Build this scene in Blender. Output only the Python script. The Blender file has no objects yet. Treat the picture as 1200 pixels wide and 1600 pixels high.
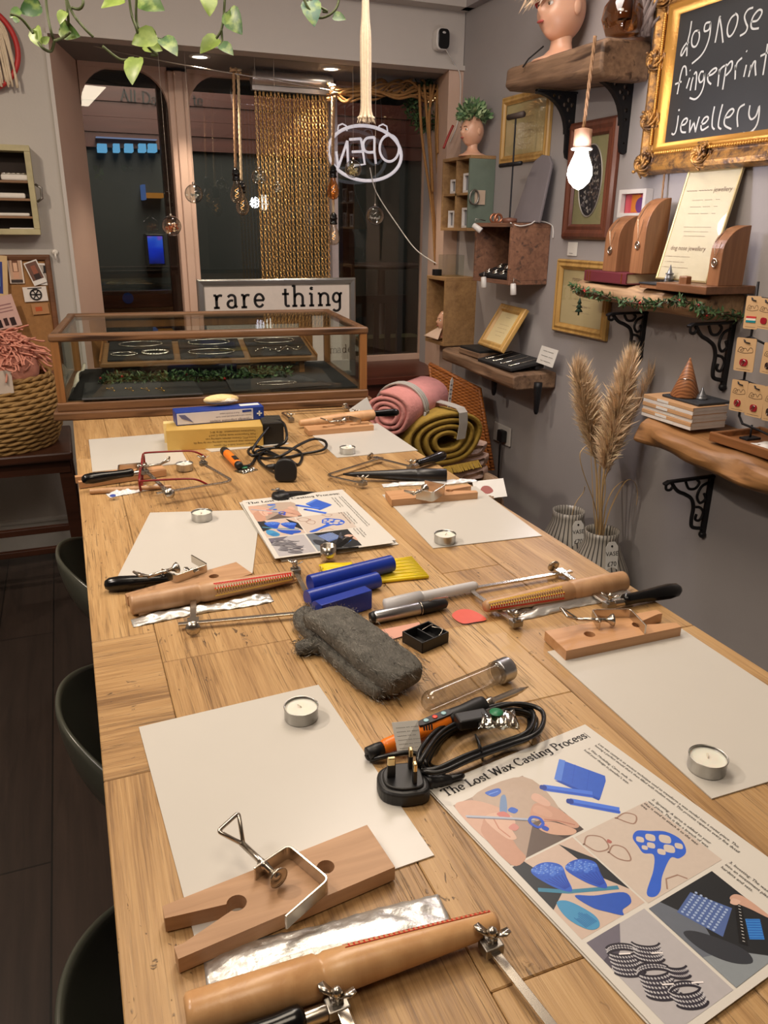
import bpy, math, random
from mathutils import Vector as V, Matrix as M
S=bpy.context.scene; COL=S.collection
PI=math.pi; ZT=.915
# ---- calibrated camera (image treated as 1200x1600) ----
F=1212.; PIT=.35121; ROL=.010648; YAW=.38085
CAM=V((0,0,ZT+.52084))
FW=V((math.sin(YAW)*math.cos(PIT),math.cos(YAW)*math.cos(PIT),-math.sin(PIT)))
_r=V((math.cos(YAW),-math.sin(YAW),0)); _u=_r.cross(FW)
RT=_r*math.cos(ROL)+_u*math.sin(ROL); UP=RT.cross(FW)
def ray(px,py): return FW+RT*((px-600)/F)+UP*((800-py)/F)
def onz(px,py,z=ZT):
    d=ray(px,py); return CAM+d*((z-CAM.z)/d.z)
def onx(px,py,X):
    d=ray(px,py); return CAM+d*(X/d.x)
def ony(px,py,Y):
    d=ray(px,py); return CAM+d*(Y/d.y)
def onp(px,py,o,n):
    d=ray(px,py); return CAM+d*((o-CAM).dot(n)/d.dot(n))
cd=bpy.data.cameras.new('camera'); cam=bpy.data.objects.new('camera',cd); COL.objects.link(cam)
m=M.Identity(4)
for i in range(3): m[i][0]=RT[i]; m[i][1]=UP[i]; m[i][2]=-FW[i]; m[i][3]=CAM[i]
cam.matrix_world=m; cd.sensor_width=36; cd.sensor_fit='AUTO'; cd.lens=F/1600*36; cd.clip_start=.02
S.camera=cam
S.view_settings.view_transform='Standard'
# ---- colour + materials ----
def L(c):
    if isinstance(c,str): c=[int(c[i:i+2],16) for i in (0,2,4)]
    return tuple((x/255/12.92 if x<=10 else ((x/255+.055)/1.055)**2.4) for x in c)+(1,)
MATS={}
class NT:
    def __init__(s,name):
        s.m=bpy.data.materials.new(name); s.m.use_nodes=True; s.t=s.m.node_tree; s.n=s.t.nodes; s.n.clear()
        s.out=s.n.new('ShaderNodeOutputMaterial')
    def nd(s,t,**k):
        n=s.n.new(t)
        for a,b in k.items():
            if a[0]=='i' and a[1:].isdigit(): s.inp(n,int(a[1:]),b)
            elif a.startswith('s_'): s.inp(n,a[2:].replace('_',' '),b)
            else: setattr(n,a,b)
        return n
    def inp(s,n,k,v):
        if isinstance(v,bpy.types.NodeSocket): s.t.links.new(v,n.inputs[k])
        else: n.inputs[k].default_value=v
    def ramp(s,fac,stops):
        n=s.n.new('ShaderNodeValToRGB'); e=n.color_ramp.elements
        while len(e)<len(stops): e.new(.5)
        for q,(p,c) in zip(e,stops): q.position=p; q.color=c
        s.inp(n,0,fac); return n.outputs[0]
    def mix(s,f,a,b,mode='MIX'):
        n=s.n.new('ShaderNodeMix'); n.data_type='RGBA'; n.blend_type=mode
        s.inp(n,0,f); s.inp(n,6,a); s.inp(n,7,b); return n.outputs[2]
    def math(s,op,a,b=0.,c=0.):
        n=s.n.new('ShaderNodeMath'); n.operation=op; s.inp(n,0,a); s.inp(n,1,b); s.inp(n,2,c); return n.outputs[0]
    def coord(s,sc=(1,1,1),rot=(0,0,0),src='Object',attr=None):
        if attr: o=s.nd('ShaderNodeAttribute',attribute_name=attr).outputs['Vector']
        else: o=s.nd('ShaderNodeTexCoord').outputs[src]
        mp=s.nd('ShaderNodeMapping',i0=o); mp.inputs[2].default_value=rot; mp.inputs[3].default_value=sc
        return mp.outputs[0]
    def noise(s,v,scale,det=3.,rough=.5,dist=0.):
        n=s.nd('ShaderNodeTexNoise',i0=v); n.inputs['Scale'].default_value=scale; n.inputs['Detail'].default_value=det
        n.inputs['Roughness'].default_value=rough; n.inputs['Distortion'].default_value=dist
        return n.outputs[0]
    def bsdf(s,col,rough=.5,metal=0.,bump=None,bd=.002,bs=.5,**k):
        b=s.n.new('ShaderNodeBsdfPrincipled'); s.inp(b,'Base Color',col); s.inp(b,'Roughness',rough); s.inp(b,'Metallic',metal)
        for a,v in k.items(): s.inp(b,a.replace('_',' '),v)
        if bump is not None:
            n=s.n.new('ShaderNodeBump'); n.inputs['Strength'].default_value=bs; n.inputs['Distance'].default_value=bd
            s.inp(n,'Height',bump); s.t.links.new(n.outputs[0],b.inputs['Normal'])
        s.t.links.new(b.outputs[0],s.out.inputs[0]); return b
def plain(name,c,rough=.5,metal=0.,var=.08,vs=30.,bump=0.,bs=200.,**k):
    if name in MATS: return MATS[name]
    t=NT(name); v=t.coord(); c=L(c)
    n=t.noise(v,vs); col=t.mix(n,tuple(x*(1-var) for x in c[:3])+(1,),tuple(min(1,x*(1+var)) for x in c[:3])+(1,))
    t.bsdf(col,rough,metal,t.noise(v,bs) if bump else None,bump or .001,.6,**k)
    MATS[name]=t.m; return t.m
def wood(name,c1,c2,axis=0,scale=1.,rough=.45,contrast=1.,bump=.0006,dark=None):
    if name in MATS: return MATS[name]
    t=NT(name); sc=[60*scale]*3; sc[axis]=4*scale
    v=t.coord(sc); n=t.noise(v,1.,4,.6,.4); sc2=[14*scale]*3; sc2[axis]=1.2*scale
    v2=t.coord(sc2); n2=t.noise(v2,1.,3,.5,.8)
    f=t.math('ADD',t.math('MULTIPLY',n,.55),t.math('MULTIPLY',n2,.45))
    lo=.5-.18/contrast; hi=.5+.18/contrast
    col=t.ramp(f,[(lo,L(c2)),(hi,L(c1))])
    if dark:
        d=t.ramp(t.noise(v2,2.3,2,.5,.5),[(.58,(0,0,0,1)),(.7,(1,1,1,1))]); col=t.mix(d,col,L(dark))
    t.bsdf(col,rough,0.,n,bump,.6); MATS[name]=t.m; return t.m
def emit(name,c,s):
    if name in MATS: return MATS[name]
    t=NT(name); e=t.nd('ShaderNodeEmission',i0=L(c),i1=s); t.t.links.new(e.outputs[0],t.out.inputs[0]); MATS[name]=t.m; return t.m
def glass(name,c=(255,255,255),refl=1.,rough=0.,alpha=0.):
    """thin clear pane: transparent + fresnel reflection"""
    if name in MATS: return MATS[name]
    t=NT(name); tr=t.nd('ShaderNodeBsdfTransparent',i0=L(c)); gl=t.nd('ShaderNodeBsdfGlossy',i1=rough)
    fr=t.nd('ShaderNodeLayerWeight',i0=.5); f=t.math('MULTIPLY_ADD',t.math('POWER',fr.outputs[1],2.5),.8*refl,.04*refl+alpha)
    mx=t.nd('ShaderNodeMixShader',i0=f,i1=tr.outputs[0],i2=gl.outputs[0]); t.t.links.new(mx.outputs[0],t.out.inputs[0]); MATS[name]=t.m; return t.m
def vcol(name='printed_colours',rough=.5,**k):
    if name in MATS: return MATS[name]
    t=NT(name); a=t.nd('ShaderNodeVertexColor'); a.layer_name='Col'
    v=t.coord(); n=t.noise(v,180.,2); col=t.mix(.12,a.outputs[0],t.mix(n,(.55,.55,.55,1),(1.4,1.4,1.4,1)),'MULTIPLY')
    t.bsdf(col,rough,**k); MATS[name]=t.m; return t.m
# ---- mesh builder ----
def TR(x,y,z,rz=0,rx=0,ry=0): return M.Translation((x,y,z))@M.Rotation(rz,4,'Z')@M.Rotation(ry,4,'Y')@M.Rotation(rx,4,'X')
def basis(o,x,y,z=None):
    x=V(x).normalized(); y=V(y); z=V(z) if z is not None else x.cross(y); z.normalize(); y=z.cross(x).normalized()
    m=M.Identity(4)
    for i in range(3): m[i][0]=x[i]; m[i][1]=y[i]; m[i][2]=z[i]; m[i][3]=o[i]
    return m
I4=M.Identity(4)
class MB:
    def __init__(s): s.v=[];s.f=[];s.c=[]
    def add(s,vs,fs,m=None,col=None):
        b=len(s.v); s.v+= [m@V(p) for p in vs] if m is not None else [V(p) for p in vs]
        s.f+=[tuple(b+i for i in f) for f in fs]; s.c+=[col]*len(fs); return s
    def box(s,c,d,m=None,col=None):
        x,y,z=c; a,b,e=d[0]/2,d[1]/2,d[2]/2
        vs=[(x+i*a,y+j*b,z+k*e) for i in(-1,1) for j in(-1,1) for k in(-1,1)]
        return s.add(vs,[(0,1,3,2),(4,6,7,5),(0,4,5,1),(2,3,7,6),(0,2,6,4),(1,5,7,3)],m,col)
    def prism(s,poly,z0,z1,m=None,col=None):
        n=len(poly); vs=[(x,y,z0) for x,y in poly]+[(x,y,z1) for x,y in poly]
        return s.add(vs,[tuple(range(n))[::-1],tuple(range(n,2*n))]+[(i,(i+1)%n,(i+1)%n+n,i+n) for i in range(n)],m,col)
    def prism_h(s,outer,holes,z0,z1,m=None,col=None):
        from mathutils.geometry import tessellate_polygon
        lp=[[V((x,y,0)) for x,y in q] for q in [outer]+holes]; tri=tessellate_polygon(lp)
        fl=[p for q in lp for p in q]; n=len(fl); vs=[(p.x,p.y,z0) for p in fl]+[(p.x,p.y,z1) for p in fl]; fs=[]
        for t in tri: fs+=[tuple(t),tuple(i+n for i in t[::-1])]
        b=0
        for q in lp:
            k=len(q)
            for i in range(k): fs.append((b+i,b+(i+1)%k,b+(i+1)%k+n,b+i+n))
            b+=k
        return s.add(vs,fs,m,col)
    def poly(s,pts,m=None,col=None): return s.add(pts,[tuple(range(len(pts)))],m,col)
    def lathe(s,prof,n=24,m=None,col=None,cap=True):
        vs=[];fs=[];k=len(prof)
        for r,z in prof:
            for i in range(n): a=2*PI*i/n; vs.append((r*math.cos(a),r*math.sin(a),z))
        for j in range(k-1):
            for i in range(n): fs.append((j*n+i,j*n+(i+1)%n,(j+1)*n+(i+1)%n,(j+1)*n+i))
        if cap:
            if prof[0][0]>1e-5: fs.append(tuple(range(n))[::-1])
            if prof[-1][0]>1e-5 and not (k>1 and abs(prof[-1][1]-prof[-2][1])<1e-7 and prof[-2][0]<prof[-1][0]): fs.append(tuple(range((k-1)*n,k*n)))
        return s.add(vs,fs,m,col)
    def sweep(s,pts,sec,up=None,closed=False,cap=True,m=None,col=None,scale=None):
        """sec: polygon (side,up); scale: per-point factor"""
        P=[V(p) for p in pts]; n=len(P); k=len(sec); vs=[];fs=[]
        nrm=None
        for i in range(n):
            a=P[i-1] if (i>0 or closed) else P[i]; b=P[(i+1)%n] if (i<n-1 or closed) else P[i]
            t=b-a
            if t.length<1e-9: t=V((0,0,1))
            t.normalize()
            if up is not None:
                sd=t.cross(V(up)); 
                if sd.length<1e-6: sd=V((1,0,0))
                sd.normalize(); un=sd.cross(t)
                # mitre
                if (0<i<n-1) or closed:
                    t1=(P[i]-P[i-1]).normalized(); ca=max(.35,t1.dot(t)); 
                else: ca=1
                mi=1/ca
            else:
                if nrm is None:
                    nrm=V((0,0,1)) if abs(t.z)<.9 else V((1,0,0))
                nrm=nrm-t*nrm.dot(t)
                if nrm.length<1e-6: nrm=V((1,0,0))-t*t.x
                nrm.normalize(); sd=t.cross(nrm); un=nrm; mi=1
            q=scale[i] if scale else 1
            for (x,y) in sec: vs.append(P[i]+sd*(x*mi*q)+un*(y*q))
        rg=n if closed else n-1
        for i in range(rg):
            for j in range(k):
                A=i*k+j;B=i*k+(j+1)%k;C=((i+1)%n)*k+(j+1)%k;D=((i+1)%n)*k+j
                fs.append((A,B,C,D))
        if cap and not closed: fs+= [tuple(range(k))[::-1],tuple(range((n-1)*k,n*k))]
        return s.add(vs,fs,m,col)
    def tube(s,pts,r,n=8,closed=False,cap=True,m=None,col=None):
        if isinstance(r,(int,float)): r=[r]*len(pts)
        sec=[(math.cos(2*PI*i/n),math.sin(2*PI*i/n)) for i in range(n)]
        return s.sweep(pts,sec,None,closed,cap,m,col,r)
    def strip(s,pts,w,t,up,closed=False,m=None,col=None):
        return s.sweep(pts,[(-w/2,-t/2),(w/2,-t/2),(w/2,t/2),(-w/2,t/2)],up,closed,True,m,col)
    def ball(s,c,r,n=12,m=None,col=None,k=None):
        k=k or max(6,n//2)
        if isinstance(r,(int,float)): r=(r,r,r)
        vs=[];fs=[]
        for j in range(k+1):
            th=PI*j/k
            for i in range(n):
                a=2*PI*i/n; vs.append((c[0]+r[0]*math.sin(th)*math.cos(a),c[1]+r[1]*math.sin(th)*math.sin(a),c[2]-r[2]*math.cos(th)))
        for j in range(k):
            for i in range(n): fs.append((j*n+i,j*n+(i+1)%n,(j+1)*n+(i+1)%n,(j+1)*n+i))
        return s.add(vs,fs,m,col)
    def frame(s,w,h,prof,m=None,col=None):
        """mitred picture frame centred in XY, prof=[(inset,z)...] outer->inner"""
        vs=[];k=len(prof)
        for d,z in prof:
            a,b=w/2-d,h/2-d; vs+=[(-a,-b,z),(a,-b,z),(a,b,z),(-a,b,z)]
        fs=[]
        for j in range(k-1):
            for i in range(4): fs.append((j*4+i,j*4+(i+1)%4,(j+1)*4+(i+1)%4,(j+1)*4+i))
        return s.add(vs,fs,m,col)
    def grid(s,fn,nu,nv,m=None,col=None,closed_u=False):
        vs=[fn(i/nu,j/nv) for j in range(nv+1) for i in range(nu+1)]; w=nu+1
        return s.add(vs,[(j*w+i,j*w+i+1,(j+1)*w+i+1,(j+1)*w+i) for j in range(nv) for i in range(nu)],m,col)
    def build(s,name,mat,parent=None,smooth=False,bevel=0.,sub=0,solid=0.,seg=2,label=None,weld=False,fixn=False):
        me=bpy.data.meshes.new(name)
        vs=s.v
        if parent is not None:
            inv=wm(parent).inverted(); vs=[inv@p for p in vs]
        me.from_pydata(vs,[],s.f); me.validate()
        if fixn:
            import bmesh
            bm=bmesh.new(); bm.from_mesh(me); bmesh.ops.recalc_face_normals(bm,faces=bm.faces); bm.to_mesh(me); bm.free()
        if any(c is not None for c in s.c) and len(me.polygons)==len(s.c):
            ca=me.color_attributes.new('Col','FLOAT_COLOR','CORNER')
            for p,c in zip(me.polygons,s.c):
                c=L(c) if c is not None else (.8,.8,.8,1)
                for li in p.loop_indices: ca.data[li].color=c
        o=bpy.data.objects.new(name,me); COL.objects.link(o)
        if parent is not None: o.parent=parent
        if mat is not None: me.materials.append(mat)
        if smooth: 
            for p in me.polygons: p.use_smooth=True
        if weld:
            w=o.modifiers.new('w','WELD'); w.merge_threshold=1e-5
        if solid: 
            d=o.modifiers.new('s','SOLIDIFY'); d.thickness=solid; d.offset=0
        if bevel:
            b=o.modifiers.new('b','BEVEL'); b.width=bevel; b.segments=seg; b.limit_method='ANGLE'; b.angle_limit=.6
        if sub:
            b=o.modifiers.new('u','SUBSURF'); b.levels=sub; b.render_levels=sub
        if smooth=='auto' or (smooth and bevel): autosm(me)
        if label: o['label']=label
        return o
def autosm(me,ang=.6):
    try: me.set_sharp_from_angle(angle=ang)
    except Exception: pass
def wm(o):
    m=o.matrix_basis.copy()
    while o.parent is not None: o=o.parent; m=o.matrix_basis@m
    return m
def tag(o,label,cat,group=None,kind=None):
    o['label']=label; o['category']=cat
    if group: o['group']=group
    if kind: o['kind']=kind
    return o
def thing(name,label,cat,loc=(0,0,0),rz=0,group=None,mat4=None):
    o=bpy.data.objects.new(name,None); COL.objects.link(o); o.empty_display_size=.02
    if mat4 is not None: o.matrix_basis=mat4
    else: o.location=loc; o.rotation_euler=(0,0,rz)
    return tag(o,label,cat,group)
def struct(name,mb,mat,**k):
    o=mb.build(name,mat,**k); o['kind']='structure'; return o
def dup(root,mat4,label=None,group=None,name=None):
    r=root.copy(); COL.objects.link(r); r.matrix_basis=mat4
    if label: r['label']=label
    if group: r['group']=group
    for ch in root.children:
        c=ch.copy(); COL.objects.link(c); c.parent=r
        for g in ch.children:
            d=g.copy(); COL.objects.link(d); d.parent=c
    return r
_TC={}
def text(mb,s,size,m,col=None,space=1.,align='LEFT'):
    k=(s,align,space)
    if k not in _TC:
        cu=bpy.data.curves.new('t','FONT'); cu.body=s; cu.size=1; cu.space_character=space; cu.align_x=align; cu.resolution_u=2
        ob=bpy.data.objects.new('t',cu); me=bpy.data.meshes.new_from_object(ob)
        _TC[k]=([v.co.copy() for v in me.vertices],[tuple(p.vertices) for p in me.polygons])
        bpy.data.objects.remove(ob); bpy.data.curves.remove(cu); bpy.data.meshes.remove(me)
    vs,fs=_TC[k]
    mb.add([v*size for v in vs],fs,m,col)
def ribbon(mb,pts,w,m=None,col=None,thin=None):
    """flat stroke in XY; thin: horizontal-stroke width for pen contrast"""
    P=[V((p[0],p[1],0)) for p in pts]; n=len(P); vs=[];fs=[]
    for i in range(n):
        t=(P[min(i+1,n-1)]-P[max(i-1,0)])
        if t.length<1e-9: t=V((1,0,0))
        t.normalize(); q=V((-t.y,t.x,0))
        ww=w if thin is None else thin+(w-thin)*abs(t.y)**1.5
        vs+=[P[i]+q*ww/2,P[i]-q*ww/2]
    for i in range(n-1): fs.append((2*i,2*i+1,2*i+3,2*i+2))
    mb.add(vs,fs,m,col)
def arc(cx,cy,rx,ry,a0,a1,n=10): return [(cx+rx*math.cos(math.radians(a0+(a1-a0)*i/n)),cy+ry*math.sin(math.radians(a0+(a1-a0)*i/n))) for i in range(n+1)]
def smooth_pts(pts,n=6,closed=False):
    P=[V(p) if len(p)==3 else V((p[0],p[1],0)) for p in pts]; N=len(P); out=[]
    rg=N if closed else N-1
    for i in range(rg):
        p0=P[(i-1)%N] if (closed or i>0) else P[i]; p1=P[i]; p2=P[(i+1)%N]; p3=P[(i+2)%N] if (closed or i<N-2) else p2
        for k in range(n):
            t=k/n; out.append(.5*((2*p1)+(p2-p0)*t+(2*p0-5*p1+4*p2-p3)*t*t+(3*p1-p0-3*p2+p3)*t**3))
    if not closed: out.append(P[-1])
    return out
R=random.Random(7)
# serif stroke font: glyph -> (advance, strokes, serif bars). units: cap height 1, x-height .62
def _gl():
    g={}; X=.62
    def se(x,y,w=.26): return [(x-w/2,y),(x+w/2,y)]
    st=lambda x,y0,y1:[(x,y0),(x,y1)]
    g['T']=(.82,[st(.41,0,1),[(.05,.97),(.77,.97)],[(.05,.97),(.05,.78)],[(.77,.97),(.77,.78)]],[se(.41,.02,.36)])
    g['h']=(.72,[st(.15,0,1),[(.15,.42)]+arc(.36,.4,.2,.2,170,0)+[(.56,0)]],[se(.15,.02),se(.56,.02),[(.02,.98),(.15,.98)]])
    g['e']=(.58,[[(.08,.33),(.5,.33)]+arc(.29,.32,.22,.3,10,325,16)],[])
    g['L']=(.68,[st(.18,0,1),[(.06,.03),(.62,.03)],[(.62,.03),(.62,.25)]],[se(.18,.98,.32)])
    g['o']=(.64,[arc(.32,.31,.24,.3,0,360,20)],[])
    g['s']=(.5,[[(.42,.44)]+arc(.25,.46,.16,.15,30,210,8)+arc(.26,.16,.17,.15,70,-160,10)],[])
    g['t']=(.42,[[(.2,.85),(.2,.15)]+arc(.31,.13,.11,.11,180,320,6)],[[(.03,.6),(.38,.6)]])
    g['W']=(1.15,[[(.08,.98),(.34,.02)],[(.34,.02),(.57,.95)],[(.57,.95),(.82,.02)],[(.82,.02),(1.08,.98)]],[se(.1,.98,.28),se(1.06,.98,.22)])
    g['a']=(.6,[[(.1,.5)]+arc(.28,.45,.17,.15,140,0,8)+[(.45,.1),(.53,.02)],arc(.27,.18,.19,.17,65,350,12)],[])
    g['x']=(.6,[[(.08,.6),(.52,.02)],[(.5,.6),(.1,.02)]],[se(.1,.6,.2),se(.5,.6,.18),se(.1,.02,.18),se(.52,.02,.2)])
    g['C']=(.82,[arc(.44,.5,.36,.48,40,320,20),[(.72,.8),(.74,.97)]],[])
    g['i']=(.34,[st(.17,0,.6),arc(.17,.84,.035,.035,0,360,8)],[se(.17,.02),[(.04,.59),(.17,.59)]])
    g['n']=(.72,[st(.15,0,.6),[(.15,.42)]+arc(.36,.4,.2,.2,170,0)+[(.56,0)]],[se(.15,.02),se(.56,.02),[(.02,.59),(.15,.59)]])
    g['g']=(.6,[arc(.28,.38,.18,.22,0,360,16),[(.46,.6),(.46,-.1)]+arc(.27,-.1,.19,.17,0,-150,10)],[[(.46,.58),(.58,.58)]])
    g['P']=(.7,[st(.18,0,1),[(.18,.97),(.38,.97)]+arc(.4,.73,.24,.24,90,-90,12)+[(.18,.49)]],[se(.18,.02,.32),[(.04,.98),(.2,.98)]])
    g['r']=(.48,[st(.15,0,.6),[(.15,.35)]+arc(.34,.4,.18,.19,180,60,6)],[se(.15,.02,.28),[(.02,.59),(.15,.59)]])
    g['c']=(.54,[arc(.3,.31,.23,.3,50,315,16)],[])
    g['m']=(1.05,[st(.15,0,.6),[(.15,.42)]+arc(.34,.4,.18,.2,170,0)+[(.52,0)],[(.52,.42)]+arc(.71,.4,.18,.2,170,0)+[(.89,0)]],[se(.15,.02),se(.52,.02,.2),se(.89,.02),[(.02,.59),(.15,.59)]])
    g['d']=(.66,[arc(.28,.3,.2,.29,0,360,16),st(.5,0,1)],[[(.38,.98),(.5,.98)],[(.5,.02),(.62,.02)]])
    g['A']=(.86,[[(.12,.02),(.43,.98)],[(.43,.98),(.76,.02)],[(.24,.36),(.64,.36)]],[se(.12,.02,.22),se(.76,.02,.24)])
    g['l']=(.32,[st(.16,0,1)],[se(.16,.02),[(.04,.98),(.16,.98)]])
    g['-']=(.4,[[(.06,.36),(.34,.36)]],[])
    g['D']=(.84,[st(.18,0,1),[(.18,.97),(.34,.97)]+arc(.36,.5,.4,.47,90,-90,16)+[(.18,.03)]],[[(.05,.98),(.18,.98)],[(.05,.02),(.18,.02)]])
    g['y']=(.62,[[(.08,.6),(.33,.04)],[(.54,.6),(.3,-.08),(.2,-.25),(.1,-.24)]],[se(.1,.6,.22),se(.52,.6,.2)])
    g['B']=(.74,[st(.18,0,1),[(.18,.97),(.34,.97)]+arc(.36,.75,.22,.22,90,-90,10)+[(.18,.53)],[(.34,.53)]+arc(.38,.28,.26,.25,90,-90,10)+[(.18,.03)]],[[(.05,.98),(.18,.98)],[(.05,.02),(.18,.02)]])
    g['f']=(.42,[[(.17,0),(.17,.8)]+arc(.3,.82,.13,.16,180,40,6)],[se(.17,.02,.3),[(.03,.6),(.34,.6)]])
    g[' ']=(.32,[],[])
    return g
GL=_gl()
def serif(mb,s,size,m,col=None,w=.13,thin=.05,mono=None,sx=1.,track=0.):
    x=0
    for ch in s:
        a,st,se=GL.get(ch,GL[' ']); off=0
        if mono: off=(mono-a*sx)/2; a2=mono
        else: a2=a*sx+track
        mm=m@M.Translation((x*size,0,0))
        for q in st: ribbon(mb,[((p[0]*sx+off)*size,p[1]*size) for p in q],w*size,mm,col,None if thin is None else thin*size)
        for q in se: ribbon(mb,[((p[0]*sx+off)*size,p[1]*size) for p in q],(thin or w)*size,mm,col)
        x+=a2
    return x*size
# ================= ROOM =================
XW=1.85; YH=3.68; YG=4.2; ZC=2.62
def wallmat(name,c,c2):
    t=NT(name); v=t.coord(); n=t.noise(v,1.3,4,.6); n2=t.noise(v,9.,3,.6)
    col=t.mix(t.math('MULTIPLY_ADD',n2,.4,t.math('MULTIPLY',n,.6)),L(c),L(c2)); t.bsdf(col,.75,0.,t.noise(v,90,3,.6),.0012,.35); MATS[name]=t.m; return t.m
W_grey=wallmat('grey_wall_paint',(150,145,146),(164,159,158))
W_warm=wallmat('warm_grey_wall_paint',(176,170,163),(190,184,176))
W_ceil=wallmat('ceiling_paint',(188,182,176),(198,192,186))
W_trim=wallmat('pink_beige_gloss',(200,170,152),(212,184,166))
W_white=plain('white_skirting_paint',(196,192,184),.45)
W_red=wood('red_brown_gloss_wood',(96,50,36),(70,32,22),0,1.,.3)
def floormat():
    t=NT('dark_floor_boards'); v=t.coord((1,1,1),(0,0,PI/2))
    br=t.nd('ShaderNodeTexBrick',i0=v); br.offset=.37; br.inputs['Scale'].default_value=1; br.inputs['Brick Width'].default_value=1.2; br.inputs['Row Height'].default_value=.19
    br.inputs['Mortar Size'].default_value=.0025; br.inputs[1].default_value=L((60,48,42)); br.inputs[2].default_value=L((46,37,33)); br.inputs[3].default_value=L((16,12,10))
    v2=t.coord((40,3,10)); n=t.noise(v2,1.,4,.6,.5)
    col=t.mix(.6,br.outputs[0],t.ramp(n,[(.3,(.45,.45,.45,1)),(.7,(1.25,1.2,1.15,1))]),'MULTIPLY')
    t.bsdf(col,.45,0.,n,.001,.4); return t.m
struct('floor',MB().box((0,1.5,-.05),(5,11,.1)),floormat())
struct('ceiling',MB().box((0,.9,ZC+.05),(5,7.2,.1)),W_ceil)
struct('wall_right',MB().box((XW+.06,.75,1.31),(.12,6.7,2.62)),W_grey)
struct('wall_left',MB().box((-2.36,.75,1.31),(.12,6.7,2.62)),W_warm)
struct('wall_back',MB().box((-.2,-2.6,1.31),(4.6,.12,2.62)),W_warm)
pier=MB().box((-1.13,YH+.06,1.31),(2.366,.12,2.62)); struct('wall_front',pier,W_warm)
hd=MB().box((.95,YH+.05,(2.125+ZC)/2),(1.794,.1,ZC-2.125)); struct('wall_front_header',hd,W_ceil)
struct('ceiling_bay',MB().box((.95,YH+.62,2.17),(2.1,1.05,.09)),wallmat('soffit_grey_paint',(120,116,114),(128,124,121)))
struct('trim_1',MB().box((-.15,YH-.04,2.51),(4.1,.09,.3)),W_ceil)
struct('trim_2',MB().box((XW-.02,.75,2.51),(.045,5.8,.3)),W_grey)
# slim bead under the header and down the pier edge
struct('trim_3',MB().box((.95,YH-.006,2.135),(1.8,.014,.02)).box((.047,YH-.006,1.06),(.014,.014,2.13)),W_ceil)
# splayed reveals
lr=MB().prism([(.053,YH),(.171,YG),(.05,YG),(.02,YH+.13),(.0,YH+.02)],.0,2.125); struct('trim_4',lr,W_trim)
rr=MB().prism([(1.775,YH),(1.85,YH),(1.96,YG+.05),(1.9,YG+.05)],.0,2.125); struct('trim_5',rr,W_trim)
struct('baseboard_front',MB().box((-1.14,YH-.01,.085),(2.36,.022,.17)).box((-1.14,YH-.014,.165),(2.36,.03,.012)),W_white)
struct('baseboard_right',MB().box((XW-.01,.75,.075),(.022,5.8,.15)),W_grey)
# window seat / sill in the bay
struct('trim_6',MB().box((.98,3.95,.70),(1.9,.56,.035)).box((.98,3.73,.34),(1.72,.03,.68)),W_red,bevel=.004)
# ---- window: arched frames, mullions and glass ----
ZB,ZTp=.72,2.11
GLS=glass('window_glass',(225,230,228),1.1,0.,.035)
def win(n,x0,x1,r,mat,ztop=ZTp):
    mb=MB()
    for sx,xx in((1,x0),(-1,x1)):
        # spandrel with rounded corner
        pts=[(xx,ztop)]+[(xx+sx*(r-r*math.cos(a)),ztop-r+r*math.sin(a)) for a in [i*PI/2/8 for i in range(9)]]
        mb.prism([(p[0],p[1]) for p in pts],-.02,.02,M.Translation((0,YG,0))@M.Rotation(PI/2,4,'X'))
    mb.box(((x0+x1)/2,YG,ztop+.01),(x1-x0,.05,.03)); mb.box(((x0+x1)/2,YG,ZB+.01),(x1-x0,.05,.03))
    o=struct('window_%d'%n,mb,mat)
    MB().box(((x0+x1)/2,YG+.03,(ZB+ztop)/2),(x1-x0,.004,ztop-ZB)).build('pane',GLS,o)
    return o
xm=lambda px,py=300:ony(px,py,YG).x
xa,xb,xc,xd=.171,xm(273),xm(303),xm(514)
win(1,xa,xb,.16,W_trim); win(2,xc,xd,.16,W_trim); win(3,xm(524),1.95,.03,W_trim)
mu=MB().box(((xb+xc)/2,YG-.01,(ZB+ZTp)/2),(xc-xb,.07,ZTp-ZB)).box(((xb+xc)/2,YG-.05,(ZB+ZTp)/2),((xc-xb)*.45,.02,ZTp-ZB)); struct('trim_7',mu,W_trim,bevel=.006)
struct('trim_8',MB().box(((xd+xm(524))/2,YG-.01,(ZB+ZTp)/2),(xm(524)-xd,.07,ZTp-ZB)),plain('lilac_white_paint',(190,182,186),.5))
# ---- street side beyond the glass ----
YE=6.4
struct('wall_outside',MB().box((1.5,YE+.1,1.4),(9,.1,3.4)),plain('dusk_green_render',(34,38,36),.6,0.,.3,3.))
struct('floor_outside',MB().box((1.5,5.5,-.05),(9,2.6,.1)),plain('dark_paving',(30,28,26),.7))
struct('wall_outside_left',MB().box((-.7,5.3,1.4),(.1,2.2,3.4)),plain('dusk_side_wall',(26,24,24),.8))
def ext(px,py,Y=YE): return ony(px,py,Y)
zf0=ext(200,232).z; zf1=ext(200,60).z
fm=wood('dark_red_fascia_boards',(88,46,38),(66,34,28),0,.6,.5)
fa=thing('shop_fascia','dark red board fascia with black shop lettering across the street','sign',(1.5,YE,zf0))
b=MB()
for i in range(7):
    h=(zf1-zf0)/7; b.box((1.9,YE+.02-(.012 if i%2 else 0),zf0+h*(i+.5)),(7,.04,h*.97))
b.build('fascia_board',fm,fa)
b=MB(); p=ext(187,158); q=ext(274,160); m4=basis((p.x,YE-.02,p.z),(1,0,0),(0,0,1))
wd=serif(MB(),'All-Day B',1.,I4); sz=(q.x-p.x)/wd; serif(b,'All-Day B',sz,m4@M.Rotation(-.04,4,'Z'),None,.14,.05)
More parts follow.
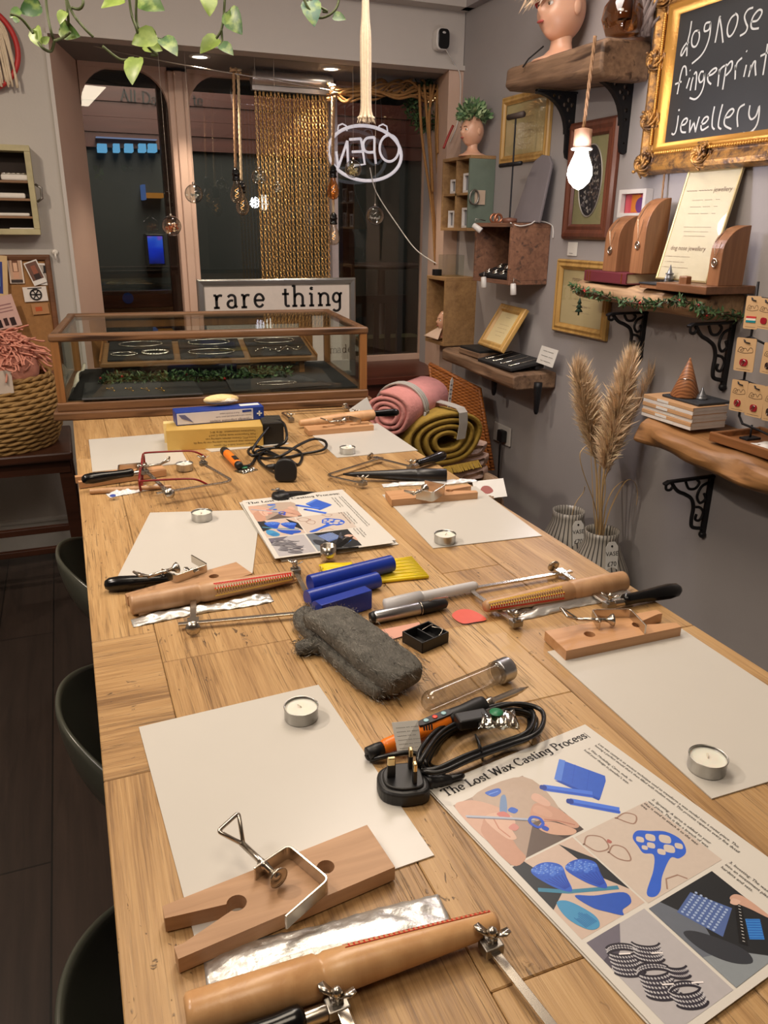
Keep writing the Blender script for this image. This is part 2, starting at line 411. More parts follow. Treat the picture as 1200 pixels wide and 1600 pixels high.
p2=ext(300,160); serif(b,'te',sz,basis((p2.x,YE-.02,p2.z-.02),(1,0,0),(0,0,1)),None,.14,.05)
b.build('lettering',plain('black_sign_paint',(10,9,10),.5),fa,label='black serif letters on the fascia')
# brown glazed shop door frame just outside the left pane
YD=4.42
def xz(px,py,Y=YD): p=ony(px,py,Y); return p.x,p.z
x0=xz(150,300)[0]-.05; x1=xz(256,300)[0]; x2=xz(284,300)[0]
dr=MB(); zr1=xz(200,454)[1]; zr0=xz(200,481)[1]
dr.box(((x1+x2)/2,YD,1.1),(x2-x1,.05,2.2)); dr.box(((x0+x1)/2,YD,(zr0+zr1)/2),(x1-x0,.045,zr1-zr0)); dr.box(((x0+x1)/2,YD,.05+zr0/2),(x1-x0,.03,zr0-.02)); dr.box((x0-.05,YD,1.1),(.1,.05,2.2))
o=struct('door_1',dr,W_red,bevel=.004)
p=ony(200,466,YD-.027)
k=MB().lathe([(.028,0),(.028,.002)],24,basis(p,(1,0,0),(0,0,1))); k.build('door_sticker',plain('blue_sticker',(28,60,140),.4),o,label='round blue sticker on the lower rail')
x3,x4=xz(533,360,4.5)[0],xz(551,360,4.5)[0]; zz=xz(540,283,4.5)[1]
struct('trim_9',MB().box(((x3+x4)/2,4.5,zz/2),(x4-x3,.06,zz)),W_red)
# distant lit things across the way; blue panes imitate a reflection in the glass
def card(name,px0,py0,px1,py1,Y,mat,label,cat,d=.02,group=None):
    a=ony(px0,py0,Y); c=ony(px1,py1,Y); y2=YE+.05 if d<.1 else Y+d; o=MB().box(((a.x+c.x)/2,(Y+y2)/2,(a.z+c.z)/2 if d<.1 else c.z/2+a.z/2),(abs(c.x-a.x),y2-Y,abs(a.z-c.z))).build(name,mat,None,bevel=.002); return tag(o,label,cat,group)
bl=emit('pale_blue_reflection_glow',(120,190,240),1.1)
for i,(a,c) in enumerate(((152,168),(177,188),(195,209),(217,229),(232,246))):
    card('reflection_pane',a,224,c,237,YE-.08,bl,['pale blue painted reflection, furthest left of the row of five','pale blue painted reflection, second of five from the left','pale blue painted reflection, middle of the row of five','pale blue painted reflection, fourth of five from the left','pale blue painted reflection, furthest right, beside brown door post'][i],'window',group='painted blue reflections in the left pane')
card('strip_light',150,213,246,218,YE-.1,emit('cool_strip',(150,160,200),.9),'long pale strip light above the blue painted reflections','light')
tv=card('television',228,366,259,415,YE-.17,plain('black_plastic_gloss',(12,12,14),.3),'upright television glowing blue and purple behind the door glass','television',.05)
def tvm():
    t=NT('television_picture'); v=t.coord(); sx=t.nd('ShaderNodeSeparateXYZ',i0=v); f=t.math('ADD',t.math('MULTIPLY',sx.outputs[2],2.8),t.math('MULTIPLY_ADD',t.noise(v,9,3),.5,-3.45))
    c=t.ramp(f,[(.0,L((10,20,90))),(.35,L((20,60,220))),(.55,L((60,110,240))),(.62,L((150,90,220))),(1,L((190,120,230)))])
    e=t.nd('ShaderNodeEmission',i0=c,i1=.9); t.t.links.new(e.outputs[0],t.out.inputs[0]); return t.m
a=ony(230,369,YE-.18); c=ony(257,412,YE-.18); MB().box(((a.x+c.x)/2,YE-.18,(a.z+c.z)/2),(c.x-a.x,.012,a.z-c.z)).build('screen',tvm(),tv)
card('lit_shelf',229,301,256,309,YE-.12,emit('orange_glow',(220,140,60),.6),'small orange lit shelf seen through the left pane','shelf')
card('street_poster',222,288,229,312,YE-.12,emit('blue_poster_glow',(110,140,210),.5),'narrow blue glowing poster beside the orange lit shelf','poster')
pb=card('pavement_bench',560,530,660,552,5.1,plain('olive_paint',(58,54,26),.6),'low olive bench on the dark pavement outside','bench',.2)
# cafe table and chairs outside, dark
dk=plain('dark_outdoor_wood',(38,24,20),.5)
p=ony(596,412,5.9); t=thing('cafe_table','round dark cafe table standing on the pavement outside','table',(p.x,p.y,0))
MB().lathe([(.30,p.z-.03),(.33,p.z-.015),(.33,p.z)],28,TR(p.x,p.y,0)).build('tabletop',dk,t,True,bevel=.003); MB().lathe([(.22,0),(.2,.03),(.03,.06),(.03,p.z-.03)],16,TR(p.x,p.y,0)).build('pedestal',dk,t,True)
for i,px in enumerate((588,700)):
    p=ony(px,470,4.85); t=thing('outdoor_chair',['dark slatted cafe chair left of the pair outside','dark slatted cafe chair right of the pair outside'][i],'chair',(p.x,p.y,0))
    b=MB()
    for k in range(5): b.box((p.x-.16+.08*k,p.y,.75),(.035,.02,.5))
    b.box((p.x,p.y,1.0),(.42,.03,.05)).build('backrest',dk,t); MB().box((p.x,p.y+.2,.46),(.42,.4,.03)).build('seat',dk,t,bevel=.005)
    for sx in(-.19,.19):
        for sy in(.0,.39): MB().box((p.x+sx,p.y+sy,.23),(.035,.035,.46)).build('leg',dk,t)
# ================= LIGHTS =================
w=bpy.data.worlds.new('night'); S.world=w; w.use_nodes=True; w.node_tree.nodes['Background'].inputs[0].default_value=L((90,100,130)); w.node_tree.nodes['Background'].inputs[1].default_value=.06
def area(n,loc,to,size,power,c,sy=None):
    l=bpy.data.lights.new(n,'AREA'); l.energy=power; l.color=L(c)[:3]; l.size=size
    if sy: l.shape='RECTANGLE'; l.size_y=sy
    o=bpy.data.objects.new(n,l); COL.objects.link(o); o.location=loc; o.rotation_euler=(V(to)-V(loc)).to_track_quat('-Z','Y').to_euler(); return o
def spot(n,loc,to,power,c,ang=1.2,size=.04,blend=.6):
    l=bpy.data.lights.new(n,'SPOT'); l.energy=power; l.color=L(c)[:3]; l.spot_size=ang; l.spot_blend=blend; l.shadow_soft_size=size
    o=bpy.data.objects.new(n,l); COL.objects.link(o); o.location=loc; o.rotation_euler=(V(to)-V(loc)).to_track_quat('-Z','Y').to_euler(); return o
def point(n,loc,power,c,size=.03):
    l=bpy.data.lights.new(n,'POINT'); l.energy=power; l.color=L(c)[:3]; l.shadow_soft_size=size
    o=bpy.data.objects.new(n,l); COL.objects.link(o); o.location=loc; return o
area('ceiling_light_table',(.45,1.45,2.55),(.4,1.4,0),.5,19.5,(255,238,214),1.2)
area('ceiling_light_front',(.25,.0,2.55),(.35,.4,0),.5,8,(255,236,210),.6)
area('ceiling_light_room',(-.9,1.6,2.55),(-.6,2.4,0),.09,26,(255,236,214))
area('ceiling_light_wall',(1.15,2.2,2.55),(1.5,2.4,0),.4,15,(252,238,230),1.4)
area('street_fill_light',(.8,5.0,3.2),(1.2,6.4,1.8),.8,110,(255,236,220),2.)  # added fill that brightens the dark fascia; no real street lamp
area('room_fill_light',(-1.0,.7,2.4),(1.8,2.2,1.2),.35,12,(250,236,224))
# ================= DINING TABLE =================
TX0,TX1,TY0,TY1,TH=-.022,.768,-.75,2.93,.05
def tablemat():
    t=NT('reclaimed_pine'); g=t.coord(attr='gv'); rnd=t.nd('ShaderNodeAttribute',attribute_name='rv').outputs['Fac']
    def sc(v,s): mp=t.nd('ShaderNodeMapping',i0=v); mp.inputs[3].default_value=s; return mp.outputs[0]
    fine=t.noise(sc(g,(14,640,1)),1.,4,.65,.3); med=t.noise(sc(g,(5,150,1)),1.,4,.6,1.2); big=t.noise(sc(g,(2.2,26,1)),1.,3,.5,.5)
    f=t.math('MULTIPLY_ADD',fine,.26,t.math('MULTIPLY_ADD',med,.34,t.math('MULTIPLY',big,.40)))
    f=t.math('ADD',f,t.math('MULTIPLY_ADD',rnd,.14,-.07))
    col=t.ramp(f,[(.32,L((122,90,56))),(.42,L((162,126,82))),(.52,L((181,145,98))),(.68,L((198,164,118)))])
    crk=t.noise(sc(g,(5,210,1)),1.,3,.6,2.2); msk=t.noise(sc(g,(3,16,1)),1.,2,.5)
    ck=t.math('MULTIPLY',t.ramp(crk,[(.355,(1,1,1,1)),(.415,(0,0,0,1))]),t.ramp(msk,[(.44,(0,0,0,1)),(.60,(1,1,1,1))]))
    strk=t.noise(sc(g,(11,460,1)),1.,3,.6,.6); s2=t.math('MULTIPLY',t.ramp(strk,[(.37,(1,1,1,1)),(.45,(0,0,0,1))]),t.ramp(t.noise(sc(g,(3,14,1)),1.3,2),[(.42,(0,0,0,1)),(.6,(1,1,1,1))]))
    ck=t.math('MAXIMUM',t.math('MULTIPLY',ck,t.math('MULTIPLY_ADD',rnd,.5,.55)),t.math('MULTIPLY',s2,t.math('MULTIPLY_ADD',rnd,.75,.1)))
    col=t.mix(t.math('MULTIPLY',ck,.9),col,L((46,30,18)))
    kn=t.nd('ShaderNodeTexVoronoi',i0=sc(g,(5,9,1))); kn.inputs['Scale'].default_value=1.; kd=t.ramp(kn.outputs[0],[(.05,(1,1,1,1)),(.13,(0,0,0,1))])
    kk=t.math('MULTIPLY',kd,t.ramp(t.noise(sc(g,(3,5,1)),1.7,1),[(.55,(0,0,0,1)),(.62,(1,1,1,1))])); col=t.mix(t.math('MULTIPLY',kk,.7),col,L((70,46,28)))
    nk=t.noise(sc(g,(60,130,1)),1.,2,.7,1.); nm=t.noise(sc(g,(4,4,1)),2.,1); n3=t.math('MULTIPLY',t.ramp(nk,[(.31,(1,1,1,1)),(.35,(0,0,0,1))]),t.ramp(nm,[(.5,(0,0,0,1)),(.58,(1,1,1,1))])); col=t.mix(t.math('MULTIPLY',n3,.75),col,L((52,34,22)))
    h=t.math('SUBTRACT',t.math('MULTIPLY',fine,.5),t.math('ADD',ck,t.math('MULTIPLY',n3,.6)))
    t.bsdf(col,t.math('MULTIPLY_ADD',fine,.2,.34),0.,h,.0009,.55); return t.m
tb=thing('dining_table','long reclaimed pine workbench table spread with jewellery tools','table',((TX0+TX1)/2,(TY0+TY1)/2,0))
seams=[TX0,.06,.228,.41,.51,.615,TX1]
rt=random.Random(11); mb=MB(); pl=[]
for i in range(6):
    a,b=seams[i],seams[i+1]
    cuts=[TY0]
    pre={0:[-.3,.69,.985,1.9,2.45],1:[.02,.9,1.62,2.3],2:[-.2,.35,1.16,1.86],3:[.1,.66,1.48,2.2],4:[-.35,.3,1.02,1.95],5:[0.,.74,1.36,1.8,2.4]}[i]
    cuts+=pre+[TY1]
    for j in range(len(cuts)-1): pl.append((a,b,cuts[j],cuts[j+1],i==0 and j==2,i))
g=.0003
av=[];ar=[]
for (a,b,y0,y1,cross,ci) in pl:
    mb.box(((a+b)/2,(y0+y1)/2,ZT-TH/2),(b-a-g*2,y1-y0-g*2,TH)); r=rt.random()*.6+(.4 if ci==3 else 0); ox=rt.uniform(0,40); oy=rt.uniform(0,40)
    for p in mb.v[-8:]:
        av.append((ox+(p.x if cross else p.y)+p.z*.3, oy+(p.y if cross else p.x)+p.z,ox)); ar.append(r)
top=mb.build('tabletop',tablemat(),tb,bevel=.001,seg=1)
me=top.data; me.attributes.new('gv','FLOAT_VECTOR','POINT'); me.attributes.new('rv','FLOAT','POINT'); at=me.attributes['gv']; a2=me.attributes['rv']
for i in range(len(me.vertices)): at.data[i].vector=av[i]; a2.data[i].value=ar[i]
dw=wood('dark_table_frame_wood',(120,84,50),(88,58,32),1)
MB().box(((TX0+TX1)/2,(TY0+TY1)/2,ZT-TH-.045),(TX1-TX0-.16,TY1-TY0-.2,.085)).build('apron',dw,tb,bevel=.003)
for x in (TX0+.12,TX1-.12):
    for y in (TY0+.15,TY1-.15): MB().box((x,y,(ZT-TH)/2),(.08,.08,ZT-TH)).build('leg',dw,tb,bevel=.004)
# ================= BENCH TOOLS ON THE TABLE =================
mm=.001
steel=plain('brushed_nickel',(196,188,176),.25,1.,.1,60.)
steel2=plain('dull_steel',(150,146,140),.4,1.,.15,80.)
handleblk=plain('black_lacquer_handle',(12,12,14),.2)
beech=wood('pale_beech',(206,160,118),(178,130,88),0,1.6,.45)
beech2=wood('grey_beech',(190,150,114),(156,118,84),0,1.6,.5)
blk=plain('matt_black_plastic',(20,20,22),.45)
paperm=plain('white_card',(198,194,187),.26,0.,.015,20.)
def unit(v): return v/v.length
# --- drawing paper sheets (A4 card) ---
def sheet(pa,pb,side,label,w=.210,h=.297):
    """pa->pb along the 210 edge, sheet extends to +side*perp"""
    a=onz(*pa);b=onz(*pb); x=unit(b-a); y=V((-x.y,x.x,0))*side
    o=a; m=basis((o.x,o.y,ZT),x,(-x.y,x.x,0),(0,0,1))
    t=MB().box((w/2,side*h/2,.0009),(w,h,.0014),m).build('drawing_paper',paperm,None); return tag(o_at(t),label,'paper','white card sheets at the workplaces')
def o_at(o):
    """move origin to the object's own base point"""
    me=o.data; c=V((sum(v.co.x for v in me.vertices)/len(me.vertices),sum(v.co.y for v in me.vertices)/len(me.vertices),min(v.co.z for v in me.vertices)))
    for v in me.vertices: v.co-=c
    o.location=c; return o
sheet((304.7,1469),(679,1338),1,'white card sheet under the nearest bench peg on the left side')
sheet((1112,1249.6),(1290,1196),1,'white card sheet at the right edge carrying the large tea light')
sheet((183,904),(412,896),1,'white card sheet at the middle left place, above the red ruled mandrel')
sheet((676.7,857.6),(843.9,838.4),1,'white card sheet at the middle right place below the black mandrel')
sheet((144.5,738),(318,722),1,'white card sheet at the far left place behind the red glasses')
sheet((526.5,715.8),(653,704.3),1,'white card sheet at the far right place beside the blankets')
# --- tea lights ---
tin=plain('tea_light_tin',(188,186,182),.3,1.,.08,90.); wax=plain('white_wax',(226,220,208),.35,0.,.03,40.,0,Subsurface_Weight=.2)
def tealight():
    r=thing('tea_light','x','tea light')
    MB().lathe([(.0182,0),(.0190,.0012),(.0190,.0150),(.0196,.0156),(.0190,.0160),(.0184,.0152),(.0184,.0118),(.001,.0118)],36).build('cup',tin,r,True,bevel=0)
    MB().lathe([(.0005,.0128),(.008,.0126),(.016,.0121),(.0183,.0128),(.0183,.0100)],36,cap=False).build('candle_wax',wax,r,True)
    MB().tube([(0,0,.0122),(.001,0,.0145),(.005,.001,.0152)],.0008,6).build('wick',plain('wick',(214,206,190),.8),r)
    return r
tl=tealight(); TLG='tea lights in metal cups'
for i,(px,py,lb) in enumerate([(471,1123,'silver tea light on the nearest left card sheet, below the steel wool'),(1103,1203,'silver tea light at the right edge beside the near printed guide'),(316,813,'silver tea light on the middle left card sheet'),(695,848,'silver tea light on the middle right card sheet'),(289,735,'silver tea light behind the arms of the red glasses'),(543,709,'silver tea light on the far right card sheet')]):
    p=onz(px,py); m=TR(p.x,p.y,ZT+.0016,R.uniform(0,6))
    if i==0: tl.matrix_basis=m; tl['label']=lb; tl['group']=TLG
    else: dup(tl,m,lb,TLG)
# --- bench pegs ---
def circ(cx,cy,r,n=20): return [(cx+r*math.cos(-2*PI*i/n),cy+r*math.sin(-2*PI*i/n)) for i in range(n)]
def peg_mesh():
    b=MB(); h=[(131.6+8*math.cos(math.radians(a)),25.5+8*math.sin(math.radians(a))) for a in range(-20,-340,-20)]
    out=[(0,0),(184,0),(185.5,12.5)]+h+[(178.8,41.4),(186,41),(186.2,53),(2.7,54.5)]
    b.prism_h([(x*mm,y*mm) for x,y in out],[[(x*mm,y*mm) for x,y in circ(53.8,26.3,7.5)]],0,.014); return b
def peg(pa,pb,flip,label,z=ZT+.0016,top=.014,mt=beech2,L0=.19):
    """pa wide end far/edge corner, pb prong end corner on the same edge (pixels of the top face)"""
    a=onz(*pa,z+top); b=onz(*pb,z+top); x=unit(b-a); m=basis((a.x,a.y,z),x,(-x.y,x.x,0),(0,0,1))@M.Scale(-1 if flip else 1,4,(0,1,0))
    o=peg_mesh(); q=MB()
    q.v=[m@v for v in o.v]; q.f=[f[::-1] for f in o.f] if flip else o.f; q.c=o.c
    ob=q.build('bench_peg',mt,None,bevel=.0012,seg=2,fixn=True); return tag(o_at(ob),label,'bench peg','notched wooden bench pegs'),m
peg((573.5,1288.7),(253,1416),False,'notched beech bench peg nearest the camera, lying across the left card sheet')
peg((885,1017),(1062,980),False,'notched beech bench peg at the near right, touching the right card sheet',mt=beech)
peg((369,878),(180,932),False,'darker notched bench peg behind the black saw handle at the middle left')
peg((612,781),(750,769),False,'pale notched bench peg in front of the black mandrel at the middle right',mt=beech)
peg((250,724),(124,742),False,'notched bench peg half under the red glasses at the far left',mt=beech)
peg((482,673),(592,664),False,'pale notched bench peg at the far right, before the pink blanket',mt=beech)
# --- bench clamps lying on the pegs ---
def clamp(p1,p2,flip,label,z=ZT+.0157,a1=.036,a2=.048,hgt=.013,yaw=0):
    A=onz(*p1,z+hgt); B=onz(*p2,z+hgt); y=unit(B-A); w=(B-A).length; w=min(max(w,.048),.058)
    s=-1 if flip else 1; x=V((y.y,-y.x,0))*s
    m=M.Identity(4)
    for i in range(3): m[i][0]=x[i]; m[i][1]=y[i]; m[i][2]=(0,0,1)[i]; m[i][3]=(A.x,A.y,z)[i]
    t=thing('bench_clamp',label,'clamp',(A.x,A.y,z),0,'nickel bench clamps')
    path=smooth_arc([(a1,0),(0,0),(0,w),(a2,w+.004)],.006)
    MB().strip([(p[0],p[1],hgt/2) for p in path],.0022,hgt,(0,0,1),m=m).build('bracket',steel,t,False,bevel=.0005,fixn=True)
    sx=.027; zc=hgt-.0045+.002
    q=MB().tube([(sx,-.030,zc+.002),(sx,.018,zc)],.0027,10,m=m).lathe([(.0035,-.004),(.0035,.004)],10,m@TR(sx,0,zc,0,PI/2)); q.build('screw',steel,t,True)
    MB().lathe([(.0028,-.006),(.004,-.003),(.0075,.001),(.0088,.004),(.0075,.0032),(.0035,.001),(.003,.0028),(.001,.0032)],20,m@TR(sx,.017,max(zc,.0095),0,-PI/2)).build('swivel_pad',steel,t,True)
    hz=zc+.002
    lp=smooth_arc([(sx,-.028),(sx+.012,-.046),(sx-.012,-.050),(sx-.001,-.029)],.003)
    pts=[(p[0],p[1],hz+( -.028-p[1])*.55) for p in lp]
    MB().tube(pts,.0019,8,m=m).build('handle',steel,t,True)
    return t
def smooth_arc(pts,r,n=4):
    out=[pts[0]]
    for i in range(1,len(pts)-1):
        p=V(pts[i][:2]);a=V(pts[i-1][:2]);b=V(pts[i+1][:2]); u=(a-p).normalized();w=(b-p).normalized(); d=min(r,(a-p).length*.45,(b-p).length*.45)
        s=p+u*d;e=p+w*d
        for k in range(n+1):
            t=k/n; q=s*(1-t)**2+p*2*t*(1-t)+e*t*t; out.append((q.x,q.y))
    out.append(pts[-1]); return out
clamp((451,1319.5),(514,1372),False,'nickel bench clamp with a triangle handle on the nearest left bench peg')
clamp((925,952),(985,951),False,'nickel bench clamp on the near right bench peg')
clamp((274,899),(327,880),True,'nickel bench clamp on the darker middle left bench peg')
clamp((676,769),(700,754),True,'nickel bench clamp on the pale middle right bench peg',hgt=.02)
clamp((228,722),(184,726),True,'nickel bench clamp beside the red glasses on the far left bench peg')
clamp((519,654),(548,649),False,'nickel bench clamp on the far right bench peg')
# --- piercing saws ---
def saw(c0,c1,depth,label,z=ZT+.008,hdir=None,over=.02,flip=True,hl=.118):
    A=onz(*c0,z); B=onz(*c1,z); x=unit(B-A); Lb=(B-A).length; y=V((-x.y,x.x,0))*(-1 if flip else 1)
    m=M.Identity(4)
    for i in range(3): m[i][0]=x[i]; m[i][1]=y[i]; m[i][2]=(0,0,1)[i]; m[i][3]=(A.x,A.y,z-.0)[i]
    t=thing('piercing_saw',label,'saw',(A.x,A.y,ZT),0,'adjustable piercing saws')
    f=MB(); sp=[(-over,depth,0)]+[(p[0],p[1],0) for p in smooth_arc([(Lb*.5,depth),(Lb+.012,depth),(Lb,0.004)],.022,6)]
    f.strip(sp,.0075,.003,(0,0,1),m=m); f.build('frame_bar',steel,t,False,bevel=.0004,fixn=True)
    MB().strip([(0,.004,.003),(0,depth-.02,.003),(0,depth+.012,.003)],.0085,.003,(0,0,1),m=m).box((0,depth,.002),(.016,.018,.006),m).build('sliding_arm',steel,t,False,bevel=.0006,fixn=True)
    MB().tube([(-.0,depth+.008,.0),(0,depth+.022,.0)],.0022,8,m=m).lathe([(.001,-.0012),(.010,-.001),(.010,.001),(.001,.0012)],20,m@TR(0,depth+.022,.003,0,PI/2+.3)).build('thumb_screw',steel,t,True)
    for k,(cx,nm) in enumerate(((-.002,'rear'),(Lb,'front'))):
        b=MB().box((cx,0,.001),(.016,.013,.009),m).box((cx,-.002,.007),(.009,.009,.004),m); c=b.build('blade_clamp',steel2,t,False,bevel=.001)
        q=MB().tube([(cx,.0,.006),(cx,-.0,.017)],.0024,8,m=m).lathe([(.003,.0),(.0038,.002),(.003,.004),(.001,.0055)],12,m@TR(cx,0,.0135))
        q.add([(0,-.002,0),(.0,.002,0),(.011,.004,.007),(.014,.0,.008),(.011,-.004,.007)],[(0,1,2,3,4)],m@TR(cx,0,.011,.6)).add([(0,-.002,0),(.0,.002,0),(.011,.004,.007),(.014,.0,.008),(.011,-.004,.007)],[(0,1,2,3,4)],m@TR(cx,0,.011,.6+PI))
        q.build('wing_nut',steel,c,True,solid=.0012)
    mh=m@TR(-.012,0,.001)@M.Rotation(-PI/2,4,'Y')
    MB().lathe([(.0055,-.002),(.0058,.0),(.0058,.016),(.0062,.0165)],16,mh).build('ferrule',steel,t,True,bevel=.0004)
    prof=[(.0062,.014),(.0085,.017),(.0088,.022),(.0082,.034),(.0088,.055),(.0105,.080),(.0112,.098),(.0098,.112),(.006,hl),(.0005,hl+.0015)]
    MB().lathe([(r*1.04,q*hl/.118) for r,q in prof],24,mh@M.Translation((.003,0,0))).build('handle',handleblk,t,True,label='black lacquered handle')
    return t
saw((531,1573),(767,1480),.13,'piercing saw in front of the nearest wooden mandrel, cut off by the lower edge')
saw((303,906),(462,893),.142,'piercing saw with black handle lying over the red ruled mandrel at the left')
saw((950,946),(806,974),.12,'piercing saw with black handle overhanging the right table edge')
saw((228,738),(318,725),.15,'piercing saw under the red glasses',z=ZT+.024)
saw((641,731),(567,756),.10,'piercing saw beside the black plastic mandrel',z=ZT+.010)
saw((556,650),(455,656),.10,'piercing saw behind the far right mandrel, by the display case')
# --- ring mandrels ---
def mandrel(pa,pb,label,mt,roll=0.,Lm=.25,r=.0155,scale=True,col=((198,40,30),(226,182,84)),black=False):
    z=ZT+r; A=onz(*pa,z); B=onz(*pb,z); x=unit(B-A); ln=(B-A).length
    m=basis((A.x,A.y,z),x,(-x.y,x.x,0),(0,0,1))@M.Rotation(roll,4,'X')@M.Rotation(PI/2,4,'Y')  # lathe z along x
    t=thing('ring_mandrel',label,'ring mandrel',(A.x,A.y,ZT),0,'tapered ring mandrels')
    k=ln/.25; s=r/.0155
    pr=[(.012,0),(.0148,.002),(.0152,.006),(.0155,.04),(.0156,.097),(.0140,.0995),(.0140,.1025),(.0152,.1055),(.0150,.12),(.0122,.18),(.0088,.246),(.007,.25)]
    if black: pr=[(.013,0),(.0150,.002),(.0152,.05),(.0150,.07),(.0138,.072),(.0145,.076),(.0135,.082),(.0142,.086),(.012,.12),(.006,.22),(.002,.25)]
    MB().lathe([(a*s,q*k) for a,q in pr],28,m).build('shaft',mt,t,True,bevel=0)
    if scale:
        b=MB(); n=30
        def rad(q): return (.0150+(.0122-.0150)*(q-.12)/.06 if q<.18 else .0122+(.0088-.0122)*(q-.18)/.066)*s+.0005
        for i in range(n):
            q0=.122+.124*i/n; q1=.122+.124*(i+1)/n
            for j,(a0,a1,c) in enumerate(((2,40,col[0]),(-40,2,col[1]))):
                for (u0,u1,c2,f0,f1) in ((q0,q1-.0011,c,0,1),(q1-.0011,q1,(235,225,200) if j==0 else (110,70,30),0,.55),(q1-.0011,q1,c,.55,1)):
                    e0,e1=(a0+(a1-a0)*f0,a0+(a1-a0)*f1) if j==0 else (a1+(a0-a1)*f0,a1+(a0-a1)*f1)
                    e0,e1=sorted((e0,e1)); vs=[]
                    for (u,a) in ((u0,e0),(u0,e1),(u1,e1),(u1,e0)):
                        an=math.radians(a); R_=rad(u); vs.append((-R_*math.cos(an),R_*math.sin(an),u*k))
                    b.add(vs,[(0,1,2,3)],m,c2)
        b.build('size_scale',vcol('printed_scale',.35),t,label='red and yellow printed size scale',fixn=False)
    return t
mandrel((290,1590),(775,1440),'nearest wooden ring mandrel with red scale, at the bottom of the photo',wood('honey_beech',(210,166,118),(186,138,92),2,1.,.3),roll=-1.0,r=.0155,col=((226,182,84),(198,40,30)))
mandrel((203,945),(458,900),'wooden ring mandrel with red and yellow scale under the left saw',wood('beech_lathe',(194,154,116),(166,126,90),2,1.,.4),roll=1.1)
mandrel((976,907),(757,948),'wooden ring mandrel with red and yellow scale at the right table edge',wood('beech_lathe',(194,154,116),(166,126,90),2,1.,.4),roll=-1.1)
mandrel((698,743),(536,741),'black plastic ring mandrel at the middle right place',plain('satin_black_plastic',(24,24,26),.35),scale=False,black=True)
mandrel((584,648),(468,661),'pale wooden ring mandrel at the far right beside the display case',wood('pale_lathe',(216,172,128),(192,146,104),2,1.,.45),scale=False)
tq=mandrel((140,768),(268,760),'thin round wooden stick under the far left saw',wood('beech_lathe',(194,154,116),(166,126,90),2,1.,.4),scale=False,r=.006); tq.name='wooden_stick'; tq['category']='stick'; del tq['group']
tq=mandrel((405,918),(462,905),'x',wood('pale_lathe',(216,172,128),(192,146,104),2,1.,.45),scale=False,r=.005); tq.name='wooden_stick'; tq['label']='thin wooden stick tip beside the red ruled mandrel at the left'; tq['category']='stick'; del tq['group']
# --- foil packets of saw blades ---
foil=plain('crumpled_silver_foil',(214,213,210),.38,.75,.08,40.,.001,200.)
whitef=plain('white_foil_sachet',(222,222,224),.35,.15,.05,60.,.001,200.)
def packet(pa,pb,w,label,mt,seed,h=.006,ridge=True,flare=.0):
    r_=random.Random(seed); A=onz(*pa);B=onz(*pb); x=unit(B-A); ln=(B-A).length; m=basis((A.x,A.y,ZT+.0005),x,(-x.y,x.x,0),(0,0,1))
    ph=[r_.uniform(0,6) for _ in range(6)]
    def fn(u,v):
        ww=w*(1+.14*math.sin(u*9+ph[0])+flare*(abs(u-.5)*2)**3); yy=(v-.5)*ww+.003*math.sin(u*7+ph[1])
        e=max(0,1-(abs(v-.5)*2)**4)*min(1,8*u,8*(1-u)+.15)
        zz=h*e*(.55+.16*math.sin(u*13+v*11+ph[2])+.14*math.sin(u*29-v*7+ph[3]+2*math.sin(u*7))+.15*math.sin(u*5+v*4+ph[0]))+.0012*math.sin(u*60+v*8+ph[4])*math.sin(v*14+ph[5])
        if ridge and .18<u<.78 and .3<v<.72: zz=max(zz,h*.9)
        return (u*ln,yy,max(.0002,zz))
    o=MB().grid(fn,60,14,m).build('foil_packet',mt,None,True,solid=.0004); return tag(o_at(o),label,'packet')
packet((322,1535),(700,1432),.046,'large crumpled silver foil packet behind the nearest wooden mandrel',foil,1,.007,True,.1)
packet((206,974),(424,934),.026,'narrow silver foil packet below the left red ruled mandrel',foil,2,.008,False)
packet((800,962),(985,926),.03,'silver foil packet beneath the right saw and mandrel',foil,3,.008)
packet((598,760),(745,752),.02,'white sachet behind the pale middle right bench peg',whitef,4,.006)
pk=packet((168,775),(252,760),.032,'small white sachet with blue print beside the far left saw',whitef,5,.008,False)
q=onz(176,772,ZT+.012); MB().prism([(x,y) for x,y in arc(0,0,.006,.009,0,360,12)[:-1]],0,.0006,TR(q.x,q.y,ZT+.0085)).build('print',plain('blue_print',(60,80,160),.5),pk)
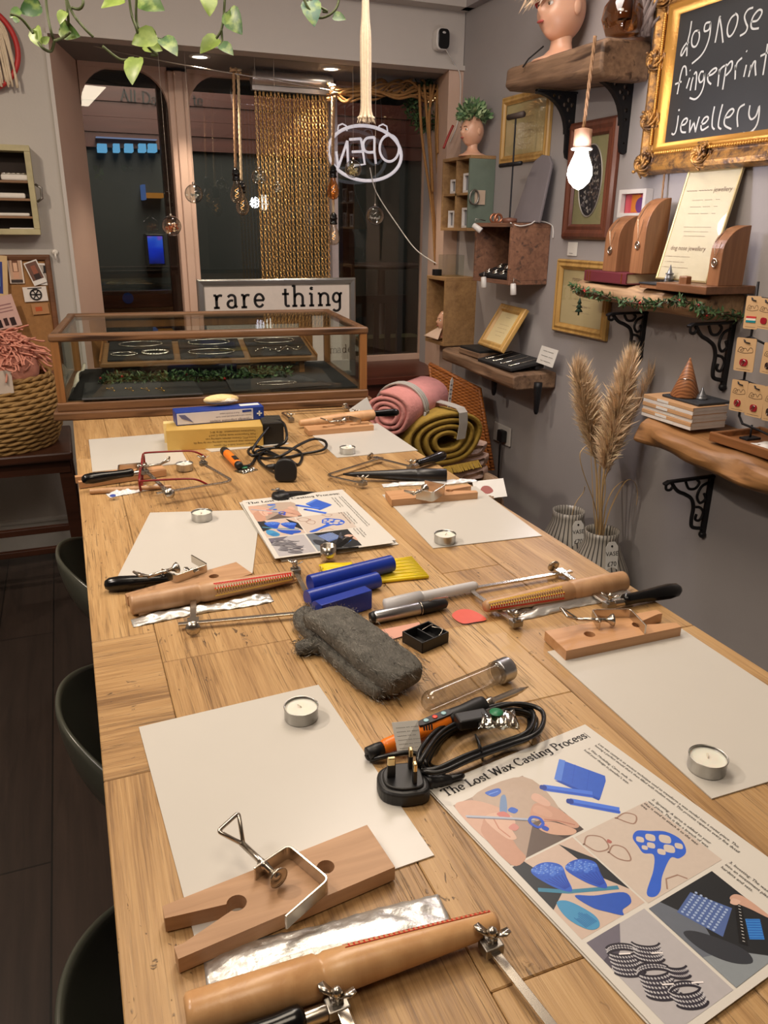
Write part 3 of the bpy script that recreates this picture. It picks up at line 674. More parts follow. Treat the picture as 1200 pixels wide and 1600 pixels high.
# ================= PRINTED GUIDE SHEETS =================
def blob(pts,n=5): return [(p.x,p.y) for p in smooth_pts(pts,n,True)]
skin=(222,172,150); skin2=(196,140,118); blue=(66,112,214); blue2=(40,80,180); ltan=(222,196,180); gwhite=(233,230,224)
from mathutils.geometry import tessellate_polygon
def guide_print():
    B=MB(); T_=MB(); cnt=[0]
    def pl(pts,z,c):
        q=[]; cnt[0]+=1; zz=z*.00003+cnt[0]*5e-7
        for p in pts:
            if not q or math.hypot(p[0]-q[-1][0],p[1]-q[-1][1])>.02: q.append(p)
        tri=tessellate_polygon([[V((x,-y,0)) for x,y in q]])
        for t in tri:
            a,b,d=[(q[i][0]*mm,-q[i][1]*mm,zz) for i in t]
            if (b[0]-a[0])*(d[1]-a[1])-(b[1]-a[1])*(d[0]-a[0])<0: b,d=d,b
            B.add([a,b,d],[(0,1,2)],None,(c[0]*.88,c[1]*.91,c[2]*.92))
    def bl(pts,z,c): pl(blob(pts),z,c)
    def rect(x0,y0,x1,y1,z,c): pl([(x0,y0),(x1,y0),(x1,y1),(x0,y1)],z,c)
    def line(pts,w,z,c):
        q=MB(); ribbon(q,[(x*mm,-y*mm) for x,y in pts],w*mm); cnt[0]+=1; B.add([(v.x,v.y,z*.00003+cnt[0]*5e-7) for v in q.v],q.f,None,c)
    # photo 1: hands carving a blue ring
    rect(7,32,93,118,1,(186,158,142)); bl([(30,32),(93,34),(93,84),(70,96),(44,70)],2,(204,176,158)); pl([(24,118),(58,88),(93,92),(93,118)],2,(110,92,84)); pl([(60,96),(93,100),(93,118),(70,118)],3,(78,62,56)); pl([(7,60),(20,58),(30,78),(14,100),(7,100)],2,(150,128,118))
    bl([(7,36),(22,33),(34,42),(44,58),(45,67),(38,69),(30,62),(22,64),(14,80),(7,84)],4,(226,178,156)); bl([(8,78),(16,66),(26,60),(34,72),(30,88),(26,104),(24,118),(8,118)],4,(214,160,136)); bl([(22,62),(36,60),(46,70),(44,80),(36,84),(32,96),(24,90)],5,(236,190,168)); bl([(36,62),(44,63),(45,71),(38,71)],6,(222,132,126)); bl([(34,82),(42,80),(43,86),(37,88)],6,(224,150,140)); line([(30,64),(26,78),(28,92)],1.2,6,(184,128,108))
    bl([(62,80),(74,70),(82,72),(90,84),(93,98),(93,112),(86,112),(78,98),(66,90)],4,(216,164,142)); bl([(58,96),(66,92),(76,98),(86,114),(80,118),(68,112),(60,104)],5,(226,176,152)); bl([(78,64),(84,58),(89,62),(90,76),(84,78)],5,(232,184,164)); bl([(68,78),(74,72),(80,76),(82,88),(76,90)],5,(224,172,150)); line([(70,90),(80,98),(90,110)],1.2,6,(168,112,94)); bl([(60,95),(65,93),(67,98),(62,100)],6,(230,150,142))
    line([(9,50),(36,68),(62,86)],2.6,7,(168,176,194)); line([(9,52),(36,70),(62,88)],1,8,(110,116,134)); line(blob([(56,86),(62,82),(67,87),(65,94),(58,95)])+[(56,86)],3.0,9,(40,84,196)); bl([(60,98),(64,96),(66,101),(62,103)],9,(40,84,196))
    bl([(44,34),(50,33),(60,35),(58,41),(48,42)],5,blue); bl([(40,62),(54,46),(59,47),(46,65)],5,(128,154,196)); bl([(48,64),(54,62),(57,68),(51,70)],5,blue); line([(46,37),(57,38)],.8,6,(120,160,236))
    # photo 2: blue wax blocks on white
    pl([(117,52),(143,31),(165,74),(160,80),(136,96)],2,(58,104,214)); pl([(117,52),(143,31),(147,36),(121,58)],3,(96,140,236)); pl([(121,58),(136,96),(133,97),(116,54)],3,(44,84,190)); line([(128,66),(151,46)],.6,4,(44,84,190)); line([(134,80),(157,60)],.6,4,(44,84,190))
    for a,b in (((99,56),(134,88)),((108,84),(140,117))):
        line([a,b],9,3,(72,118,222)); line([(a[0]-1,a[1]+2),(b[0]-1,b[1]+2)],3,4,(48,88,196)); bl([(a[0]-4,a[1]),(a[0],a[1]-4),(a[0]+4,a[1]),(a[0],a[1]+4)],5,(36,66,160))
    # photo 3: blue florets
    rect(7,120,77,204,1,(224,194,178)); pl([(7,120),(22,120),(44,204),(7,204)],2,(40,44,52)) if False else pl([(7,120),(20,120),(30,160),(7,172)],2,(44,48,54)); pl([(60,120),(77,150),(77,188),(66,168)],2,(36,38,44))
    line([(10,150),(30,164),(70,182)],4,4,(60,128,160))
    for cx,cy,c in ((31,144,(50,100,212)),(59,156,(46,92,206))):
        pl(blob([(cx-14,cy-10),(cx-6,cy-15),(cx+6,cy-13),(cx+14,cy-4),(cx+9,cy+8),(cx+4,cy+20),(cx-1,cy+20),(cx-9,cy+8)]),5,c)
        for k in range(7): line([(cx-9+3.2*k,cy+1+.6*k),(cx-1+.8*k,cy+17)],.9,6,(30,66,170))
        for k in range(26):
            a=k*2.4; q=math.sqrt(k/26); x=cx+12*q*math.cos(a)+.5; y=cy-6+6.5*q*math.sin(a)+.35*(x-cx); bl([(x-2.3,y),(x,y-2.3),(x+2.3,y),(x,y+2.3)],7+k%2,(84,132,236) if k%2 else (60,108,220)); bl([(x-1.4,y-1),(x-.4,y-1.8),(x+.4,y-.8)],9,(140,176,248))
    bl([(14,168),(24,172),(32,192),(28,202),(18,200),(11,184)],5,(78,158,208)); bl([(32,170),(46,178),(70,188),(68,198),(56,200),(52,204),(44,196),(36,186)],5,(44,92,200))
    for k in range(9): line([(16+k*1.4,186+2*math.sin(k)),(18+k*1.4,198)],.8,7,(44,110,170))
    # photo 4: blue branching tree
    rect(79,121,172,206,1,(224,202,188))
    tree=[(120,158),(124,148),(134,144),(144,150),(156,158),(160,172),(152,184),(140,186),(134,182),(112,192),(98,202),(88,204),(86,198),(110,184),(124,172),(118,166)]
    bl(tree,3,(54,104,220))
    for cx,cy,r in ((128,153,4),(138,156,5),(131,163,4),(148,164,6),(142,174,5.5),(133,173,4),(152,176,4),(124,162,3)): bl([(cx-r,cy),(cx,cy-r),(cx+r,cy),(cx,cy+r)],4,(226,206,194))
    for pts in ([(80,132),(90,126),(100,134),(96,146),(84,144),(80,132)],[(92,150),(102,146),(108,154),(102,166),(94,160),(92,150)],[(130,123),(142,122),(148,130),(138,136),(130,123)],[(104,204),(112,196),(124,198),(128,205)]): line(blob(pts) if pts[0]==pts[-1] else pts,1.4,3,(150,120,106))
    bl([(100,140),(103,138),(104,142),(101,143)],3,(190,110,100))
    # photo 5: dark lattice rings
    rect(8,208,72,291,1,(198,188,190)); pl([(8,208),(44,208),(30,222),(8,232)],2,(120,112,126)); pl([(8,226),(30,220),(30,224),(8,234)],3,(84,76,90))
    def lattice(x0,y0,x1,y1,sk,ang):
        c,s_=math.cos(ang),math.sin(ang)
        T2=lambda x,y:((x0+x1)/2+(x-(x0+x1)/2)*c-(y-(y0+y1)/2)*s_,(y0+y1)/2+(x-(x0+x1)/2)*s_+(y-(y0+y1)/2)*c)
        pl([T2(x0,y0),T2(x1,y0-sk),T2(x1,y1-sk),T2(x0,y1)],4,(58,52,66)); nx,ny=int((x1-x0)/3.4),int((y1-y0)/3.4)
        for i in range(nx):
            for j in range(ny):
                x=x0+(i+.5)*(x1-x0)/nx; y=y0+(j+.5)*(y1-y0)/ny-sk*(i+.5)/nx
                pl([T2(x-1.1,y),T2(x,y-1.1),T2(x+1.1,y),T2(x,y+1.1)],5,(212,204,206))
    def band(cx,cy,r,h,a0,a1,tilt):
        ca,sa=math.cos(tilt),math.sin(tilt); Q=lambda a,v:(cx+(r*math.cos(a))*ca-(r*.42*math.sin(a)+v)*sa,cy+(r*math.cos(a))*sa+(r*.42*math.sin(a)+v)*ca)
        n=14; A=[a0+(a1-a0)*i/n for i in range(n+1)]
        pl([Q(a,0) for a in A]+[Q(a,h) for a in A[::-1]],5,(52,46,60)); line([Q(a,0) for a in A],1.6,7,(36,32,44)); line([Q(a,h) for a in A],1.8,7,(36,32,44)); m_=max(2,int(h/3.4))
        for i in range(n):
            for j in range(m_):
                a=a0+(a1-a0)*(i+.5)/n; v=h*(j+.5)/m_; s1=r*abs(a1-a0)/n*.3; x,y=Q(a,v); bl([(x-s1,y),(x,y-1.2),(x+s1,y),(x,y+1.2)],6,(206,198,202))
    for args in ((27,226,12,18,.2,2.9,.5),(27,226,12,5,3.3,6.1,.5),(48,230,11,14,.1,2.9,.6),(34,250,13,19,.1,3.0,.45),(34,250,13,5,3.3,6.0,.45),(52,256,8,8,.2,2.8,.5),(42,272,12,11,.1,3.0,.4),(42,272,12,3,3.3,6.1,.4)): band(*args)
    for cx,cy in ((22,228),(44,240),(30,262),(50,272)): line([(cx,cy),(cx+8,cy+4)],1.2,8,(236,230,230))
    # photo 6: black scene with ruler and blue mesh
    rect(75,210,153,290,1,(34,36,40)); pl([(75,210),(88,210),(102,240),(92,262),(75,270)],2,(112,116,128)); pl([(75,262),(100,270),(124,290),(75,291)],2,(150,154,160)); bl([(80,240),(92,246),(108,272),(104,284),(90,276),(80,258)],3,(54,56,64))
    pl([(92,224),(118,216),(134,244),(104,258)],4,(88,110,170))
    for i in range(9):
        for j in range(7): x=96+i*3.2+j*1.2; y=226-i*.9+j*4; bl([(x-1.2,y),(x,y-1.2),(x+1.2,y),(x,y+1.2)],5,(176,192,228))
    pl([(110,268),(142,240),(146,244),(114,273)],5,(16,16,18)); 
    for i in range(12): line([(114+i*2.4,268-i*2.1),(115+i*2.4,269.5-i*2.1)],.5,6,(220,220,220))
    pl([(120,270),(134,256),(144,262),(130,276)],4,(60,136,220))
    for i in range(8): line([(121+i*1.8,269-i*1.7),(131+i*1.8,275-i*1.7)],.6,6,(30,90,180))
    bl([(140,238),(148,236),(153,244),(153,268),(146,252)],6,skin); bl([(137,240),(143,238),(146,243),(140,244)],7,(236,190,170))
    # title + text
    tm=M.Translation((8*mm,-19*mm,.0004)); w0=serif(MB(),'The Lost Wax Casting Process',1.,I4,track=.04); serif(T_,'The Lost Wax Casting Process',188*mm/w0,tm,None,.17,.06,track=.04)
    T_.box((197.3*mm,-16*mm,.0004),(.5*mm,10*mm,.0001))
    def tl_(s,x,y,size=4.6): text(T_,s,size*mm,M.Translation((x*mm,-y*mm,.0004))@M.Rotation(-PI/2,4,'Z'))
    rows=[(196,'Lost wax casting is an ancient technique used to transform a wax model into a metal piece. This'),(191,'leaving a perfect mould that\'s then filled with molten metal. This process captures every fine detail'),
          (181,'1. Wax Modelling: Carve, melt, or'),(175.5,'build your design in jeweller\'s wax.')]
    for x,s in rows: tl_(s,x,33,4.4)
    for x,s in ((181,'2. Sprueing: A sprue is added to your'),(175.5,'wax piece. This is like a branch of wax'),(170,'that is used to attach it to the wax'),(164.5,'tree')): tl_(s,x-3,122,4.4) if x>165 else tl_(s,x-2,122,4.4)
    for x,s in ((178,'3. Investing: The wax'),(172.5,'into an investment plaster'),(167,'hardens and sets.')): tl_(s,x-4,211,4.4)
    return B,T_
GB,GT=guide_print()
ink=plain('black_print_ink',(24,22,24),.5); vprint=vcol('printed_colours',.38)
gsheet=plain('satin_guide_paper',(208,204,197),.38,0.,.015,20.)
def guide(label,tl,tr,z,first=None,sheets=1):
    a=onz(*tl,z);b=onz(*tr,z);x=unit(b-a); m=basis((a.x,a.y,z),x,(-x.y,x.x,0),(0,0,1))
    if first: return dup(first,m,label)
    t=thing('printed_guide',label,'printed guide',mat4=m)
    t['group']='printed casting guides'
    MB().box((.105,-.1485,-.0004),(.210,.297,.0007),m).build('sheet',gsheet,t)
    q=MB(); q.add(GB.v,GB.f,m); q.c=GB.c; q.build('printed_pictures',vprint,t); q=MB(); q.add(GT.v,GT.f,m); q.build('lettering',ink,t)
    return t
G1=guide('near printed casting guide with six pictures, lying at the lower right',(669,1231.6),(912,1132.6),ZT+.0035)
def blank(tl,tr,z,label):
    a=onz(*tl,ZT);b=onz(*tr,ZT);x=unit(b-a); o=MB().box((.105,-.1485,z),(.210,.297,.0009),basis((a.x,a.y,ZT),x,(-x.y,x.x,0),(0,0,1))).build('printed_sheet',gsheet,None); return tag(o_at(o),label,'sheet')
blank((667,1236),(912,1136),.0015,'white sheet peeking out under the near printed guide')
guide('far printed casting guide at the top of its stack, mid table',(377,784),(545,766),ZT+.0085,G1)
blank((379,790),(547,770),.0012,'lowest white sheet of the far printed guide stack'); blank((374,788),(543,769),.0035,'slipped white sheet in the middle of the far printed guide stack'); blank((379,787),(546,768),.006,'white sheet directly under the far printed guide')
# ================= CENTRE OF THE TABLE =================
def axis_m(pa,pb,z,z2=None):
    A=onz(*pa,z);B=onz(*pb,z if z2 is None else z2); x=unit(B-A); y=V((0,0,1)).cross(x); y.normalize(); return basis(A,x,y,x.cross(y)),(B-A).length
LX=M.Rotation(PI/2,4,'Y')
# steel wool pad
def woolmat():
    t=NT('grey_steel_wool'); v=t.coord(); n=t.noise(t.coord((2.2,.6,1),(0,0,.5)),260.,4,.75,1.2); n2=t.noise(v,60.,3,.6)
    col=t.ramp(t.math('MULTIPLY_ADD',n,.6,t.math('MULTIPLY',n2,.4)),[(.3,L((64,62,58))),(.55,L((110,107,100))),(.75,L((160,156,148)))])
    t.bsdf(col,.75,.25,n,.003,.9); return t.m
wm_=woolmat(); t=thing('steel_wool','grey steel wool pad folded over itself at the table centre','steel wool',onz(560,1010))
WV=[]
def wool(path,w,th,name,sq=.5):
    P=smooth_pts(path,6); n=len(P); sec=[]
    for k in range(20):
        a=2*PI*k/20; c,s_=math.cos(a),math.sin(a); sec.append((math.copysign(abs(c)**sq,c)*.5,math.copysign(abs(s_)**sq,s_)*.5))
    b=MB(); r_=random.Random(4)
    vs=[];fs=[]
    for i,p in enumerate(P):
        d=(P[min(i+1,n-1)]-P[max(i-1,0)]).normalized(); sd=d.cross(V((0,0,1))).normalized(); un=sd.cross(d)
        e=min(1,.75+i/3*.25,.75+(n-1-i)/3*.25); ww=(w[0]+(w[1]-w[0])*i/(n-1))*e; tt=(th[0]+(th[1]-th[0])*i/(n-1))*e
        for x,y in sec: vs.append(p+sd*x*ww*(1+r_.uniform(-.02,.02))+un*y*tt*(1+r_.uniform(-.05,.05)))
    k=20
    for i in range(n-1):
        for j in range(k): fs.append((i*k+j,i*k+(j+1)%k,(i+1)*k+(j+1)%k,(i+1)*k+j))
    fs+=[tuple(range(k))[::-1],tuple(range((n-1)*k,n*k))]
    b.add(vs,fs); WV.extend((vs[i],vs[i]-P[i//20]) for i in range(len(vs))); return b.build(name,wm_,t,True,sub=1)
z=ZT
wool([onz(497,962,z+.022),onz(520,970,z+.034),onz(560,1000,z+.033),onz(600,1035,z+.028),onz(638,1066,z+.021)],(.058,.066),(.022,.034),'folded_top',.45)
wool([onz(486,956,z+.022),onz(482,968,z+.013),onz(505,990,z+.012),onz(560,1040,z+.011),onz(612,1080,z+.012)],(.042,.05),(.02,.022),'lower_fold')
wool([onz(462,1014,z+.009),onz(490,1008,z+.011),onz(520,1005,z+.013)],(.02,.028),(.016,.022),'loose_curl',.8)
wool([onz(527,1010,z+.018),onz(533,1028,z+.012),onz(545,1040,z+.010),onz(560,1048,z+.012)],(.014,.016),(.012,.014),'loose_curl',.9)
wool([onz(552,1030,z+.02),onz(556,1050,z+.012),onz(575,1066,z+.010)],(.014,.016),(.012,.012),'loose_curl',.9)
fz=MB(); rf=random.Random(17)
for k in range(3400):
    p,nv=WV[rf.randrange(len(WV))]; nv=nv.normalized(); q=WV[rf.randrange(len(WV))][0]; d=V((rf.gauss(.4,.6),rf.gauss(-.8,.6),rf.gauss(0,.4))); d=(d-nv*d.dot(nv)).normalized(); p=p+V((rf.gauss(0,.003),rf.gauss(0,.003),0))+nv*.0006; s_=nv.cross(d)*.00022; l=rf.uniform(.005,.012)
    if p.z<ZT+.001: continue
    e1=p+d*l*.5+nv*rf.uniform(.0,.0005); e2=p+d*l+nv*rf.uniform(-.001,.0003); kf=rf.uniform(.45,1.35); fz.add([p-s_,p+s_,e1+s_,e2,e1-s_],[(0,1,2,3,4)],None,tuple(min(255,int(v*kf)) for v in (124,121,114)))
fz.build('loose_fibres',vcol('steel_fibres',.6),t)
# yellow wax ribs
yel=plain('yellow_wax',(226,196,24),.35,0.,.06,30.,0,Subsurface_Weight=.1)
a=onz(545,893);b_=onz(662,908); x=unit(onz(640,890)-onz(520,905)); m=basis((onz(590,897).x,onz(590,897).y,ZT),x,(-x.y,x.x,0),(0,0,1))
t=thing('wax_wire_bundle','bright yellow bundle of wax wires beneath the blue wax tubes','wax',(onz(590,897).x,onz(590,897).y,ZT))
for k in range(13):
    y=-.036+.006*k; MB().tube([(-.075,y*.8,.0035),(-.02,y*.95,.0035),(.03,y,.0036+.001*(k%2)),(.072,y*1.08,.0034)],.0031,8,m=m).build('wax_wire',yel,t,True)
m2,l2=axis_m((502,890),(548,884),ZT+.006); MB().grid(lambda u,v:(u*.055,(v-.5)*.03,.002*math.sin(u*5)+.001*math.sin(v*9+u*4)),10,6,m2).build('wrapper',yel,t,True,solid=.004)
MB().tube([m2@V((.0,.006*math.cos(a*.7),.006*math.sin(a*.7)))for a in range(9)],.001,6,True).build('wire_loop',plain('yellow_wire',(214,190,90),.4),t,True)
# blue wax tubes
bw=plain('blue_carving_wax',(26,52,150),.3,0.,.08,40.,0,Subsurface_Weight=.05)
def wax(pa,pb,poly,label,z,zz=None):
    m,ln=axis_m(pa,pb,z,zz); o=MB().prism(poly,0,ln,m@LX).build('wax_tube',bw,None,True,bevel=.0008,fixn=True); autosm(o.data,.5); return tag(o,label,'wax tube','blue carving wax tubes')
cy=[(.0135*math.cos(2*PI*k/32),.0135*math.sin(2*PI*k/32)) for k in range(32)]
wax((484,912),(612,880),cy,'round blue wax tube, farthest of the three',ZT+.0205,ZT+.0205)
dd=[(.013*math.cos(math.radians(a)),.013*math.sin(math.radians(a))) for a in range(-130,131,10)]
wax((480,936),(590,906),[(-x,y) for x,y in dd],'flat sided blue wax tube, middle of the three',ZT+.0125)
wax((496,958),(574,934),[(-.017,-.012),(-.017,.006),(-.012,.014),(.0,.016),(.011,.014),(.0125,.008),(.0125,-.012)],'short blue wax block tube, nearest of the three, beside the steel wool',ZT+.0135)
# pen cases and pens
clr=glass('clear_plastic',(236,236,236),.9,.05,.05); fro=plain('frosted_plastic',(206,206,210),.35,0.,.03,60.,0,Alpha=.8)
m,ln=axis_m((600,946),(744,915),ZT+.0105)
t=thing('pen_case','frosted plastic tube case with printed sleeve above the aluminium marker','case',m.translation-V((0,0,.0105)))
MB().lathe([(.002,0),(.0092,.002),(.0100,.02),(.0104,.06)],24,m@LX).build('sleeve',fro,t,True); MB().lathe([(.0090,.058),(.0090,.064),(.0084,.07),(.0080,.11),(.0074,ln-.004),(.006,ln),(.001,ln)],24,m@LX).build('barrel',fro,t,True)
b=MB()
for k in range(4): text(b,'~~~~~~ ~~~~ ~~~~~'[:17-k],.0034,m@M.Translation((.012,.002-.004*k*.9,.0108-.0005*k)))
b.build('lettering',plain('grey_print',(110,110,116),.5),t)
m,ln=axis_m((578,966),(690,944),ZT+.0095)
t=thing('marker_pen','aluminium marker tube with black cap and silver clip, next to the steel wool','pen',m.translation-V((0,0,.0095)))
alu=plain('satin_aluminium',(188,188,190),.3,1.,.06,60.)
MB().lathe([(.0088,.006),(.0092,.008),(.0092,.075),(.0086,.076)],24,m@LX).build('barrel',alu,t,True); MB().lathe([(.003,0),(.0078,.001),(.0084,.006)],20,m@LX).build('end_cap',blk,t,True)
MB().lathe([(.0088,.076),(.0090,.080),(.0086,.1),(.0070,.118),(.003,.122)],20,m@LX).build('cap',blk,t,True); MB().strip([m@V((.092,0,.0096)),m@V((.10,0,.0125)),m@V((.122,0,.0105))],.003,.0008,(0,0,1)).build('clip',steel,t)
MB().tube([m@V((.078,.0094*math.cos(a*PI/8),.0094*math.sin(a*PI/8))) for a in range(16)],.0008,6,True).build('ring',steel,t,True)
b=MB()
for k in range(3): text(b,'~~~~ ~~~~~ ~~~~ ~~~'[:19-4*k],.003,m@M.Translation((.02,.0035-.0035*k,.0094)))
b.build('lettering',plain('grey_print',(110,110,116),.5),t)
# clear packaging with a red emblem
pk=[onz(*p,ZT+.0012) for p in ((566,972),(700,938),(735,930),(784,968),(640,992),(604,1003))]
t=thing('plastic_packaging','clear plastic packaging flap with red leaf shape under the black box','packaging',onz(690,962))
MB().poly(pk[::-1]).build('film',glass('soft_film',(250,246,240),.3,.25,.03),t,solid=.0006)
rd=[onz(*p,ZT+.0022) for p in ((706,962),(716,953),(732,952),(748,958),(760,968),(742,972),(722,974))]; MB().poly([p for p in smooth_pts(rd,4,True)]).build('emblem',plain('soft_red_print',(206,84,66),.4),t)
m=basis(onz(668,976,ZT+.0024),onz(702,968)-onz(668,976),(0,0,1)); x=unit(onz(702,968)-onz(668,976)); m=basis(onz(662,968,ZT+.0024),x,(-x.y,x.x,0),(0,0,1)); b=MB()
for k in range(5): text(b,'~~~~ ~~~ ~~~~~~ ~~',.0042,m@M.Translation((.0,-.006*k,0)))
b.build('lettering',plain('brown_print',(120,90,80),.5),t)
MB().poly([onz(*p,ZT+.002) for p in ((590,985),(655,972),(660,985),(608,1000))][::-1]).build('pink_insert',plain('pink_card',(206,150,130),.5),t)
# black two-compartment box
t=thing('blade_box','small open black plastic box with two compartments holding saw wires','box',onz(656,1000)); c0=onz(628,1003);c1=onz(660,1022);c3=onz(652,979); x=unit(c1-c0); m=basis((c0.x,c0.y,ZT),x,(-x.y,x.x,0),(0,0,1)); W=.040;D=.048;H=.016
b=MB().box((W/2,D/2,.001),(W,D,.002),m)
for (cx,cy,dx,dy) in ((W/2,.001,W,.002),(W/2,D-.001,W,.002),(.001,D/2,.002,D),(W-.001,D/2,.002,D)): b.box((cx,cy,H/2),(dx,dy,H),m)
b.build('body',blk,t,bevel=.0006); MB().box((W/2,D*.52,H*.42),(W-.003,.0015,H*.8),m).build('divider',blk,t)
MB().tube([m@V(p) for p in smooth_pts([(.006,.03,.01),(.012,.044,.017),(.02,.036,.019),(.03,.045,.017),(.036,.034,.014),(.03,.028,.008)],5)],.0006,6).build('saw_wire',steel,t,True)
# clear test tube with metal cap
m,ln=axis_m((661,1101),(797,1043),ZT+.0135,ZT+.0165)
t=thing('test_tube','clear test tube with ridged metal screw cap lying above the soldering iron','tube',onz(720,1080))
pg=[(.0128,ln-.006),(.0128,.016)]+[(.0128*math.cos(math.radians(a)),.0128-.0128*math.sin(math.radians(a))) for a in range(0,90,15)]+[(.0005,0)]
def tubeglass():
    t=NT('clear_tube_plastic'); tr=t.nd('ShaderNodeBsdfTransparent',i0=L((228,226,222))); gl=t.nd('ShaderNodeBsdfGlossy',i1=.06)
    fr=t.nd('ShaderNodeLayerWeight',i0=.35); f=t.math('MULTIPLY_ADD',t.math('POWER',fr.outputs[1],1.6),.75,.07); mx=t.nd('ShaderNodeMixShader',i0=f,i1=tr.outputs[0],i2=gl.outputs[0]); t.t.links.new(mx.outputs[0],t.out.inputs[0]); return t.m
tg=tubeglass()
MB().lathe(pg,32,m@LX,cap=False).build('tube_body',tg,t,True); MB().lathe([(.0128,ln-.026),(.0150,ln-.025),(.0150,ln-.023),(.0128,ln-.022)],32,m@LX,cap=False).build('collar',tg,t,True)
cp=[(.0135,ln-.020)]
for k in range(7): cp+=[(.0150,ln-.019+k*.0022),(.0144,ln-.018+k*.0022)]
cp+=[(.0148,ln-.003),(.0138,ln-.001),(.001,ln-.0005)]
MB().lathe(cp,32,m@LX).build('screw_cap',alu,t,True)
# UK plug
def plug(pc,yaw,label,z=ZT,up=True,sc=1.):
    p=onz(*pc,z); t=thing('mains_plug',label,'plug',(p.x,p.y,z)); m=TR(p.x,p.y,z,yaw)@M.Scale(sc,4)
    out=[(-.024,-.012),(-.022,-.020),(-.014,-.025),(.014,-.025),(.022,-.020),(.024,-.012),(.024,.004),(.018,.018),(.008,.024),(-.008,.024),(-.018,.018),(-.024,.004)]
    b=MB(); o=blob(out,3); b.prism(o,0,.016,m).build('body',blk,t,False,bevel=.004,seg=3,fixn=True)
    MB().prism([(x*.78,y*.78) for x,y in o],.015,.0185,m).build('face',blk,t,False,bevel=.0015,fixn=True)
    for x,y,w,d,nm in ((0,.011,.004,.008,'earth_pin'),(-.011,-.010,.0065,.004,'pin'),(.011,-.010,.0065,.004,'pin')):
        q=MB().box((x,y,.0255),(w,d,.016),m); c=q.build(nm,blk if nm!='earth_pin' else blk,t,bevel=.0006); MB().box((x,y,.0365),(w,d,.009),m).build('pin_tip',plain('brass_pin',(214,190,140),.25,1.),c,bevel=.001)
    MB().lathe([(.0075,0),(.0072,.006),(.006,.007),(.0066,.010),(.0055,.012),(.006,.015),(.005,.018),(.0035,.026)],14,m@TR(.0,-.024,.008)@M.Rotation(PI/2,4,'X')).build('cord_grip',blk,t,True)
    return t,m
pg1,pm=plug((628,1236),1.35,'black three pin mains plug lying pins up beside the near printed guide')
cab=plain('black_rubber_cable',(14,14,15),.35)
def iron(tail,tip,label,z=ZT+.011):
    m,ln=axis_m(tail,tip,z,z+.004); t=thing('soldering_iron',label,'soldering iron',m.translation-V((0,0,.011))); k=ln/.225; X=m@LX
    ora=plain('orange_plastic',(232,120,26),.35)
    MB().lathe([(.004,-.004*k),(.0068,-.003*k),(.0072,.008*k),(.0066,.016*k)],16,X).build('strain_relief',blk,t,True)
    MB().lathe([(.0066,.015*k),(.0078,.02*k),(.0082,.05*k),(.0094,.075*k),(.0102,.095*k),(.0100,.104*k)],24,X).build('handle',ora,t,True,label='orange plastic handle')
    MB().lathe([(.0104,.102*k),(.0112,.106*k),(.0104,.125*k),(.0116,.148*k),(.0108,.155*k),(.004,.157*k)],24,X).build('grip',blk,t,True)
    pp=MB().prism(blob([(.066*k,-.0042),(.103*k,-.0048),(.106*k,0),(.103*k,.0048),(.066*k,.0042),(.063*k,0)],3),.0088,.0112,m@M.Rotation(-.25,4,'Y')@M.Translation((-.0,0,-.0)) if False else m).build('button_panel',blk,t,False,fixn=True)
    for i,c in enumerate(((150,190,200),(220,70,50),(150,190,200))): MB().lathe([(.003,0),(.003,.0008),(.002,.0011)],12,m@TR((.073+.012*i)*k,0,.0112)).build('button',plain('button_%d'%i,c,.4),t,True)
    MB().lathe([(.0055,.155*k),(.0058,.160*k),(.0064,.163*k),(.0064,.168*k),(.0045,.170*k),(.0044,.205*k),(.0036,.206*k),(.0033,.212*k),(.0004,.225*k)],20,X).build('heater',steel,t,True,label='chromed heater shaft and tip')
    return t,m
it,im=iron((578,1176),(826,1073),'near orange handled soldering iron, tip pointing at the right card sheet')
# coil of cable belonging to the iron
def onp_(px,py,z): return onz(px,py,ZT+z)
cp=[im@V((-.004,0,0)),onp_(580,1186,.006),onp_(610,1180,.012),onp_(640,1176,.012)]
r_=random.Random(5)
for k in range(5):
    dx=r_.uniform(-6,6); dy=r_.uniform(-7,7); s=.88+.05*k; zz=.004+.0045*k
    for (qx,qy) in ((662,1180),(690,1142),(740,1118),(795,1102),(834,1112),(830,1142),(790,1160),(735,1180),(690,1200),(664,1200)):
        cp.append(onp_(745+(qx-745)*s+dx,1155+(qy-1155)*s+dy,zz+.003*math.sin(qx)))
cp+=[onp_(672,1206,.012),onp_(700,1215,.006),onp_(690,1221,.006),onp_(672,1222,.008)]
cp[-1]=pm@V((0,-.048,.008)); cp[-2]=pm@V((.004,-.062,.008))
MB().tube(smooth_pts(cp,6),.0027,8).build('cable',cab,it,True)
MB().tube([onp_(744,1150,.024),onp_(748,1158,.029),onp_(752,1170,.028),onp_(754,1182,.014),onp_(754,1188,.003),onp_(747,1160,.002),onp_(743,1148,.012)],.0012,6,True).build('cable_tie',blk,it,True)
b_=MB(); m,ln=axis_m((716,1128),(748,1122),ZT+.024); b_.box((.016,0,.0),(.036,.018,.012),m).build('inline_switch',blk,it,bevel=.002)
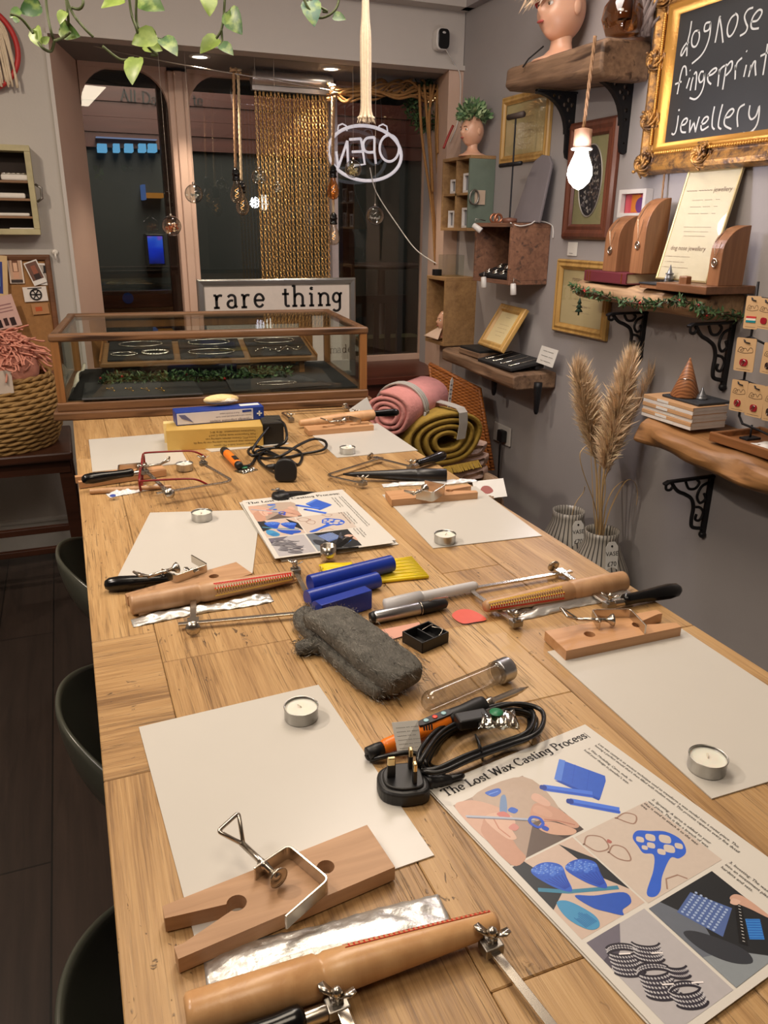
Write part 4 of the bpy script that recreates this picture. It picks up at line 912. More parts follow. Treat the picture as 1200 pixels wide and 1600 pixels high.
# wash label
lm=MB(); A=onz(622,1182,ZT+.004);B=onz(660,1178,ZT+.004); A2=onz(612,1129,ZT+.034);B2=onz(653,1125,ZT+.036)
lm.add([A,B,B2,A2],[(0,1,2,3)]); t=lm.build('cable_label',plain('white_label_card',(220,218,212),.5),it,solid=.0005,label='white printed care label')
x=unit(B2-A2); y=unit(A-A2); n=x.cross(y); nn=-n if n.dot(CAM-A)<0 else n; lb=MB()
for k in range(7):
    text(lb,'~~~~~ ~~ ~~~~ ~~~'[:17-(k%3)*3],.0034,basis(A2+y*(.007+.0042*k)+x*.003+nn*.0006,x,-y))
for k in range(60):
    i,j=k%12,k//12; 
    if (k*7919)%3: lb.box((.032+.0009*i,-.006-.0012*j,.0006),(.0009,.0012,.0001),basis(A2+nn*.0002,x,-y))
lb.build('lettering',ink,t)
# bag of tips
def tipbag(pc,label,yaw,z=ZT+.012):
    p=onz(*pc,z); m=TR(p.x,p.y,z,yaw); t=thing('tip_bag',label,'bag',(p.x,p.y,ZT))
    MB().grid(lambda u,v:((u-.5)*.044,(v-.5)*.034,.004*(1-(2*u-1)**4)*(1-(2*v-1)**4)+.0012*math.sin(u*19+v*8)),14,10,m).build('film',glass('crinkled_film',(225,230,228),.9,.08,.16),t,True,solid=.0004)
    MB().lathe([(.0001,0),(.0075,.0001),(.0075,.0005),(.0001,.0006)],20,m@TR(.0,.004,.0062)).build('sticker',plain('green_sticker',(40,120,80),.4),t,True)
    for k in range(5): MB().tube([m@V((-.017+.008*k,-.013,.002)),m@V((-.015+.008*k,-.004,.003)),m@V((-.014+.008*k,.008,.0025))],[.0024,.0022,.0006],8).build('iron_tip',steel,t,True)
    return t
tipbag((776,1124),'clear bag of metal iron tips with green sticker on the near cable coil',-.35,ZT+.026)
# ================= FAR MIDDLE =================
it2,im2=iron((372,724),(352,704),'far orange handled soldering iron end, beside the gold box') if False else (None,None)
m,ln=axis_m((374,728),(352,706),ZT+.012); t=thing('soldering_iron','far orange handled soldering iron beside the gold box','soldering iron',m.translation-V((0,0,.012))); X=m@LX
MB().lathe([(.003,-.004),(.0085,-.002),(.0095,.008),(.0090,.012)],18,X).build('end_cap',blk,t,True); MB().lathe([(.0090,.011),(.0098,.016),(.0100,ln-.02),(.0092,ln-.014)],20,X).build('handle',plain('orange_plastic',(232,120,26),.35),t,True)
MB().lathe([(.0095,ln-.016),(.0110,ln-.010),(.0105,ln+.01),(.003,ln+.014)],20,X).build('grip',blk,t,True); MB().prism([(.02,-.005),(.05,-.005),(.05,.005),(.02,.005)],.0092,.0112,m).build('button_panel',blk,t,fixn=True)
c2=[onz(376,729,ZT+.008),onz(392,726,ZT+.006),onz(400,712,ZT+.004),onz(396,700,ZT+.02),onz(420,668,ZT+.045),onz(437,658,ZT+.055),onz(446,668,ZT+.05),onz(446,690,ZT+.03),onz(420,702,ZT+.008),onz(396,712,ZT+.012),onz(388,704,ZT+.015),onz(405,698,ZT+.012),onz(440,714,ZT+.006),onz(470,710,ZT+.004),onz(506,702,ZT+.01),onz(508,690,ZT+.015),onz(490,686,ZT+.018),onz(466,696,ZT+.02),onz(440,712,ZT+.015),onz(412,716,ZT+.004),onz(400,706,ZT+.01),onz(425,700,ZT+.012),onz(460,702,ZT+.01),onz(472,712,ZT+.004),onz(466,726,ZT+.003),onz(452,720,ZT+.01),onz(412,708,ZT+.004),onz(405,720,ZT+.004),onz(424,736,ZT+.008),onz(434,740,ZT+.012)]
MB().tube(smooth_pts(c2,6),.0035,8).build('cable',cab,t,True)
# far plug standing on its pins side on
p=onz(447,752); t=thing('mains_plug','black mains plug standing on edge above the black divider tool','plug',(p.x,p.y,ZT)); m=TR(p.x,p.y,ZT+.0265)@M.Rotation(-.35,4,'Z')@M.Rotation(PI/2-.12,4,'X'); o=blob([(-.024,-.012),(-.022,-.020),(-.014,-.025),(.014,-.025),(.022,-.020),(.024,-.012),(.024,.004),(.018,.018),(.008,.024),(-.008,.024),(-.018,.018),(-.024,.004)],3)
MB().prism(o,-.008,.009,m).build('body',blk,t,False,bevel=.004,seg=3,fixn=True)
for x,y,w,d in ((0,.011,.004,.008),(-.011,-.010,.0065,.004),(.011,-.010,.0065,.004)): MB().box((x,y,-.017),(w,d,.02),m).build('pin',plain('brass_pin',(214,190,140),.25,1.),t)
MB().lathe([(.0075,0),(.0068,.008),(.0058,.014),(.004,.02)],14,m@TR(-.022,.006,0,PI/2)@M.Rotation(PI/2,4,'X')@M.Rotation(PI,4,'X')).build('cord_grip',blk,t,True)
tipbag((384,735),'clear bag of iron tips beside the far orange iron',.5,ZT+.001)
# black divider tool
m,ln=axis_m((430,778),(488,767),ZT+.010); t=thing('divider_tool','black spring divider with domed head beyond the far printed guide','divider',m.translation-V((0,0,.01)))
MB().lathe([(.006,-.010),(.0165,-.009),(.0185,.002),(.0165,.008),(.010,.010),(.001,.0105)],24,m@TR(.012,0,.0)).build('head',blk,t,True)
MB().sweep([m@V((.02,0,.001)),m@V((.05,0,-.001)),m@V((ln+.006,0,-.004))],[(-.010,-.006),(.010,-.006),(.008,.007),(-.008,.007)],(0,0,1),scale=[1,.8,.12]).build('leg',blk,t,True,bevel=.0006); MB().tube([m@V((-.024,.002,-.005)),m@V((.0,0,-.004))],.0022,8).build('pin',steel2,t,True)
MB().tube([m@V((.006,0,.010)),m@V((.006,0,.018))],.002,8).lathe([(.004,0),(.0045,.003),(.002,.004)],12,m@TR(.006,0,.016)).tube([m@V((-.004,.008,.016)),m@V((.018,-.006,.014))],.0016,6).build('adjusting_screw',steel2,t,True)
# ring cup with black tweezers on the far guide
zg=ZT+.009; p=onz(513,871,zg); t=thing('ring_holder','nickel ring cup standing on the far printed guide','ring cup',(p.x,p.y,zg)); MB().lathe([(.0125,0),(.0130,.001),(.0130,.0215),(.0112,.0215),(.0112,.002),(.0005,.002)],28,TR(p.x,p.y,zg)).build('cup',steel,t,True,bevel=0); 
MB().lathe([(.0028,0),(.0028,.004),(.001,.005)],12,TR(p.x,p.y,zg+.011)@M.Rotation(-1.9,4,'Z')@TR(.0125,0,0)@M.Rotation(PI/2,4,'Y')).build('set_screw',steel2,t,True)
t=thing('tweezers','black pointed tweezers lying open behind the nickel ring cup','tweezers',(p.x,p.y,zg)); q1=onz(524,858,zg+.008)
for (px,py,hh) in ((532,832,.02),(552,838,.016)):
    e=onz(px,py,zg+hh); mid=(q1+e)/2+V((.004,0,.003)); MB().sweep([q1,mid,e],[(-.0035,-.0012),(.0035,-.0012),(.0035,.0012),(-.0035,.0012)],(.2,-.6,.6),scale=[1,1.1,.2]).build('blade',blk,t,False)
MB().tube([q1,onz(560,856,zg+.007)],.0028,8).build('stem',blk,t,True)
# boxes at the back of the table
def boxthing(name,c,x,dims,z,mat,label,cat):
    m=basis((c.x,c.y,z),x,(-x.y,x.x,0),(0,0,1)); t=thing(name,label,cat,(c.x,c.y,z))
    MB().box((dims[0]/2,dims[1]/2,dims[2]/2),dims,m).build('carton',mat,t,bevel=.0012); return t,m
goldm=plain('gold_carton',(206,170,92),.4,.15,.05,60.); bluem=plain('blue_carton',(28,56,140),.4)
c=onz(262,705); x=unit(onz(412,697)-c); gw=(onz(412,697)-c).length
tg_,m=boxthing('soldering_box',c,x,(gw,.075,.052),ZT,goldm,'gold carton with upside-down printed list on its front','box'); b=MB()
for k,s in enumerate(('Intelligent control, built-in PID system','Automatic sleep protects the soldering iron tip long life','5-core PTC, Ceramic element soldering iron','Multi Temperature mode display: C and F','Temperature compensation: -50 to 50 C')): text(b,'- '+s,.0068,m@TR(gw-.014,-.0006,.010+.0085*k)@M.Rotation(PI/2,4,'X')@M.Rotation(PI,4,'Z'))
b.build('lettering',plain('dark_brown_print',(70,50,20),.5),tg_)
MB().box((.012,.09,.026),(.04,.03,.05),m).build('end_flap',plain('pale_gold_carton',(226,202,140),.5),tg_)
c2_=onz(414,699); x2=unit(onz(440,690)-onz(412,698)); tb_,m2=boxthing('tool_carton',V((m@V((gw+.001,.008,0)))),x,(.052,.09,.056),ZT,plain('black_carton',(26,25,24),.45),'black carton with ridged stripes behind the far cable','box'); b=MB()
for k in range(5): b.box((.026,.012+.016*k,.0565),(.05,.003,.001),m2)
b.build('stripe',plain('grey_stripe',(96,92,84),.5),tb_)
zb=ZT+.052; c=onz(276,666,zb); x=unit(onz(412,655,zb)-c); bwid=(onz(413,655,zb)-c).length
ts,m=boxthing('scalpel_box',c,x,(bwid,.055,.034),zb,bluem,'blue and white scalpel carton lying on the gold carton','box')
MB().box((bwid*.44,-.0006,.017),(bwid*.86,.001,.028),m).build('front_panel',plain('pale_print_panel',(206,204,214),.4),ts)
f=lambda u,v:m@TR(u,-.0014,v)@M.Rotation(PI/2,4,'X')@M.Rotation(PI,4,'Z'); b=MB()
text(b,'HypaEdge Disposable Scalpels',.0088,f(bwid*.85,.0075)); text(b,'Stainless steel surgical blade with plastic handle',.0048,f(bwid*.85,.0165)); text(b,'Pack of 10 sterile scalpels',.0048,f(bwid*.71,.0245)); b.build('lettering',plain('navy_print',(40,44,90),.5),ts)
MB().box((bwid*.80,-.0012,.0255),(.024,.001,.006),m).build('size_patch',bluem,ts); b=MB(); text(b,'Size 11',.0048,f(bwid*.85,.0235)@M.Translation((0,0,.0006))); b.build('size_lettering',plain('white_print',(225,225,225),.5),ts)
MB().box((bwid*.945,-.0008,.0165),(.0035,.001,.013),m).box((bwid*.945,-.0008,.0165),(.013,.001,.0035),m).build('cross_emblem',plain('white_print',(225,225,225),.5),ts,label='white cross emblem')
MB().prism([(bwid*.03,.028),(bwid*.10,.027),(bwid*.15,.016),(bwid*.19,.006),(bwid*.13,.012),(bwid*.06,.018)],0,.0008,m@TR(0,-.0011,0)@M.Rotation(PI/2,4,'X')).build('blade_picture',plain('grey_blue_print',(96,100,140),.4),ts,fixn=True)
MB().box((bwid*.86,.03,.0345),(.05,.02,.001),m).build('top_print',plain('white_print',(225,225,225),.5),ts)
zt=zb+.034; m3=basis(onz(352,630,zt+.004),x,(-x.y,x.x,0),(0,0,1))
t=thing('cotton_packet','cream packet of cotton in clear film on the scalpel carton','packet',onz(345,632,zt)); MB().ball((0,0,.011),(.046,.022,.013),18,m3@TR(-.01,0,0)).build('cotton',plain('cream_cotton',(232,206,150),.8,0.,.1,50.,.004,120.),t,True)
MB().grid(lambda u,v:(-.055+u*.125,(v-.5)*.05*(1-.75*max(0,u-.7)/.3),.018*math.sin(PI*min(1,u*1.15))*(1-(2*v-1)**2*.8)+.006+.012*max(0,u-.75)),16,8,m3).build('film',glass('soft_clear_film',(248,246,240),.3,.15,.03),t,True)
lf=[onz(*p,ZT+.0008) for p in ((318,700),(418,690),(452,692),(450,694),(330,706))]; o=MB().poly(lf[::-1]).build('instruction_leaflet',paperm,None,solid=.0008); tag(o_at(o),'white instruction leaflet under the gold carton','leaflet')
# red glasses
redm=plain('dark_red_acetate',(120,22,28),.25,0.,.2,90.); gl=glass('spectacle_lens',(240,238,236),1.,0.,.03)
p0=onz(219,768,ZT+.012);p1=onz(226,722,ZT+.012); yv=unit(p1-p0); W=.135; xv=V((yv.y,-yv.x,0)); m=basis((p0.x,p0.y,ZT+.003),yv,(0,0,1)) ; t=thing('glasses','dark red framed glasses resting on the far left tools','glasses',(p0.x,p0.y,ZT))
W=(p1-p0).length
b=MB()
for cx in (W*.25,W*.75):
    lp=[(cx+W*.215*math.copysign(abs(math.cos(a))**.6,math.cos(a)),.019+.0165*math.copysign(abs(math.sin(a))**.6,math.sin(a)),0) for a in [2*PI*i/24 for i in range(24)]]
    b.tube(lp,.0025,8,True,m=m)
b.tube([(W*.46,.026,0),(W*.5,.029,0),(W*.54,.026,0)],.0022,8,m=m).build('rims',redm,t,True)
for cx in (W*.25,W*.75): MB().poly([(cx+W*.21*math.cos(a),.019+.016*math.sin(a),0) for a in [2*PI*i/24 for i in range(24)]],m).build('lens',gl,t)
for yy,ex in ((0.,(338,748)),(W,(335,722))):
    s=m@V((yy,.030,0)); pts=[s,s+xv*.02+V((0,0,.001)),s+xv*.09+V((0,0,.0)),s+xv*.115+V((0,0,-.004)),s+xv*.138+V((0,0,-.018))]; MB().tube(smooth_pts(pts,5),[.0022]*21 if False else .0022,8).build('temple',redm,t,True)
# ================= DISPLAY CASE =================
oak=wood('old_oak',(128,92,62),(80,54,36),0,1.2,.4,1.2,.0008,(50,30,18)); oakl=wood('golden_oak',(158,108,62),(112,74,42),2,1.,.4)
velvet=plain('black_velvet',(30,29,31),.85); slate=plain('charcoal_velvet',(52,52,54),.8); silver=plain('polished_silver',(220,216,208),.18,1.); gold=plain('polished_gold',(226,186,104),.22,1.)
Pl=V((-.055,2.335,ZT)); Pr=V((.838,2.245,ZT)); CX=unit(Pr-Pl); CW=(Pr-Pl).length; CD=.56; CH=.228
CM=basis(Pl,CX,(-CX.y,CX.x,0),(0,0,1))
cs=thing('display_case','oak and glass counter display case at the far end of the table','display case',mat4=CM)
b=MB(); b.box((CW/2,CD/2,.012),(CW+.03,CD+.03,.024),CM).box((CW/2,CD/2,.036),(CW+.008,CD+.008,.026),CM).build('plinth',oak,cs,bevel=.005,seg=3)
r=.022
for (x,y) in ((r/2,r/2),(CW-r/2,r/2),(r/2,CD-r/2),(CW-r/2,CD-r/2)): MB().box((x,y,(.048+CH)/2),(r,r,CH-.048),CM).build('post',oakl,cs,bevel=.002)
for (c,d) in (((CW/2,r/2,CH),(CW+.008,.028,.022)),((CW/2,CD-r/2,CH),(CW+.008,.028,.022)),((r/2,CD/2,CH),(.026,CD-.03,.022)),((CW-r/2,CD/2,CH),(.026,CD-.03,.022))): MB().box(c,d,CM).build('top_rail',oak,cs,bevel=.007,seg=3)
for c,d in (((CW*.10,CD-.01,.14),(.05,.014,.17)),((CW*.90,CD-.01,.14),(.05,.014,.17)),((CW*.5,CD-.01,.065),(CW*.8,.014,.035)),((CW*.5,CD-.01,.205),(CW*.8,.014,.03))): MB().box(c,d,CM).build('back_frame',oakl,cs,bevel=.002)
cg=glass('case_glass',(243,246,243),.5,0.,.01)
for nm,c,d in (('front_pane',(CW/2,.008,.135),(CW-.04,.003,.175)),('top_pane',(CW/2,CD/2,CH+.004),(CW-.04,CD-.04,.003)),('side_pane',(.008,CD/2,.135),(.003,CD-.04,.175)),('side_pane',(CW-.008,CD/2,.135),(.003,CD-.04,.175)),('back_pane',(CW/2,CD-.012,.135),(CW*.78,.003,.12))): MB().box(c,d,CM).build(nm,cg,cs)
MB().box((CW/2,CD/2,.0515),(CW-.05,CD-.05,.005),CM).build('velvet_floor',velvet,cs)
wl=MB().grid(lambda u,v:(.026+.02*v+.004*math.sin(u*9),.04+u*.40,.056+.03*math.sin(v*PI*.6)+.004*math.sin(u*14)),20,6,CM); wl.build('lining_cloth',plain('white_lining',(214,206,192),.7),cs,True,solid=.001)
zf=ZT+.0545
def onc(px,py,z): return onz(px,py,z)
def slab(pts,z,h,name,mat,label,cat,group=None,par=None):
    P=[onz(*p,z) for p in pts]; b=MB(); vs=[V((p.x,p.y,z)) for p in P]+[V((p.x,p.y,z+h)) for p in P]; b.add(vs,[(3,2,1,0),(4,5,6,7),(0,1,5,4),(1,2,6,5),(2,3,7,6),(3,0,4,7)])
    o=b.build(name,mat,None,bevel=.0015,fixn=True); return tag(o_at(o),label,cat,group)
slab([(128,626),(318,617),(300,592),(132,600)],zf,.004,'velvet_board',slate,'grey velvet board with four gold earrings inside the display case','display board')
slab([(362,613),(518,603),(470,588),(352,593)],zf,.004,'velvet_board',slate,'grey velvet board under the oval bracelet at the right inside the display case','display board')
def loop(c,rx,ry,m,rr,beads,mat,name,label,cat,group,twist=0.,tilt=0):
    b=MB(); n=40; rg=random.Random(int(c[0]*9000)); pts=[(rx*math.cos(2*PI*k/n),ry*math.sin(2*PI*k/n),rr+rg.uniform(0,.0008)) for k in range(n)]
    mm_=m@M.Translation(c); b.tube([mm_@V(p) for p in pts],rr,6,True)
    for k in range(beads): a=2*PI*k/beads; b.ball(mm_@V((rx*math.cos(a),ry*math.sin(a),rr)),rr*1.9,6)
    o=b.build(name,mat,None,True); return tag(o_at(o),label,cat,group)
p=CM.inverted()@onz(432,599,zf+.004); loop((p.x,p.y,zf-ZT+.004),.062,.026,CM,.0012,22,silver,'bracelet','oval silver bracelet on the grey board at the right of the display case','bracelet','bracelets in the display case')
for i,px in enumerate((174,203,228,251)):
    q=onz(px+2,610,zf+.0045); t=thing('earring',['gold drop earring pair, first from the left on the grey board','gold drop earring pair, second from the left on the grey board','gold drop earring pair, third from the left on the grey board','gold drop earring pair, fourth from the left on the grey board'][i],'earring',(q.x,q.y,zf+.0045),0,'gold earrings in the display case'); b=MB()
    for s in(-1,1): b.tube([(q.x+s*.008-.006,q.y+.028,q.z+.001),(q.x+s*.003,q.y+.008,q.z+.001),(q.x+.004,q.y-.016,q.z+.001)],.0011,6).ball((q.x+s*.008-.006,q.y+.028,q.z+.0015),.0026,8)
    b.tube([(q.x-.013,q.y+.028,q.z+.001),(q.x+.0,q.y+.030,q.z+.002),(q.x+.004,q.y+.028,q.z+.001)],.0009,6).ball((q.x+.004,q.y-.018,q.z+.0015),.003,8); b.build('drop',gold,t,True)
# raised tray, tilted, with six velvet pads
o_=CM@V((.10,.29,.110)); nrm=(CM.to_3x3()@V((0,-.13,1))).normalized(); ty=(CM.to_3x3()@V((0,1,.13))).normalized(); TM=basis(o_,CX,ty,nrm)
tw,td=.70,.245
tr=thing('jewellery_tray','raised wooden tray holding velvet pads of bracelets in the display case','tray',mat4=TM); b=MB().box((tw/2,td/2,-.008),(tw,td,.016),TM); b.build('tray_base',wood('worn_oak',(150,112,76),(112,80,52),0,1.),tr,bevel=.003)
for x in (.003,tw-.003): MB().box((x,td/2,.002),(.006,td,.012),TM).build('rim',oakl,tr,bevel=.001)
for s,yy in ((-1,.03),(1,td-.03)):
    for xx in (.05,tw-.05):
        w=TM@V((xx,yy,-.016)); MB().box((w.x,w.y,(w.z+zf)/2),(.016,.016,w.z-zf),None).build('foot',oakl,tr)
pads=[];pw,pd=.205,.10
for j in range(2):
    for i in range(3):
        x=.025+i*.226;y=.012+j*.118; o=MB().box((x+pw/2,y+pd/2,.004),(pw,pd,.008),TM).build('velvet_pad',velvet,None,bevel=.002); tag(o_at(o),'black velvet pad, %s of the %s row in the tray'%(['left','middle','right'][i],['front','back'][j]),'velvet pad','velvet pads in the tray')
        L_='silver bracelet on the %s pad of the %s row'
        nm=(['left','middle','right'][i],['front','back'][j])
        if j==0 and i==0:
            loop((x+.05,y+.05,.009),.040,.020,TM,.0016,10,silver,'bracelet','plain silver bangle, left of two on the front left pad','bracelet','bracelets in the display case'); loop((x+.148,y+.055,.009),.040,.024,TM,.0028,26,silver,'bracelet','chunky silver bracelet, right of two on the front left pad','bracelet','bracelets in the display case')
        elif i==2 and j==0:
            b=MB(); b.tube([TM@V(p) for p in smooth_pts([(x+.02,y+.04,.010),(x+.06,y+.07,.012),(x+.10,y+.03,.010),(x+.13,y+.075,.014),(x+.16,y+.04,.010),(x+.185,y+.07,.012)],6)],.0016,6)
            for k in range(8): b.ball(TM@V((x+.03+.02*k,y+.05+.015*math.sin(k*2),.012)),.004,8)
            tag(o_at(b.build('charm_bracelet',silver,None,True)),'silver charm bracelet on the front right pad of the tray','bracelet','bracelets in the display case')
        else: loop((x+pw/2,y+pd/2,.009),.075 if j==0 else .07,.032,TM,.0014,20,silver,'bracelet',L_%nm,'bracelet','bracelets in the display case')
# moss garland inside the case
def leafy(path,n,r,ls,seed,berries=0):
    rg=random.Random(seed); P=smooth_pts(path,10); b=MB(); bb=MB()
    for k in range(n):
        p=P[rg.randrange(len(P))]+V((rg.gauss(0,r),rg.gauss(0,r),rg.gauss(0,r)*.8)); d=V((rg.gauss(0,1),rg.gauss(0,1),rg.gauss(0,1))).normalized(); s=d.cross(V((rg.gauss(0,1),rg.gauss(0,1),rg.gauss(0,1)))).normalized()
        l=ls*rg.uniform(.6,1.3); c=rg.choice([(44,72,36),(58,90,48),(34,58,32),(76,104,62)])
        b.add([p,p+d*l*.5+s*l*.18,p+d*l,p+d*l*.5-s*l*.18],[(0,1,2,3)],None,c)
    for k in range(berries): bb.ball(P[rg.randrange(len(P))]+V((rg.gauss(0,r),rg.gauss(0,r),rg.gauss(0,r)*.5)),.0045,8)
    return b,bb,P
a,b_=CM.inverted()@onz(150,592,zf+.012),CM.inverted()@onz(470,585,zf+.012)
pth=[CM@V((.12,.225,.07)),CM@V((.3,.22,.072)),CM@V((.5,.225,.07)),CM@V((.68,.22,.072))]
gb,bb,P=leafy(pth,2200,.010,.016,3,7); t=thing('moss_garland','green leafy garland with red berries lying in front of the tray in the display case','garland',pth[0]); MB().tube(P,.003,6).build('stem',plain('brown_twig',(70,50,34),.8),t); o=gb.build('leaves',vcol('leaf_colours',.6),t); bb.build('berries',plain('red_berry',(160,30,28),.3),t,True)
# ================= SIGN IN THE WINDOW =================
YS=3.76; a=ony(307,437,YS); c=ony(555,437,YS); sw=c.x-a.x; z0=.7175; zt=a.z
m=basis((a.x,YS,z0),(1,0,0),(0,0,1)); H=zt-z0; t=thing('shop_sign','white board sign in silver snap frame standing on the window sill','sign',(a.x+sw/2,YS,z0))
MB().frame(sw,H,[(0,-.012),(0,.006),(.006,.012),(.026,.010),(.032,.003),(.032,-.001)],m@M.Translation((sw/2,H/2,0))).build('frame',plain('snap_frame_silver',(176,178,176),.3,.9),t,bevel=.0015); MB().box((sw/2,H/2,-.004),(sw-.05,H-.05,.008),m).build('board',plain('sign_white',(226,216,206),.45),t)
b=MB(); s1=a; u=lambda px,py:(ony(px,py,YS).x-a.x,ony(px,py,YS).z-z0)
x0,y0=u(331,482); x1,_=u(536,478); w_=serif(MB(),'rare thing',1.,I4,mono=.66,sx=1.)
serif(b,'rare thing',(x1-x0)/w_,m@M.Translation((x0,y0,.001)),None,.13,.11,mono=.66); xm0,ym0=u(517,552); xm1,_=u(551,552)
serif(b,'made',(xm1-xm0)/(.72*4),m@M.Translation((xm0,ym0,.001)),None,.09,.08,mono=.72); b.build('lettering',plain('sign_black',(18,16,16),.5),t,label='black typewriter style letters')
# ================= CHAIN CURTAIN =================
chm=plain('antique_brass_chain',(226,186,120),.32,.9,.15,80.); YC=4.0
ra=ony(396,132,YC); rb=ony(512,150,YC); t=thing('chain_curtain','curtain of hanging brass chains on a silver rail in the window','chain curtain',(ra.x,YC,ra.z))
MB().tube([(ra.x-.01,YC,rb.z+.055),(rb.x+.02,YC,rb.z+.055)],.034,16).box(((ra.x+rb.x)/2,YC,rb.z+.012),(rb.x-ra.x+.02,.03,.02)).build('rail',plain('silver_rail',(210,206,202),.3,.8),t,True,bevel=.001)
zbt=.74; ns=20; xs=[ra.x+.008+(rb.x-ra.x-.012)*k/(ns-1) for k in range(ns)]; top=rb.z; pit=.0155; nl=int((top-zbt)/pit)
cb=MB(); cx=xs[0]
for k in range(nl):
    z=top-(k+.5)*pit; al=k%2; lp=[]
    for i in range(8):
        a=2*PI*i/8; X_,Z_=.0058*math.cos(a),.0105*math.sin(a); q=V((X_*.72,X_*.72,Z_)) if al==0 else V((X_*.72,-X_*.72,Z_)); lp.append(V((cx,YC,z))+q)
    cb.tube(lp,.0021,5,True)
c0=cb.build('chain',chm,t,True)
for x in xs[1:]:
    c=c0.copy(); COL.objects.link(c); c.parent=t; c.location=(x-cx,R.uniform(-.006,.006),R.uniform(-.008,.004))
# ================= NEON SIGN =================
YN=4.12; t=thing('open_sign','white neon tube OPEN sign seen from behind in the window','neon sign',ony(575,240,YN)); tubew=plain('white_tube_added_glow',(224,222,226),.35,0.,.02,20.,0,Emission_Color=L((230,225,235)),Emission_Strength=.42)  # unlit sign; a faint glow is added to brighten its white tubes
def np_(L_): return [ony(340+x/3,80+y/3,YN) for x,y in L_]
ell=[]
for k in range(48):
    a=2*PI*k/48; x=172*math.cos(a); y=128*math.sin(a); ca,sa=math.cos(.16),math.sin(.16); ell.append((690+x*ca-y*sa,478+x*sa+y*ca))
MB().tube(np_(ell),.0085,10,True).build('oval_tube',tubew,t,True)
lt=[[(805+45*math.cos(a),455+62*math.sin(a)) for a in [2*PI*i/24 for i in range(25)]],[(742,528),(735,470),(736,404)],[(736,404),(700,408),(684,430),(688,462),(706,474),(738,472)],[(672,410),(618,414)],[(672,410),(690,530),(640,536)],[(680,470),(630,472)],[(608,420),(612,540)],[(608,420),(566,545)],[(566,545),(556,470)]]
for q,nm in zip(lt,'OPPEEENNN'): MB().tube(smooth_pts(np_(q),4) if len(q)>4 else np_(q),.0065,8).build('letter_tube',tubew,t,True)
for cx,cy in ((585,360),(775,362)): MB().tube(np_([(cx-22,cy+10),(cx-18,cy-12),(cx,cy-20),(cx+18,cy-10),(cx+22,cy+14)]),.004,8).build('hanging_loop',tubew,t,True)
for cx in (600,770): MB().tube(np_([(cx,345),(cx-6,225)]),.001,5).build('wire',plain('thin_wire',(150,150,150),.5,.5),t)
# white cable from the sign
wc=plain('white_cable',(206,204,200),.5)
o=MB().tube(smooth_pts([ony(578,262,YN-.02),ony(588,300,YN-.05),ony(620,350,4.0),ony(650,390,3.85),ony(682,412,3.70)],8),.0028,6).build('sign_cable',wc,None,True); tag(o,'thin white cable running down from the neon sign','cable')
# ================= PENDANT BULBS AND BAUBLES =================
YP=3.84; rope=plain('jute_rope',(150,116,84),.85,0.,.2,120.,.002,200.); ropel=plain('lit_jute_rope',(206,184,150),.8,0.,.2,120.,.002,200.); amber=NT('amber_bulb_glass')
def bulbglass(name,c):
    t=NT(name); tr=t.nd('ShaderNodeBsdfTransparent',i0=L(c)); gl=t.nd('ShaderNodeBsdfGlossy',i1=.03); fr=t.nd('ShaderNodeLayerWeight',i0=.4); f=t.math('MULTIPLY_ADD',t.math('POWER',fr.outputs[1],1.4),.8,.08); mx=t.nd('ShaderNodeMixShader',i0=f,i1=tr.outputs[0],i2=gl.outputs[0]); t.t.links.new(mx.outputs[0],t.out.inputs[0]); return t.m
bg=bulbglass('bulb_glass',(246,238,226)); ba=bulbglass('amber_glass',(236,190,130)); fil=emit('warm_filament',(255,190,110),2.2)
def twist(b,A,B,r,turns=None):
    ln=(B-A).length; n=max(8,int(ln/.006)); d=(B-A)/ln; s=d.cross(V((0,1,0))).normalized(); u=s.cross(d)
    for ph in (0,2*PI/3,4*PI/3):
        b.tube([A+d*ln*k/n+(s*math.cos(ph+k*.55)+u*math.sin(ph+k*.55))*r*.55 for k in range(n+1)],r*.62,5)
def pendant(px,ptop,psock,pbulb,label,Y=YP,amb=False,rp=rope,knot=True,r=.006,sz=1.):
    A=ony(px[0],ptop,Y);B=ony(px[1],psock,Y); C=ony(px[2],pbulb,Y); t=thing('pendant_bulb',label,'pendant light',A,0,'rope pendant bulbs in the window'); b=MB(); twist(b,A,B,r)
    if knot: b.tube([A+V((.012*math.cos(a),.012*math.sin(a),.006*a/3)) for a in [k*.6 for k in range(16)]],.006,6)
    b.build('rope',rp,t,True); sd=MB().lathe([(.006,.0),(.012,-.006),(.0165,-.012),(.0165,-.022),(.0195,-.024),(.0195,-.030),(.0165,-.032),(.0165,-.046),(.019,-.048),(.019,-.054),(.014,-.056)],18,M.Translation(B)); sd.build('socket',handleblk,t,True)
    z1=-.056; L_=(B.z+z1)-(C.z)+.034*sz; k=sz
    MB().lathe([(.012,z1+.004),(.013,z1),(.014,z1-.012*k),(.024*k,z1-.032*k),(.031*k,z1-.058*k),(.029*k,z1-.076*k),(.018*k,z1-.092*k),(.0005,z1-.097*k)],20,M.Translation(B),cap=False).build('bulb',ba if amb else bg,t,True)
    MB().tube([B+V((.008*math.cos(k_),.004*math.sin(k_*2.),z1-.03-.0035*k_)) for k_ in [i*.6 for i in range(20)]],.0009,5).build('filament',fil,t)
    return t
pendant((365,368,370),114,262,300,'rope pendant bulb left of its pair, above the sign',YP)
pendant((372,377,376),114,282,324,'rope pendant bulb hanging lower right of its pair, left of the chain curtain',YP+.05,False,ropel)
pendant((522,520,521),150,258,297,'amber rope pendant bulb at the right edge of the chain curtain',YP,True)
pendant((519,521,521),138,332,366,'lowest rope pendant bulb, under the amber one',YP+.05,False,ropel)
bgl=bulbglass('bauble_glass',(236,238,236))
